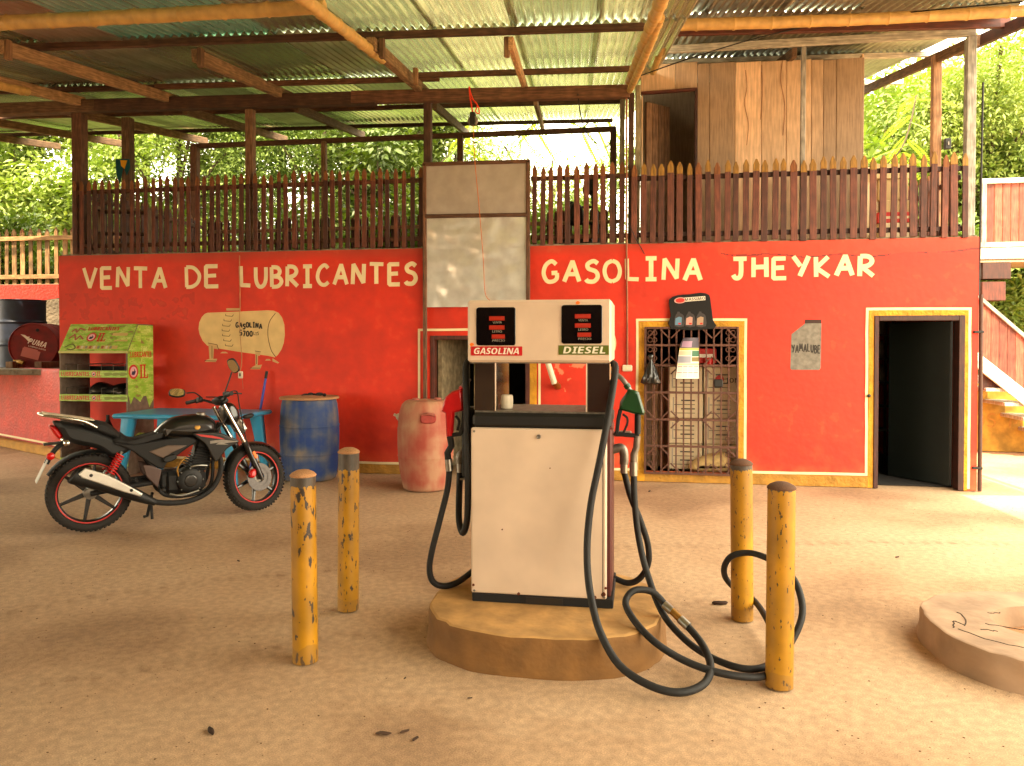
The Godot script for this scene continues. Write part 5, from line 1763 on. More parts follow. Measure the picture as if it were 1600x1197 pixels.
	# engine
	boxed("crankcase", Vector3(0.7, 0.36, 0), Vector3(0.36, 0.2, 0.24), M.black_matt, t, 0.04)
	boxed("gearbox", Vector3(0.56, 0.38, 0), Vector3(0.16, 0.16, 0.2), M.black_matt, t, 0.03)
	for s in [-1.0, 1.0]:
		var cv := Shape.new()
		cv.lathe(pts("0,.155 .06,.155 .075,.15 .1,.145 .115,.13 .12,.11 .12,.05"), 28, Transform3D(Basis.from_euler(Vector3(s * PI / 2, 0, 0)), Vector3(0.735, 0.37, 0)))
		put("engine_cover", cv, M.black_plastic, t)
		cv = Shape.new()
		cv.lathe(pts("0,.163 .045,.163 .055,.158 .058,.15"), 24, Transform3D(Basis.from_euler(Vector3(s * PI / 2, 0, 0)), Vector3(0.735, 0.37, 0)))
		put("cover_boss", cv, M.black_gloss, t)
		for k in 8:
			var a := TAU * k / 8.0
			var bo := Shape.new()
			bo.lathe(pts("0,.148 .007,.148 .007,.13"), 6, Transform3D(Basis.from_euler(Vector3(s * PI / 2, 0, 0)), Vector3(0.735 + 0.108 * cos(a), 0.37 + 0.108 * sin(a), 0)))
			put("bolt", bo, M.steel, t)
	for k in 9:
		boxed("cooling_fin", Vector3(0.8 + 0.012 * k, 0.47 + k * 0.02, 0), Vector3(0.19 - 0.003 * k, 0.009, 0.19), M.black_matt, t, 0.002, Vector3(0, 0, -0.25))
	boxed("cylinder", Vector3(0.84, 0.55, 0), Vector3(0.13, 0.22, 0.13), M.black_plastic, t, 0.01, Vector3(0, 0, -0.25))
	boxed("cylinder_head", Vector3(0.89, 0.675, 0), Vector3(0.17, 0.09, 0.16), M.black_plastic, t, 0.015, Vector3(0, 0, -0.25))
	piped("fuel_line", smooth(PackedVector3Array([Vector3(0.7, 0.58, 0.12), Vector3(0.65, 0.53, 0.13), Vector3(0.63, 0.47, 0.13), Vector3(0.64, 0.41, 0.13)])), 0.008, M.brass, t)
	piped("clutch_pipe", smooth(PackedVector3Array([Vector3(0.74, 0.49, 0.13), Vector3(0.8, 0.5, 0.14), Vector3(0.88, 0.49, 0.13)])), 0.01, M.steel, t)
	piped("brake_pedal", smooth(PackedVector3Array([Vector3(0.56, 0.27, 0.15), Vector3(0.66, 0.25, 0.17), Vector3(0.8, 0.28, 0.17)])), 0.009, M.steel, t)
	# frame, swing arm, shocks
	for z in [-0.1, 0.1]:
		piped("frame_tube", smooth(PackedVector3Array([Vector3(1.02, 0.86, z * 0.3), Vector3(0.95, 0.6, z * 0.7), Vector3(0.91, 0.3, z), Vector3(0.7, 0.23, z), Vector3(0.5, 0.28, z), Vector3(0.44, 0.5, z), Vector3(0.3, 0.7, z)])), 0.016, M.black_matt, t)
		piped("swing_arm", PackedVector3Array([Vector3(0.48, 0.38, z), Vector3(0.2, 0.36, z), Vector3(-0.05, 0.33, z)]), 0.022, M.black_matt, t)
		piped("shock_rod", PackedVector3Array([Vector3(0.19, 0.67, z * 1.15), Vector3(0.06, 0.42, z * 1.15)]), 0.012, M.steel, t)
		var coil := PackedVector3Array()
		var a0 := Vector3(0.178, 0.645, z * 1.15)
		var a1 := Vector3(0.095, 0.485, z * 1.15)
		var d := (a1 - a0).normalized()
		var e := d.cross(Vector3(0, 0, 1))
		for i in 97:
			var a := TAU * i / 12.0
			coil.append(a0.lerp(a1, i / 96.0) + (e * cos(a) + Vector3(0, 0, 1) * sin(a)) * 0.03)
		piped("shock_spring", coil, 0.0075, M.red_gloss, t, 6)
	var hug := Shape.new()
	var hr := []
	for i in 11:
		var a := deg_to_rad(lerpf(50, 150, i / 10.0))
		var row := PackedVector3Array()
		for j in 7:
			var b := lerpf(-1.0, 1.0, j / 6.0)
			row.append(Vector3(-0.045 + cos(a) * (0.365 - 0.02 * b * b), 0.328 + sin(a) * (0.365 - 0.02 * b * b), b * 0.075))
		hr.append(row)
	hug.grid(hr, false)
	put("rear_fender", hug, M.black_plastic, t)
	# exhaust on the near side
	piped("exhaust_pipe", smooth(PackedVector3Array([Vector3(0.93, 0.62, 0.07), Vector3(1.0, 0.54, 0.11), Vector3(0.99, 0.4, 0.13), Vector3(0.9, 0.26, 0.14), Vector3(0.72, 0.19, 0.15), Vector3(0.5, 0.2, 0.16), Vector3(0.34, 0.26, 0.165)])), 0.024, M.black_matt, t, 12)
	piped("muffler", smooth(PackedVector3Array([Vector3(0.44, 0.21, 0.165), Vector3(0.34, 0.265, 0.17), Vector3(0.2, 0.34, 0.175), Vector3(0.0, 0.44, 0.18), Vector3(-0.16, 0.5, 0.18), Vector3(-0.19, 0.515, 0.18)])), PackedFloat32Array([0.028, 0.03, 0.033, 0.036, 0.04, 0.043, 0.046, 0.049, 0.052, 0.054, 0.056, 0.058, 0.06, 0.062, 0.064, 0.065, 0.066, 0.067, 0.068, 0.068, 0.069, 0.069, 0.069, 0.069, 0.069, 0.068, 0.067, 0.065, 0.06, 0.055, 0.05]), M.black_plastic, t, 16)
	var shield := Shape.new()
	shield.pillow(pts("-.1,.575 -.15,.53 -.13,.495 0,.435 .17,.35 .31,.29 .33,.315 .2,.41 .05,.51"), 0.014, 0.01, Transform3D(Basis(), Vector3(0, 0, 0.245)))
	put("heat_shield", shield, mat(Color(0.82, 0.8, 0.76), 0.35, "soft", Vector3.ONE * 3.0, 0.6), t)
	for p in [Vector3(-0.06, 0.51, 0.26), Vector3(0.24, 0.355, 0.26)]:
		var bo := Shape.new()
		bo.lathe(pts("0,.004 .012,.004 .014,0"), 10, Transform3D(Basis.from_euler(Vector3(PI / 2, 0, 0)), p))
		put("bolt", bo, M.black_matt, t)
	piped("foot_peg", PackedVector3Array([Vector3(0.5, 0.33, 0.12), Vector3(0.5, 0.325, 0.24)]), 0.014, M.rubber, t)
	piped("rear_foot_peg", PackedVector3Array([Vector3(0.3, 0.42, 0.1), Vector3(0.29, 0.42, 0.21)]), 0.013, M.rubber, t)
	piped("side_stand", PackedVector3Array([Vector3(0.46, 0.25, -0.1), Vector3(0.44, 0.02, -0.24), Vector3(0.41, 0.012, -0.25)]), 0.014, M.black_matt, t)
	piped("centre_stand", PackedVector3Array([Vector3(0.42, 0.26, 0.05), Vector3(0.43, 0.05, 0.07)]), 0.012, M.black_matt, t)
	piped("chain", PackedVector3Array([Vector3(0.52, 0.4, -0.11), Vector3(-0.04, 0.38, -0.11)]), 0.02, M.black_matt, t)
	piped("brake_hose", smooth(PackedVector3Array([Vector3(0.97, 1.1, 0.2), Vector3(1.1, 1.13, 0.18), Vector3(1.16, 1.0, 0.12), Vector3(1.2, 0.7, 0.12), Vector3(1.28, 0.42, 0.11)])), 0.006, M.wire, t, 6).transform = steer
	piped("cable", smooth(PackedVector3Array([Vector3(0.95, 1.09, -0.2), Vector3(1.08, 1.07, -0.1), Vector3(1.08, 0.92, 0.04), Vector3(0.98, 0.8, 0.06)])), 0.006, M.wire, t, 6)


# plastic under a coat of dust that lies thick in some bands and is rubbed off in others
func dusty(seed_: int, clean: Color, dust: Color, h: float, more := 0.0) -> StandardMaterial3D:
	var f := FastNoiseLite.new()
	f.seed = seed_
	f.frequency = 0.02
	f.fractal_octaves = 5
	var im := Image.create(320, 200, false, Image.FORMAT_RGB8)
	for j in 200:
		var y := (j + 0.5) / 200.0
		var band := 0.5 + 0.5 * sin(y * 17.0 + seed_)
		for i in 320:
			var a := TAU * i / 320.0
			var n := f.get_noise_3d(cos(a) * 50.0, j * 0.7, sin(a) * 50.0)
			var run := f.get_noise_3d(cos(a) * 130.0, j * 0.12, sin(a) * 130.0)
			var t := clampf(0.16 + more + 0.8 * n + 0.4 * run + 0.22 * band + 0.25 * clampf((y - 0.6) * 2.5, 0.0, 1.0) + 0.5 * clampf(0.12 - y, 0.0, 0.12) / 0.12, 0.0, 0.92)
			im.set_pixel(i, j, clean.lerp(dust, t))
	var m := StandardMaterial3D.new()
	m.albedo_texture = ImageTexture.create_from_image(im)
	m.roughness = 0.72
	return m


func barrels_and_rack() -> void:
	# blue plastic barrel by the wall
	var b := thing("barrel", "blue plastic barrel standing against the red wall beside the motorcycle", "barrel", Vector3(-3.84, 0, -8.53), 0.0, "barrels round the yard")
	var s := Shape.new()
	s.lathe(pts("0,0 .27,0 .3,.015 .315,.06 .328,.2 .335,.29 .336,.3 .343,.31 .343,.32 .337,.33 .34,.42 .342,.48 .342,.6 .34,.62 .346,.63 .346,.64 .338,.65 .335,.75 .322,.88 .31,.93 .3,.945"), 40)
	put("body", s, dusty(71, Color(0.1, 0.22, 0.46), Color(0.52, 0.45, 0.38), 0.945), b)
	s = Shape.new()
	s.lathe(pts(".3,.945 .34,.945 .343,.95 .343,.965 .335,.972 .31,.972 .3,.962 .2,.965 .06,.985 0,.985"), 40)
	put("lid", s, M.dust, b)
	for k in 5:
		var lump := Shape.new()
		lump.pillow(smooth2(pts("-.05,0 .02,-.01 .06,.01 .02,.03 -.03,.025"), 3, true), 0.02, 0.012, Transform3D(Basis.from_euler(Vector3(0, k * 1.3, 0)), Vector3(-0.05 + 0.05 * k, 0.975 + 0.01 * (k % 2), -0.02 * k)))
		put("rag", lump, M.black_matt, b)
	# faded red barrel by the doorway
	b = thing("barrel", "faded dusty red plastic barrel with a moulded handle, left of the dispenser", "barrel", Vector3(-2.32, 0, -8.16), 0.0, "barrels round the yard")
	s = Shape.new()
	s.lathe(pts("0,0 .22,0 .245,.015 .255,.06 .285,.2 .3,.33 .303,.36 .308,.37 .303,.385 .309,.5 .31,.6 .308,.66 .312,.67 .306,.68 .3,.76 .285,.86 .26,.93 .225,.965 .2,.975 0,.98"), 40)
	put("body", s, dusty(72, Color(0.58, 0.24, 0.18), Color(0.66, 0.5, 0.38), 0.98, 0.2), b)
	s = Shape.new()
	s.pillow(smooth2(pts("-.075,-.05 .07,-.05 .075,.045 -.06,.05"), 3, true), 0.03, 0.012, Transform3D(Basis.from_euler(Vector3(-0.2, 0.35, 0)), Vector3(0.1, 0.8, 0.262)))
	put("handle_recess", s, mat(Color(0.62, 0.22, 0.18), 0.8, "cloud", Vector3.ONE * 3.0), b)
	s = Shape.new()
	s.tube(smooth(PackedVector3Array([Vector3(0.03, 0.83, 0.29), Vector3(0.1, 0.85, 0.29), Vector3(0.17, 0.83, 0.26)])), 0.016, 8)
	put("handle", s, M.pink_plastic, b)
	for e in [[-0.1, 0.05], [0.12, -0.06]]:
		s = Shape.new()
		s.lathe(pts("0,.02 .03,.02 .038,.015 .04,0"), 16, Transform3D(Basis(), Vector3(e[0], 0.978, e[1])))
		put("bung", s, M.pink_plastic, b)
	var jug := Shape.new()
	jug.lathe(pts("0,0 .04,0 .05,.02 .05,.09 .03,.13 .016,.14 .016,.17 0,.17"), 16)
	tag(put("white_jug", jug, M.pvc, self, Transform3D(Basis.from_euler(Vector3(0, 0, 1.2)), Vector3(-2.62, 0.72, -8.45))), "small white plastic jug tucked behind the faded red barrel", "jug")
	# drums on the ledge
	b = thing("drum", "upright dark blue steel drum on the ledge at the left edge", "drum", Vector3(-9.86, 1.215, -10.95), 0.0, "barrels round the yard")
	s = Shape.new()
	s.lathe(pts("0,0 .34,0 -1,0 .352,0 .358,.008 .352,.02 .345,.03 .345,.32 .348,.34 .36,.355 .36,.365 .348,.38 .345,.4 .345,.68 .348,.7 .36,.715 .36,.725 .348,.74 .345,.76 .345,1.05 .352,1.06 .358,1.07 .352,1.08 -1,0 .345,1.08 .34,1.05 0,1.05"), 44)
	put("body", s, M.drum_blue, b)
	b = thing("drum", "red steel drum lying on its side on the ledge, a brass tap in its end", "drum", Vector3(-9.3, 1.56, -10.55), 0.0, "barrels round the yard")
	var lie := Transform3D(Basis.from_euler(Vector3(0, 0.37, 0)) * Basis.from_euler(Vector3(PI / 2, 0, 0)), Vector3.ZERO)
	s = Shape.new()
	s.lathe(pts(".345,-.95 .345,-.65 .356,-.635 .356,-.625 .345,-.61 .345,-.35 .356,-.335 .356,-.325 .345,-.31 .342,-.02 .348,-.012 .352,0 .348,.006 .34,.004 -1,0 .34,.004 .334,-.016 -1,0 .334,-.016 0,-.014"), 44, lie)
	put("body", s, M.drum_red, b)
	var end := Transform3D(Basis.from_euler(Vector3(0, 0.37, 0)) * Basis(Vector3(0, 0, 1), -0.28), Vector3(0, 0, 0)).translated_local(Vector3(0, 0, -0.0125))
	var word := Transform3D(end.basis, end * Vector3(0.05, 0.055, 0.0))
	var slant := Basis(Vector3(1, 0, 0), Vector3(0.25, 1, 0), Vector3(0, 0, 1))
	lettering("printed_word", "PUMA", font_bold, 0.26, 0.085, word.origin, M.print_white, b, end.basis * slant)
	lettering("printed_word", "LUBRICANTS", font_plain, 0.25, 0.022, end * Vector3(0.06, -0.02, 0.0), M.print_white, b, end.basis)
	s = Shape.new()
	s.prism(pts("-.14,.09 -.1,.1 -.12,.07 -.07,.08 -.1,.05 -.06,.04 -.1,.02 -.16,.06 -.24,.1 -.18,.105"), 0.002)
	put("cat_emblem", s, M.print_white, b, Transform3D(end.basis, end * Vector3(0.02, 0.02, 0.0)))
	s = Shape.new()
	for poly in Geometry2D.offset_polyline(pts("-.13,-.07 .12,-.07 .12,-.2 -.13,-.2 -.13,-.075"), 0.003):
		if not Geometry2D.is_polygon_clockwise(poly):
			s.prism(poly, 0.002)
	s.box(Vector3(-0.02, -0.06, 0.0), Vector3(0.2, 0.02, 0.002))
	for k in 5:
		s.box(Vector3(-0.01 - 0.01 * (k % 2), -0.095 - 0.02 * k, 0.0), Vector3(0.19 - 0.03 * (k % 3), 0.006, 0.002))
	put("printed_panel", s, plain(Color(0.72, 0.4, 0.36), 0.6), b, end)
	s = Shape.new()
	s.lathe(pts("0,.006 .022,.006 .026,0 .026,-.01"), 14, Transform3D(lie.basis, lie * Vector3(0.06, -0.008, -0.24)))
	put("bung", s, M.black_matt, b)
	var tp := lie * Vector3(-0.16, 0.0, 0.26)
	piped("tap", smooth(PackedVector3Array([tp + Vector3(0, 0, -0.03), tp + Vector3(0, 0, 0.07), tp + Vector3(0.04, 0.0, 0.1), tp + Vector3(0.12, -0.01, 0.1)])), 0.028, M.brass, b, 10)
	piped("tap_handle", PackedVector3Array([tp + Vector3(-0.08, 0.03, 0.07), tp + Vector3(0.06, 0.03, 0.07)]), 0.012, M.brass, b)
	var st := thing("drum_stand", "low dark wooden block under the lying red drum", "stand", Vector3(-9.5, 1.215, -10.55))
	boxed("block", Vector3(0, 0.05, 0), Vector3(0.12, 0.1, 0.5), wood("old_timber"), st)
	boxed("block", Vector3(0.5, 0.05, 0), Vector3(0.12, 0.1, 0.5), wood("old_timber"), st)
	oil_rack()
	# blue plastic table behind the motorcycle
	var t := thing("plastic_table", "light blue plastic table standing behind the motorcycle", "table", Vector3(-5.05, 0, -8.1), 0.0)
	var top := Shape.new()
	top.box(Vector3(0, 0.785, 0), Vector3(1.5, 0.05, 0.85), 0.02)
	put("table_top", top, M.table_blue, t)
	for x in [-1.0, 1.0]:
		for z in [-1.0, 1.0]:
			var l := Shape.new()
			l.grid([PackedVector3Array([Vector3(x * 0.52, 0.77, z * 0.28), Vector3(x * 0.66, 0.77, z * 0.28), Vector3(x * 0.66, 0.77, z * 0.37), Vector3(x * 0.52, 0.77, z * 0.37)]), PackedVector3Array([Vector3(x * 0.67, 0.0, z * 0.34), Vector3(x * 0.73, 0.0, z * 0.34), Vector3(x * 0.73, 0.0, z * 0.39), Vector3(x * 0.67, 0.0, z * 0.39)])], true)
			put("leg", l, M.table_blue, t)
	var br := thing("broom_handle", "thin blue pole leaning on the wall beside the blue barrel", "pole")
	piped("pole", PackedVector3Array([Vector3(-4.7, 0.05, -8.72), Vector3(-4.59, 1.18, -8.92)]), 0.016, plain(Color(0.14, 0.2, 0.6), 0.4), br)
	piped("cap", PackedVector3Array([Vector3(-4.592, 1.16, -8.917), Vector3(-4.583, 1.25, -8.933)]), 0.019, M.black_plastic, br)


func oil_print(seed_: int, w: int, h: int) -> StandardMaterial3D:
	var im := Image.create(w, h, false, Image.FORMAT_RGB8)
	var f := FastNoiseLite.new()
	f.seed = seed_
	f.frequency = 0.022
	f.domain_warp_enabled = true
	f.domain_warp_amplitude = 40.0
	for j in h:
		for i in w:
			var n := f.get_noise_2d(i, j * 1.6)
			var c := Color(0.5, 0.66, 0.18).lerp(Color(0.72, 0.78, 0.42), clampf(n * 2.0 + 0.3, 0.0, 1.0))
			if absf(n - 0.3) < 0.03:
				c = Color(0.46, 0.52, 0.12)
			elif n < -0.42:
				c = Color(0.5, 0.42, 0.24)
			im.set_pixel(i, j, c)
	var m := StandardMaterial3D.new()
	m.albedo_texture = ImageTexture.create_from_image(im)
	m.roughness = 0.5
	m.uv1_scale = Vector3(1.0, 1.0, 1)
	return m


func oil_mark(parent: Node, at: Vector3, h: float, turn: Basis) -> void:
	var s := Shape.new()
	var ring := PackedVector2Array()
	for i in 24:
		ring.append(Vector2(cos(TAU * i / 24), sin(TAU * i / 24)) * h * 0.52)
	s.prism(ring, 0.002)
	var o := put("round_emblem", s, M.print_red, parent, Transform3D(turn, at + turn * Vector3(-h * 0.75, 0, 0)))
	s = Shape.new()
	for i in 24:
		ring[i] *= 0.72
	s.prism(ring, 0.002)
	put("emblem_face", s, plain(Color(0.8, 0.62, 0.62), 0.5), o, Transform3D(Basis(), Vector3(0, 0, 0.0012)))
	s = Shape.new()
	s.prism(PackedVector2Array([Vector2(-0.3, -0.25), Vector2(0.1, -0.3), Vector2(0.3, 0.0), Vector2(0.05, 0.32), Vector2(0.1, 0.05), Vector2(-0.2, 0.05)]), 0.002, Transform3D(Basis.from_scale(Vector3(h * 0.8, h * 0.8, 1)), Vector3(0, 0, 0.0022)))
	put("emblem_figure", s, plain(Color(0.16, 0.14, 0.25), 0.5), o)
	lettering("printed_word", "IL", font_serif, h * 0.95, h, at + turn * Vector3(h * 0.42, 0, 0), M.print_red, parent, turn)


func oil_rack() -> void:
	var t := thing("oil_rack", "lime green oil display rack with printed hood and open shelves by the left wall", "display rack", Vector3(-6.54, 0, -8.6), 0.0)
	var lime := oil_print(61, 256, 160)
	var lime_side := oil_print(62, 160, 320)
	var grey := mat(Color(0.45, 0.38, 0.32), 0.7, "cloud", Vector3.ONE * 1.5)
	var hood_edge := mat(Color(0.72, 0.7, 0.4), 0.6, "soft")
	# local: x -.46 to .46, front at z +.25, back at z -.25
	for x in [-1.0, 1.0]:
		var p := Shape.new()
		p.prism(pts("-.25,0 .25,0 .25,1.5 .05,1.83 -.25,1.83"), 0.02, Transform3D(Basis(Vector3(0, 0, 1), Vector3(0, 1, 0), Vector3(-1, 0, 0)), Vector3(0.45 * x, 0, 0)))
		put("side_panel", p, grey, t)
	# printed skin on the right side, torn off below
	var skin := Shape.new()
	var torn := pts("-.24,1.82 .045,1.82 .245,1.49 .245,.98")
	for i in 8:
		torn.append(Vector2(0.2 - i * 0.06, 0.84 + rng.randf_range(-0.07, 0.12)))
	torn.append(Vector2(-0.24, 0.9))
	skin.prism(torn, 0.003, Transform3D(Basis(Vector3(0, 0, -1), Vector3(0, 1, 0), Vector3(1, 0, 0)).scaled_local(Vector3(-1, 1, 1)), Vector3(0.4625, 0, 0)))
	var sk := put("printed_skin", skin, lime_side, t)
	skin = Shape.new()
	skin.prism(pts("-.2,.3 .0,.3 .1,.36 .2,.32 .24,.42 .05,.5 -.2,.46"), 0.003, Transform3D(Basis(Vector3(0, 0, 1), Vector3(0, 1, 0), Vector3(-1, 0, 0)), Vector3(0.4625, 0, 0)))
	put("printed_skin", skin, lime_side, t)
	var side := Basis(Vector3(0, 0, -1), Vector3(0, 1, 0), Vector3(1, 0, 0))
	lettering("printed_word", "LUBRICANTES", font_bold, 0.4, 0.07, Vector3(0.466, 1.46, 0.0), M.print_red, t, side)
	oil_mark(t, Vector3(0.466, 1.25, 0.02), 0.17, side)
	# sloping hood with its print
	var d := Vector3(0, 0.33, -0.2).normalized()
	var nrm := Vector3(0, 0.2, 0.33).normalized()
	var hood := Shape.new()
	hood.quad(Vector3(-0.46, 1.5, 0.252), Vector3(0.46, 1.5, 0.252), Vector3(0.46, 1.835, 0.05), Vector3(-0.46, 1.835, 0.05), nrm)
	hood.quad(Vector3(-0.46, 1.835, 0.05), Vector3(0.46, 1.835, 0.05), Vector3(0.46, 1.835, -0.25), Vector3(-0.46, 1.835, -0.25), Vector3.UP)
	put("hood", hood, lime, t)
	boxed("hood_edge", Vector3(0, 1.49, 0.255), Vector3(0.93, 0.028, 0.014), hood_edge, t, 0.003)
	var tilt := Basis(Vector3.RIGHT, d, nrm)
	lettering("printed_word", "LUBRICANTES", font_bold, 0.42, 0.05, Vector3(0.03, 1.775, 0.09) + nrm * 0.004, M.print_red, t, tilt)
	oil_mark(t, Vector3(0.0, 1.67, 0.155) + nrm * 0.004, 0.12, tilt)
	var marks := Shape.new()
	for e in [[0.28, 0.24, 0.2, 0.04], [0.32, 0.15, 0.18, 0.02], [-0.1, 0.055, 0.3, 0.045], [0.2, 0.055, 0.22, 0.045]]:
		var o: Vector3 = Vector3(e[0], 1.5, 0.252) + d * e[1] + nrm * 0.003
		marks.box(o, Vector3(e[2], e[3], 0.003), 0.0, tilt)
	put("printed_strip", marks, plain(Color(0.72, 0.6, 0.36), 0.5), t)
	for k in 9:
		var o := Vector3(-0.22 + 0.055 * k, 1.5, 0.252) + d * 0.055 + nrm * 0.005
		boxed("printed_bottle", Vector3.ZERO, Vector3(0.03, 0.04, 0.003), plain([Color(0.6, 0.3, 0.2), Color(0.75, 0.7, 0.6), Color(0.5, 0.5, 0.4)][k % 3], 0.5), t, 0.0).transform = Transform3D(tilt, o)
	var scrawl := Shape.new()
	for l in ["-.4,.28 -.36,.32 -.33,.27 -.3,.33 -.22,.3", "-.4,.18 -.34,.24 -.3,.16 -.26,.22 -.2,.17"]:
		for poly in Geometry2D.offset_polyline(pts(l), 0.01, Geometry2D.JOIN_ROUND, Geometry2D.END_ROUND):
			scrawl.prism(poly, 0.002, Transform3D(tilt, Vector3(0, 1.5, 0.252) + nrm * 0.003))
	put("printed_scrawl", scrawl, plain(Color(0.6, 0.3, 0.24), 0.5), t)
	var sw := Shape.new()
	for poly in Geometry2D.offset_polyline(smooth2(pts("-.4,.06 -.32,.1 -.26,.05 -.3,.02 -.36,.03")), 0.008):
		sw.prism(poly, 0.002, Transform3D(tilt, Vector3(0, 1.5, 0.252) + nrm * 0.0032))
	put("printed_scrawl", sw, plain(Color(0.35, 0.34, 0.14), 0.5), t)
	# shelves with printed fascias and wire dividers
	for y in [1.19, 0.9, 0.12]:
		boxed("shelf", Vector3(0, y, 0.0), Vector3(0.88, 0.018, 0.48), grey, t, 0.002)
		var f := boxed("shelf_fascia", Vector3(0, y + 0.035, 0.252), Vector3(0.92, 0.085, 0.012), lime, t, 0.002)
		lettering("printed_word", "LUBRICANTES", font_bold, 0.38, 0.05, Vector3(-0.24, 0, 0.0075), M.print_red, f)
		oil_mark(f, Vector3(0.06, 0.0, 0.0072), 0.06, Basis())
		var m := Shape.new()
		for k in 3:
			m.pillow(smooth2(pts("-.05,0 0,.018 .06,.01 .05,-.012 -.02,-.02"), 3, true), 0.002, 0.004, Transform3D(Basis(), Vector3(0.2 + 0.1 * k, 0, 0.007)))
		put("printed_blob", m, plain(Color(0.45, 0.5, 0.12), 0.5), f)
		for k in 6:
			piped("divider_wire", PackedVector3Array([Vector3(-0.4 + 0.16 * k, y + 0.01, 0.21), Vector3(-0.4 + 0.16 * k, y + 0.15, 0.21), Vector3(-0.4 + 0.16 * k, y + 0.15, -0.2)]), 0.004, M.dull_steel, t, 6)
		boxed("back_rail", Vector3(0.0, y + 0.06, -0.24), Vector3(0.88, 0.11, 0.012), M.black_matt if y > 0.5 else grey, t, 0.002)
	var bag := thing("black_bag", "crumpled black bag lying on the rack's middle shelf", "bag", Vector3(-6.45, 0.915, -8.6))
	var bs := Shape.new()
	bs.pillow(smooth2(pts("-.25,0 .25,0 .27,.09 .15,.19 -.02,.16 -.2,.2 -.28,.1"), 3, true), 0.16, 0.09)
	put("bag", bs, M.black_gloss, bag)
	var bo := thing("oil_bottle", "dark oil bottle standing at the bottom of the rack", "bottle", Vector3(-6.5, 0.13, -8.55))
	var os := Shape.new()
	os.lathe(pts("0,0 .06,0 .07,.02 .07,.34 .06,.42 .03,.5 .02,.52 .02,.58 0,.58"), 20)
	put("bottle", os, M.black_plastic, bo)


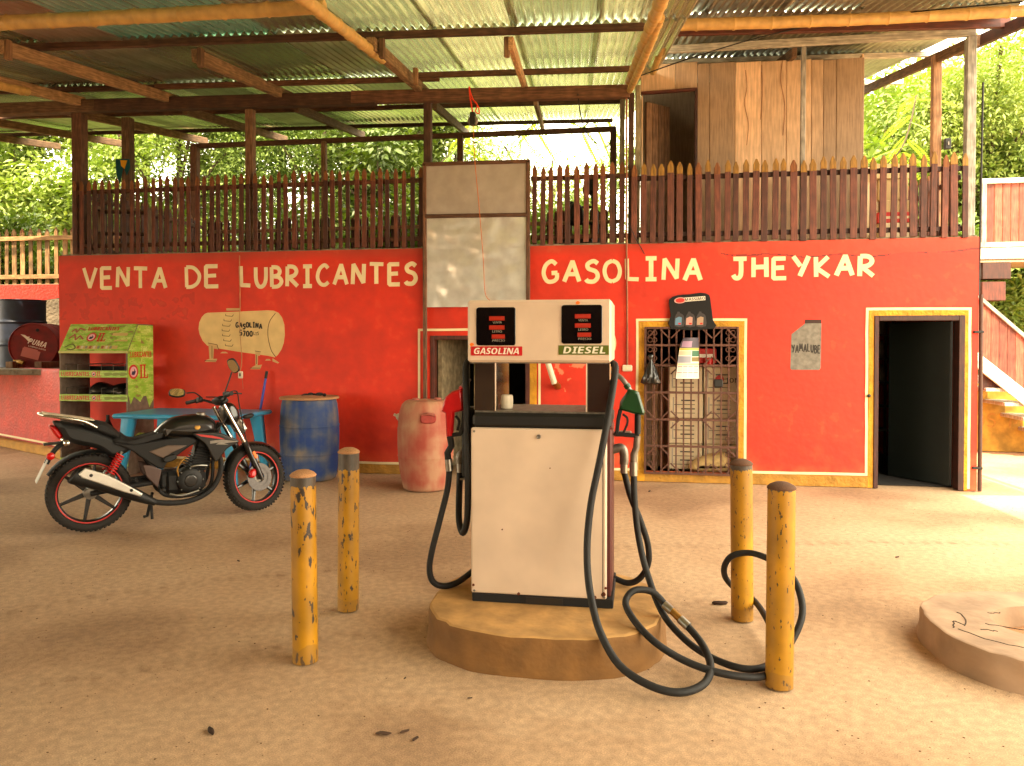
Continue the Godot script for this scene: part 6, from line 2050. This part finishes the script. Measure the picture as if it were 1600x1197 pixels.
func wall_items() -> void:
	# socket with its cable, left
	var t := thing("wall_socket", "cream socket on a thin cable hanging below the painted tank", "socket", Vector3(-4.965, 1.2, -8.985))
	boxed("plate", Vector3(0, 0, 0), Vector3(0.06, 0.09, 0.03), M.pvc, t, 0.008)
	boxed("slot", Vector3(0, 0, 0.015), Vector3(0.02, 0.04, 0.004), M.print_dark, t, 0.0)
	piped("cable", smooth(PackedVector3Array([Vector3(0.0, 1.5, 0.01), Vector3(0.005, 0.9, 0.012), Vector3(0.0, 0.6, 0.012), Vector3(0.025, 0.2, 0.014), Vector3(0.0, 0.05, 0.01)])), 0.005, mat(Color(0.75, 0.55, 0.35), 0.7), t, 6)
	piped("loose_end", smooth(PackedVector3Array([Vector3(0.025, -0.05, 0.01), Vector3(0.035, -0.12, 0.012), Vector3(0.04, -0.18, 0.012)])), 0.003, mat(Color(0.75, 0.45, 0.3), 0.7), t, 6)
	t = thing("wall_socket", "white socket at the end of the conduit beside the barred doorway", "socket", Vector3(-0.142, 1.31, -8.98))
	boxed("plate", Vector3(0, 0, 0), Vector3(0.115, 0.075, 0.04), M.pvc, t, 0.012)
	boxed("switch", Vector3(-0.01, 0, 0.021), Vector3(0.03, 0.03, 0.006), M.card_white, t, 0.002)
	piped("conduit", PackedVector3Array([Vector3(0.0, 0.04, 0.0), Vector3(-0.003, 0.7, 0.005), Vector3(-0.012, 1.42, 0.01), Vector3(-0.016, 3.1, 0.02)]), 0.011, mat(Color(0.6, 0.36, 0.24), 0.6), t)
	var w := piped("tie_wire", PackedVector3Array([Vector3(0.05, 2.625, -8.985), Vector3(-0.05, 2.8, -8.95), Vector3(-0.12, 2.95, -8.94)]), 0.005, M.wire)
	tag(w, "short tie wire from the wall hook up to the conduit by the fence", "wire")
	t = thing("drain_stub", "short white plastic pipe sticking out of the wall behind the dispenser", "pipe")
	piped("pipe", PackedVector3Array([Vector3(-1.14, 1.66, -8.78), Vector3(-1.05, 1.38, -8.82), Vector3(-0.975, 1.13, -8.86)]), 0.034, M.pvc, t, 12)
	piped("collar", PackedVector3Array([Vector3(-0.98, 1.15, -8.86), Vector3(-0.955, 1.1, -8.93), Vector3(-0.95, 1.09, -9.0)]), 0.04, M.brass, t, 12)
	barred_gate()
	oil_board()
	# calendar hung on the bars, its foot curling out
	t = thing("calendar", "printed paper calendar hanging on the barred gate, curling outwards", "calendar", Vector3(0.57, 1.66, -8.92))
	var rows := []
	for j in 9:
		var v := j / 8.0
		var row := PackedVector3Array()
		for i in 7:
			var u := i / 6.0
			row.append(Vector3(lerpf(lerpf(-0.08, -0.17, sqrt(v)), 0.085, u), -0.46 * v, 0.03 + 0.05 * v + 0.05 * (1.0 - u) * v + 0.01 * sin(u * 5.0)))
		rows.append(row)
	var im := Image.create(128, 240, false, Image.FORMAT_RGB8)
	im.fill(Color(0.92, 0.87, 0.82))
	for e in [[0, 0, 128, 60, Color(0.3, 0.27, 0.32)], [10, 20, 70, 36, Color(0.62, 0.5, 0.6)], [0, 60, 128, 14, Color(0.75, 0.68, 0.3)], [0, 78, 80, 26, Color(0.78, 0.72, 0.6)], [84, 76, 44, 34, Color(0.2, 0.42, 0.3)], [0, 108, 80, 40, Color(0.55, 0.56, 0.6)], [84, 114, 44, 26, Color(0.5, 0.42, 0.2)], [0, 150, 128, 12, Color(0.88, 0.76, 0.6)]]:
		im.fill_rect(Rect2i(e[0], e[1], e[2], e[3]), e[4])
	for k in 8:
		im.fill_rect(Rect2i(4 + (k % 4) * 31, 166 + (k / 4) * 36, 27, 4), Color(0.85, 0.35, 0.38))
		for r in 5:
			for c in 7:
				im.fill_rect(Rect2i(4 + (k % 4) * 31 + c * 4, 173 + (k / 4) * 36 + r * 5, 2, 3), Color(0.6, 0.5, 0.6))
	var pm := StandardMaterial3D.new()
	pm.albedo_texture = ImageTexture.create_from_image(im)
	pm.roughness = 0.5
	var cs := Shape.new()
	cs.grid(rows, false)
	put("page", cs, pm, t)
	t = thing("plastic_bag", "black plastic bag knotted to the left edge of the barred gate", "bag", Vector3(0.125, 1.13, -8.9))
	var bs := Shape.new()
	var br := []
	var f := FastNoiseLite.new()
	f.seed = 12
	f.frequency = 6.0
	for e in [[0.0, 0.0], [0.0, 0.06], [0.02, 0.095], [0.09, 0.085], [0.17, 0.06], [0.23, 0.03], [0.27, 0.014], [0.3, 0.02], [0.33, 0.03], [0.345, 0.0]]:
		var row := PackedVector3Array()
		for i in 26:
			var a := TAU * i / 26.0
			var r: float = e[1] * (1.0 + 0.25 * sin(a * 7.0 + e[0] * 14.0) * clampf(1.0 - e[0] * 1.5, 0.3, 1.0) + 0.3 * f.get_noise_3d(cos(a) * 0.1, e[0], sin(a) * 0.1))
			row.append(Vector3(cos(a) * r, e[0], sin(a) * r * 0.7))
		br.append(row)
	bs.grid(br, true)
	put("bag", bs, M.black_gloss, t)
	# what stands behind the bars
	var names := ["left column, bottom", "left column, second", "left column, third", "left column, top", "right column, bottom", "right column, second", "right column, third", "right column, top"]
	for c in 2:
		for r in 4:
			var b := thing("carton", "cream printed carton behind the barred gate, %s of the stack" % names[c * 4 + r], "carton", Vector3(0.54 + 0.41 * c, 0.1 + 0.305 * r, -9.48 - 0.03 * (r % 2)), 0.03 * (r % 3) - 0.03, "cartons stacked behind the barred gate")
			boxed("box", Vector3(0, 0.15, 0), Vector3(0.39, 0.297, 0.34), M.card_white, b, 0.004)
			for k in 4:
				boxed("print", Vector3(-0.02 + 0.04 * (k % 2), 0.06 + 0.05 * k, 0.1705), Vector3(0.24 - 0.08 * (k % 2), 0.008 + 0.008 * (k % 2), 0.002), M.print_dark, b, 0.0)
			boxed("edge_print", Vector3(-0.15, 0.15, 0.1705), Vector3(0.014, 0.2, 0.002), M.print_grey, b, 0.0)
	var logo := thing("round_sticker", "red round sticker and dark letters on a carton behind the bars", "sticker", Vector3(0.93, 1.17, -9.335))
	var disc := Shape.new()
	disc.lathe(pts("0,.002 .05,.002 .05,0"), 20, Transform3D(Basis.from_euler(Vector3(PI / 2, 0, 0)), Vector3.ZERO))
	put("disc", disc, M.print_red, logo)
	lettering("printed_word", "ION", font_bold, 0.14, 0.055, Vector3(0.15, -0.01, 0.003), M.print_dark, logo)
	var rb := thing("red_box", "small red and white box on top of the cartons behind the bars", "box", Vector3(0.74, 1.36, -9.4))
	boxed("box", Vector3(0, 0.09, 0), Vector3(0.3, 0.17, 0.2), M.print_red, rb, 0.004)
	boxed("print", Vector3(0, 0.09, 0.101), Vector3(0.26, 0.04, 0.002), M.print_white, rb, 0.0)
	var jar := thing("red_tin", "red round tin among the cartons behind the bars", "tin", Vector3(0.8, 1.33, -9.26))
	var js := Shape.new()
	js.lathe(pts("0,0 .05,0 -1,0 .05,0 .05,.1 -1,0 .05,.1 0,.1"), 18)
	put("tin", js, M.red_gloss, jar)
	var sk := Shape.new()
	sk.pillow(smooth2(pts("-.22,0 .2,0 .24,.1 .16,.22 0,.2 -.14,.15 -.24,.08"), 4, true), 0.12, 0.08)
	tag(put("sack", sk, mat(Color(0.85, 0.72, 0.48), 0.8, "cloud", Vector3.ONE * 3.0), self, Transform3D(Basis(), Vector3(0.82, 0.11, -9.2))), "cream cloth sack lying at the foot of the barred gate", "sack")
	var old := thing("plank_stack", "stack of old brown boards standing in the dark left part of the barred room", "boards", Vector3(0.22, 0.1, -9.5))
	for k in 4:
		boxed("board", Vector3(-0.12 + 0.08 * k, 0.6, -0.03 * k), Vector3(0.076, 1.2 + 0.1 * (k % 2), 0.03), wood("old_timber"), old)
	# shelf in the dark right room
	var sh := thing("shop_shelf", "dark metal shelf of bottles inside the right doorway", "shelf", Vector3(2.72, 0, -10.4))
	for k in 5:
		boxed("shelf", Vector3(0.05, 0.5 + 0.3 * k, 0), Vector3(0.7, 0.02, 0.3), mat(Color(0.2, 0.17, 0.14), 0.5), sh, 0.002)
	for x in [-0.3, 0.4]:
		for z in [-0.14, 0.14]:
			boxed("upright", Vector3(x, 0.95, z), Vector3(0.025, 1.9, 0.025), mat(Color(0.2, 0.17, 0.14), 0.5), sh, 0.002)
	var first: Node3D = null
	for r in 3:
		for k in 6:
			if first == null:
				first = thing("oil_bottle", "small oil bottle inside the right doorway, first from the left on the middle shelf", "bottle", Vector3.ZERO, 0.0, "bottles on the shelf in the right room")
				var os := Shape.new()
				os.lathe(pts("0,0 .036,0 .04,.01 .04,.15 .018,.19 .018,.22 0,.22"), 12)
				put("bottle", os, mat(Color(0.4, 0.36, 0.3), 0.4), first)
				first.position = Vector3(2.5, 1.11, -10.36)
			else:
				var d: Node3D = first.duplicate()
				d.name = numbered("oil_bottle")
				add_child(d)
				d.position = Vector3(2.5 + 0.105 * k, 1.11 + 0.3 * r, -10.36)
				d.set_meta("label", "small oil bottle inside the right doorway, %s from the left on the %s shelf" % [["first", "second", "third", "fourth", "fifth", "sixth"][k], ["middle", "fourth", "top"][r]])


func barred_gate() -> void:
	var g := thing("barred_gate", "brown iron barred gate closing the doorway under the oil sign board", "gate", Vector3(0.05, 0.095, -8.955))
	var w := 1.05
	var h := 1.69
	for e in [[0.012, h / 2, 0.024, h], [w - 0.012, h / 2, 0.024, h]]:
		boxed("frame_bar", Vector3(e[0], e[1], 0), Vector3(e[2], e[3], 0.03), M.grille, g, 0.003)
	for y in [0.0, 0.325, 0.63, 0.94, 1.25, 1.48, h]:
		boxed("cross_bar", Vector3(w / 2, clampf(y, 0.012, h - 0.012), 0.004), Vector3(w - 0.05, 0.026, 0.014), M.grille, g, 0.002)
	for k in 12:
		var x := 0.03 + 0.083 * k
		if k == 0:
			continue
		boxed("upright_bar", Vector3(x, h / 2, -0.006), Vector3(0.018, h - 0.04, 0.012), M.grille, g, 0.002)
	# slanted bars cut the corners of the panels
	for r in [[0.3, 0.63, 0.755, 1.25], [0.3, 0.03, 0.755, 0.63], [0.3, 1.25, 0.755, 1.66], [0.03, 0.63, 0.28, 0.94], [0.77, 0.63, 1.02, 0.94], [0.03, 1.25, 0.28, 1.66], [0.77, 1.25, 1.02, 1.66], [0.03, 0.03, 0.28, 0.32], [0.77, 0.03, 1.02, 0.32]]:
		var c := 0.1
		for k in 4:
			var x: float = r[0] if k % 2 == 0 else r[2]
			var y: float = r[1] if k < 2 else r[3]
			var sx := 1.0 if k % 2 == 0 else -1.0
			var sy := 1.0 if k < 2 else -1.0
			boxed("slanted_bar", Vector3(x + sx * c * 0.5, y + sy * c * 0.5, 0.014), Vector3(c * 1.42, 0.016, 0.01), M.grille, g, 0.002, Vector3(0, 0, -PI / 4 * sx * sy))
	for x in [0.065, 0.115, 0.935, 0.985]:
		for y in [0.12, 0.24, 0.42, 0.54, 1.33, 1.43, 1.54, 1.62]:
			var rs := ring_shape(0.026, 0.005, 1.0, Vector3.ZERO, 16, 6)
			put("scroll_ring", rs, M.grille, g, Transform3D(Basis(), Vector3(x, y, 0.0)))
	boxed("lock_plate", Vector3(0.83, 1.05, 0.01), Vector3(0.1, 0.09, 0.03), M.wire, g, 0.01)


func oil_board() -> void:
	var t := thing("oil_sign_board", "black oil sign board with three printed bottles above the barred gate", "sign", Vector3(0.58, 1.76, -8.935), 0.0)
	t.rotation.x = -0.04
	var s := Shape.new()
	s.prism(smooth2(pts("-.232,.0 -.235,.15 -.255,.3 -.24,.35 -.16,.385 -.02,.395 .1,.41 .19,.385 .21,.3 .235,.1 .245,.0"), 2, true), 0.012, Transform3D(), 0.003)
	put("board", s, plain(Color(0.02, 0.016, 0.016), 0.8), t)
	var tilt := Basis(Vector3(0, 0, 1), 0.07)
	var o := Shape.new()
	var ring := PackedVector2Array()
	for i in 24:
		ring.append(Vector2(0.065 * cos(TAU * i / 24), 0.034 * sin(TAU * i / 24)))
	o.prism(ring, 0.002)
	put("oval_emblem", o, plain(Color(0.82, 0.62, 0.58), 0.5), t, Transform3D(tilt, Vector3(-0.13, 0.325, 0.0072)))
	for i in 24:
		ring[i] *= 0.78
	o = Shape.new()
	o.prism(ring, 0.002)
	put("oval_face", o, M.print_red, t, Transform3D(tilt, Vector3(-0.13, 0.325, 0.0084)))
	boxed("name_strip", Vector3(0.03, 0.34, 0.0068), Vector3(0.24, 0.045, 0.002), M.print_white, t, 0.0, Vector3(0, 0, 0.07))
	lettering("printed_word", "MASSIMO", font_bold, 0.22, 0.032, Vector3(0.035, 0.3405, 0.0086), M.print_dark, t, tilt)
	for k in 3:
		var x := -0.14 + 0.12 * k
		var bt := Shape.new()
		bt.prism(smooth2(pts("-.05,0 .055,0 .058,.08 .045,.13 .01,.15 .005,.165 -.02,.165 -.022,.15 -.045,.11"), 2, true), 0.002)
		var bo := put("printed_bottle", bt, plain(Color(0.2, 0.18, 0.18), 0.4), t, Transform3D(Basis(), Vector3(x, 0.03, 0.0072)))
		var lb := Shape.new()
		lb.prism(pts("-.045,.015 .025,.015 .03,.1 .0,.11 -.04,.09"), 0.002)
		put("printed_label", lb, plain([Color(0.35, 0.5, 0.6), Color(0.72, 0.55, 0.5), Color(0.62, 0.52, 0.42)][k], 0.5), bo, Transform3D(Basis(), Vector3(0, 0, 0.0013)))
		boxed("printed_mark", Vector3(0.005, 0.03, 0.0026), Vector3(0.03, 0.018, 0.001), M.print_red, bo, 0.0)


func litter() -> void:
	var spots := [[0.49, -4.838, 0.05], [0.108, -8.384, 0.03], [-1.737, -2.89, 0.035], [-0.75, -3.35, 0.012], [-1.1, -3.5, 0.012], [-2.9, -5.2, 0.02], [1.9, -6.1, 0.02]]
	for k in spots.size():
		var e: Array = spots[k]
		var s := Shape.new()
		s.pillow(smooth2(pts("-1,0 -.3,.35 .5,.3 1,.05 .4,-.3 -.4,-.25"), 3, true), 0.2, 0.3)
		var names := ["dark crumpled leaf on the ground between the dispenser and the rear right bollard", "dark scrap on the ground before the barred gate", "brown dry leaf on the ground at the bottom left of the yard", "tiny dark pebble on the ground before the oval island", "tiny dark pebble left of the oval island", "small dry leaf on the ground between motorcycle and bollards", "small dry leaf on the open ground right of the bollards"]
		tag(put("dry_leaf" if k in [0, 2, 5, 6] else "pebble", s, mat(Color(0.22, 0.13, 0.07), 0.9), self, Transform3D(Basis.from_euler(Vector3(-PI / 2, k * 1.1, 0.15)) * Basis.from_scale(Vector3.ONE * e[2]), Vector3(e[0], 0.004, e[1]))), names[k], "leaf" if k in [0, 2, 5, 6] else "pebble")
	for e in [[-1.03, -2.99, 0.032, "dark oil spot at the bottom of the yard, left of its two neighbours"], [-0.95, -3.02, 0.022, "small dark oil spot between two others at the bottom of the yard"], [-0.89, -2.97, 0.02, "small dark oil spot at the bottom of the yard, right of its neighbours"]]:
		var s := Shape.new()
		s.prism(smooth2(pts("-1,0 -.5,.5 .3,.35 1.1,.1 .5,-.45 -.4,-.3"), 4, true), 0.05)
		tag(put("oil_spot", s, mat(Color(0.3, 0.2, 0.13), 0.8), self, Transform3D(Basis.from_euler(Vector3(-PI / 2, e[0] * 9.0, 0)) * Basis.from_scale(Vector3.ONE * e[2]), Vector3(e[0], 0.003, e[1]))), e[3], "stain")
	# loose grit
	var g := Shape.new()
	g.lathe(pts("0,0 .8,0 1,.3 .6,.7 0,.8"), 5)
	var mm := MultiMesh.new()
	mm.transform_format = MultiMesh.TRANSFORM_3D
	mm.mesh = g.mesh(mat(Color(0.42, 0.29, 0.18), 0.95))
	mm.instance_count = 9000
	for i in mm.instance_count:
		var x := rng.randf_range(-7.0, 3.8)
		var z := -1.4 - 7.4 * pow(rng.randf(), 1.3)
		var r := 0.0016 + 0.0035 * pow(rng.randf(), 6.0)
		mm.set_instance_transform(i, Transform3D(Basis.from_euler(Vector3(0, rng.randf() * TAU, 0)) * Basis.from_scale(Vector3(r, r * 0.7, r * 1.3)), Vector3(x, -0.006, z)))
	var o := MultiMeshInstance3D.new()
	o.name = "loose_grit"
	o.multimesh = mm
	add_child(o)
	stuff(tag(o, "loose grit scattered over the earth yard", "gravel"))


# added house, unseen: keeps light and sun from entering behind the camera
func added_house() -> void:
	var h := thing("added_opposite_house", "added unseen plastered house keeping light and sun out of the yard from behind the camera", "house", Vector3(-1.5, 0, 3.4))
	boxed("wall", Vector3(0, 1.3, 0.1), Vector3(13.0, 2.6, 0.2), mat(Color(0.42, 0.33, 0.26), 0.9, "cloud", Vector3.ONE * 0.5), h, 0.01)
	for x in [-3.5, 1.0]:
		boxed("door", Vector3(x, 1.0, -0.01), Vector3(0.95, 2.0, 0.05), wood("frame_brown"), h)
	for x in [-5.2, -1.2, 3.6]:
		boxed("window", Vector3(x, 1.6, -0.01), Vector3(1.1, 1.0, 0.05), wood("dark_brown"), h)
	for x in [-1.0, 1.0]:
		boxed("side_wall", Vector3(x * 6.4, 1.3, 2.7), Vector3(0.2, 2.6, 5.0), mat(Color(0.5, 0.42, 0.34), 0.9, "cloud", Vector3.ONE * 0.5), h, 0.01)
	boxed("roof", Vector3(0, 2.68, 2.6), Vector3(13.4, 0.12, 5.6), M.tin, h, 0.01)


func leaf_spray(n: int, leaf_l: float, leaf_w: float, spread: float, m: Material) -> ArrayMesh:
	var s := Shape.new()
	for i in n:
		var d := Vector3(rng.randfn(), rng.randfn() * 0.7, rng.randfn()).normalized()
		var at := d * spread * pow(rng.randf(), 0.5)
		var dir := (d + Vector3(rng.randf_range(-0.8, 0.8), rng.randf_range(-0.9, 0.2), rng.randf_range(-0.8, 0.8))).normalized()
		var side := dir.cross(Vector3(rng.randf_range(-0.5, 0.5), 1, rng.randf_range(-0.5, 0.5))).normalized()
		var up := side.cross(dir).normalized()
		var l := leaf_l * rng.randf_range(0.7, 1.25)
		var w := leaf_w * rng.randf_range(0.8, 1.2)
		var a := at
		var b := at + dir * l
		var mid := at + dir * l * 0.45
		for k in [-1.0, 1.0]:
			var e: Vector3 = mid + side * w * 0.5 * k + up * w * 0.16
			var nn := (e - a).cross(b - a).normalized()
			if nn.dot(up) < 0.0:
				nn = -nn
			s.tri(a, e, b, nn, nn, nn)
	return s.mesh(m)


# a long leaf of many leaflets
func frond(n: int, length: float, leaflet: float, m: Material) -> ArrayMesh:
	var s := Shape.new()
	for i in n:
		var t := (i + 1.0) / n
		var at := Vector3(0, -0.25 * length * t * t, length * t)
		for k in [-1.0, 1.0]:
			var d := Vector3(k, -0.15, 0.55).normalized()
			var l: float = leaflet * sin(PI * clampf(t * 0.9 + 0.1, 0.0, 1.0)) + leaflet * 0.25
			var w := leaflet * 0.16
			var nn := Vector3(0.1 * k, 1, 0).normalized()
			var f := Vector3(0, 0, 1)
			s.tri(at, at + d * l * 0.5 + f * w, at + d * l, nn, nn, nn)
			s.tri(at, at + d * l, at + d * l * 0.5 - f * w, nn, nn, nn)
	s.tube(PackedVector3Array([Vector3.ZERO, Vector3(0, -0.06 * length, length * 0.5), Vector3(0, -0.25 * length, length)]), 0.006, 5)
	return s.mesh(m)


var sprays := {}


func tree(called: String, label: String, at: Vector3, h: float, blobs: Array, count: int, kind: String, shade: Array, group := "trees on the slope behind the station", lean := Vector3.ZERO) -> void:
	var t := thing(called, label, "tree" if h > 2.5 else "bush", at, 0.0, group)
	var bark := mat(Color(0.36, 0.29, 0.2), 0.9, "grain", Vector3(3, 1, 3))
	var trunk := PackedVector3Array()
	var rr := []
	for i in 7:
		var k := i / 6.0
		trunk.append(Vector3(0.15 * sin(k * 3.0 + at.x), h * 0.8 * k - 0.3, 0.12 * sin(k * 2.3 + at.z)) + lean * k)
		rr.append((0.035 + 0.018 * h) * (1.0 - 0.7 * k))
	piped("trunk", trunk, rr, bark, t, 8)
	for b in blobs:
		var c: Vector3 = b[0]
		var from := trunk[clampi(int(c.y / h * 5.0), 1, 5)]
		piped("limb", smooth(PackedVector3Array([from, from.lerp(c, 0.5) + Vector3(0, 0.15, 0.1), c, c + (c - from).normalized() * b[1] * 0.6]), 4), 0.012 + 0.005 * h, bark, t, 6)
	var mm := MultiMesh.new()
	mm.transform_format = MultiMesh.TRANSFORM_3D
	mm.use_colors = true
	mm.mesh = sprays[kind]
	mm.instance_count = count
	var f := FastNoiseLite.new()
	f.seed = int(absf(at.x * 31.0 + at.z * 17.0))
	f.frequency = 0.45
	var total := 0.0
	for b in blobs:
		total += b[1] * b[1]
	var n := 0
	var guard := 0
	while n < count and guard < count * 12:
		guard += 1
		var pick := rng.randf() * total
		var b: Array = blobs[0]
		for e in blobs:
			pick -= e[1] * e[1]
			if pick <= 0.0:
				b = e
				break
		var d := Vector3(rng.randfn(), rng.randfn(), rng.randfn()).normalized()
		var p: Vector3 = b[0] + d * Vector3(1.0, 0.8, 1.0) * b[1] * pow(rng.randf(), 0.42)
		if f.get_noise_3dv(p + at) < 0.02 and rng.randf() < 0.85:
			continue
		var turn := Basis.from_euler(Vector3(rng.randf_range(-0.6, 0.6), rng.randf() * TAU, rng.randf_range(-0.6, 0.6)))
		mm.set_instance_transform(n, Transform3D(turn * Basis.from_scale(Vector3.ONE * rng.randf_range(0.7, 1.25)), p))
		var tone: Color = (shade[0] as Color).lerp(shade[1], clampf(rng.randf() * 0.7 + 0.3 * (0.5 + f.get_noise_3dv(p * 0.7 + at)), 0.0, 1.0))
		mm.set_instance_color(n, tone)
		n += 1
	mm.visible_instance_count = n
	var o := MultiMeshInstance3D.new()
	o.name = "crown"
	o.multimesh = mm
	t.add_child(o, true)
	stuff(o)


func trees() -> void:
	var lm := StandardMaterial3D.new()
	lm.albedo_color = Color(1, 1, 1)
	lm.vertex_color_use_as_albedo = true
	lm.roughness = 0.42
	lm.backlight_enabled = true
	lm.backlight = Color(0.66, 0.72, 0.2)
	sprays.broad = leaf_spray(26, 0.13, 0.062, 0.3, lm)
	sprays.fine = leaf_spray(32, 0.09, 0.038, 0.3, lm)
	sprays.large = leaf_spray(18, 0.19, 0.1, 0.36, lm)
	sprays.frond = frond(18, 0.75, 0.16, lm)
	var yellow := [Color(0.16, 0.25, 0.04), Color(0.38, 0.45, 0.12)]
	var mid := [Color(0.1, 0.18, 0.03), Color(0.28, 0.36, 0.08)]
	var dark := [Color(0.05, 0.09, 0.015), Color(0.14, 0.18, 0.03)]
	# [x, z, height, crown radius, count, leaf, shade, label]
	var list := [
		[-19.5, -18.5, 7.0, 2.7, 1500, "broad", yellow, "bright yellow green broad-leaved tree at the far left edge behind the pale fence"],
		[-15.8, -17.6, 6.4, 2.4, 1500, "large", yellow, "large-leaved light green tree behind the pale picket fence"],
		[-13.0, -18.6, 7.2, 2.6, 1700, "broad", yellow, "sunlit leafy tree directly left of the station's corner post"],
		[-11.0, -17.2, 6.0, 2.1, 1100, "broad", yellow, "fine-leaved tree right behind the left corner of the picket fence"],
		[-9.6, -20.0, 8.0, 2.8, 1500, "broad", mid, "tall leafy tree with pale branches behind the teal cloth"],
		[-7.8, -18.0, 6.4, 2.3, 1400, "fine", mid, "dense tree behind the second post of the left fence"],
		[-6.0, -17.0, 5.2, 1.8, 800, "large", dark, "small tree in the gap between the two right posts of the left fence"],
		[-7.0, -23.0, 8.4, 3.0, 1600, "broad", yellow, "tall pale green tree standing farther back behind the left fence"],
		[-4.5, -18.6, 5.0, 1.9, 800, "fine", yellow, "light feathery tree just left of the metal hoist"],
		[-2.2, -19.0, 3.6, 1.5, 360, "fine", yellow, "low airy tree seen behind the metal hoist's top right corner"],
		[-1.0, -18.0, 3.3, 1.3, 360, "fine", yellow, "low thin tree behind the exercise machine"],
		[5.0, -17.0, 4.9, 1.9, 900, "large", yellow, "leafy tree just right of the plank cabin's right edge"],
		[6.6, -16.4, 4.6, 1.8, 1200, "fine", yellow, "bright small-leaved tree between the two right roof posts"],
		[8.0, -18.0, 5.4, 2.2, 1000, "large", mid, "leafy green tree right of the white corner post"],
		[10.0, -17.0, 5.0, 2.0, 1500, "fine", yellow, "yellow green tree at the far right edge above the landing"],
		[12.0, -21.0, 6.2, 2.5, 1500, "broad", mid, "tall tree farther back at the far right edge"],
		[7.2, -22.0, 5.6, 2.3, 1200, "broad", yellow, "tall pale tree farther back between the right roof posts"],
		[-13.5, -7.5, 6.5, 2.6, 1300, "broad", mid, "added unseen leafy tree shading the left side of the yard above the retaining wall"],  # added out of view to darken the left of the yard
		[-13.0, -2.5, 6.5, 2.8, 1300, "broad", mid, "added unseen leafy tree shading the left side of the yard beside the added house"],  # second unseen tree, added to cut the light from the left
	]
	for e in list:
		var base := height_at(e[0], e[1]) if e[1] < -12.0 else 0.0
		var h: float = e[2]
		var r: float = e[3]
		var blobs := [[Vector3(0, h * 0.72, 0), r * 0.8]]
		for k in 6:
			var a := TAU * k / 6.0 + rng.randf()
			blobs.append([Vector3(cos(a) * r * 0.75, h * rng.randf_range(0.3, 0.92), sin(a) * r * 0.6), r * rng.randf_range(0.42, 0.62)])
		blobs.append([Vector3(rng.randf_range(-0.4, 0.4) * r, h * 0.16, r * 0.3), r * 0.6])
		tree("leafy_tree", e[7], Vector3(e[0], base - 0.1, e[1]), h, blobs, e[4], e[5], e[6])
	# undergrowth at the foot of the trees
	var low := [[-12.0, -12.9, "low bush close behind the pale fence at the left edge"], [-9.0, -12.9, "low bush behind the pale fence beside the corner post"], [-6.6, -13.3, "low bush seen through the left pickets near the corner"], [-4.4, -13.4, "low bush seen through the left pickets near their middle"], [-2.9, -13.6, "low bush seen through the left pickets beside the hoist"], [-1.6, -14.2, "thin low bush seen through the short fence"], [4.6, -13.2, "low bush behind the cartons on the right"], [6.0, -13.3, "leafy bush under the landing beside the right stairs"], [7.6, -13.4, "leafy bush at the right edge below the landing"]]
	for e in low:
		var blobs := [[Vector3(0, 0.7, 0), 0.8], [Vector3(0.7, 0.5, 0.1), 0.6], [Vector3(-0.7, 0.55, 0.0), 0.65], [Vector3(0.2, 1.3, 0), 0.55], [Vector3(-0.5, 1.2, -0.2), 0.5]]
		tree("bush", e[2], Vector3(e[0], height_at(e[0], e[1]) - 0.05, e[1]), 1.6, blobs, 360, "broad", mid, "bushes on the slope behind the station")
	# feathery branches that show against the bright sky
	for e in [[Vector3(-2.0, 5.9, -14.6), 0.3, "dark feathery branch hanging against the sky right of the hoist"], [Vector3(-0.9, 6.0, -14.8), 0.5, "thin feathery branch hanging left of the cabin corner"], [Vector3(4.0, 4.7, -12.9), 0.6, "large drooping feathery branch right of the plank cabin"], [Vector3(-3.6, 5.6, -15.0), 0.2, "pale feathery branch beside the hoist's left post"]]:
		var b := thing("feathery_branch", e[2], "branch", e[0], 0.0, "feathery branches under the roof edge")
		var bark := mat(Color(0.3, 0.25, 0.18), 0.9)
		var stem := smooth(PackedVector3Array([Vector3(0.4, 0.9, -0.5), Vector3(0.2, 0.3, -0.2), Vector3(0, -0.1, 0), Vector3(-0.3, -0.4, 0.1)]), 5)
		piped("stem", stem, 0.014, bark, b, 6)
		var fm: StandardMaterial3D = lm.duplicate()
		fm.vertex_color_use_as_albedo = false
		fm.albedo_color = Color(0.3, 0.42, 0.12)
		for k in 11:
			var p := stem[(k * 3 + 1) % stem.size()]
			put("frond", sprays.frond, fm, b, Transform3D(Basis.from_euler(Vector3(rng.randf_range(0.0, 0.9), TAU * k / 11.0 + rng.randf(), 0)) * Basis.from_scale(Vector3.ONE * rng.randf_range(0.7, 1.2)), p))
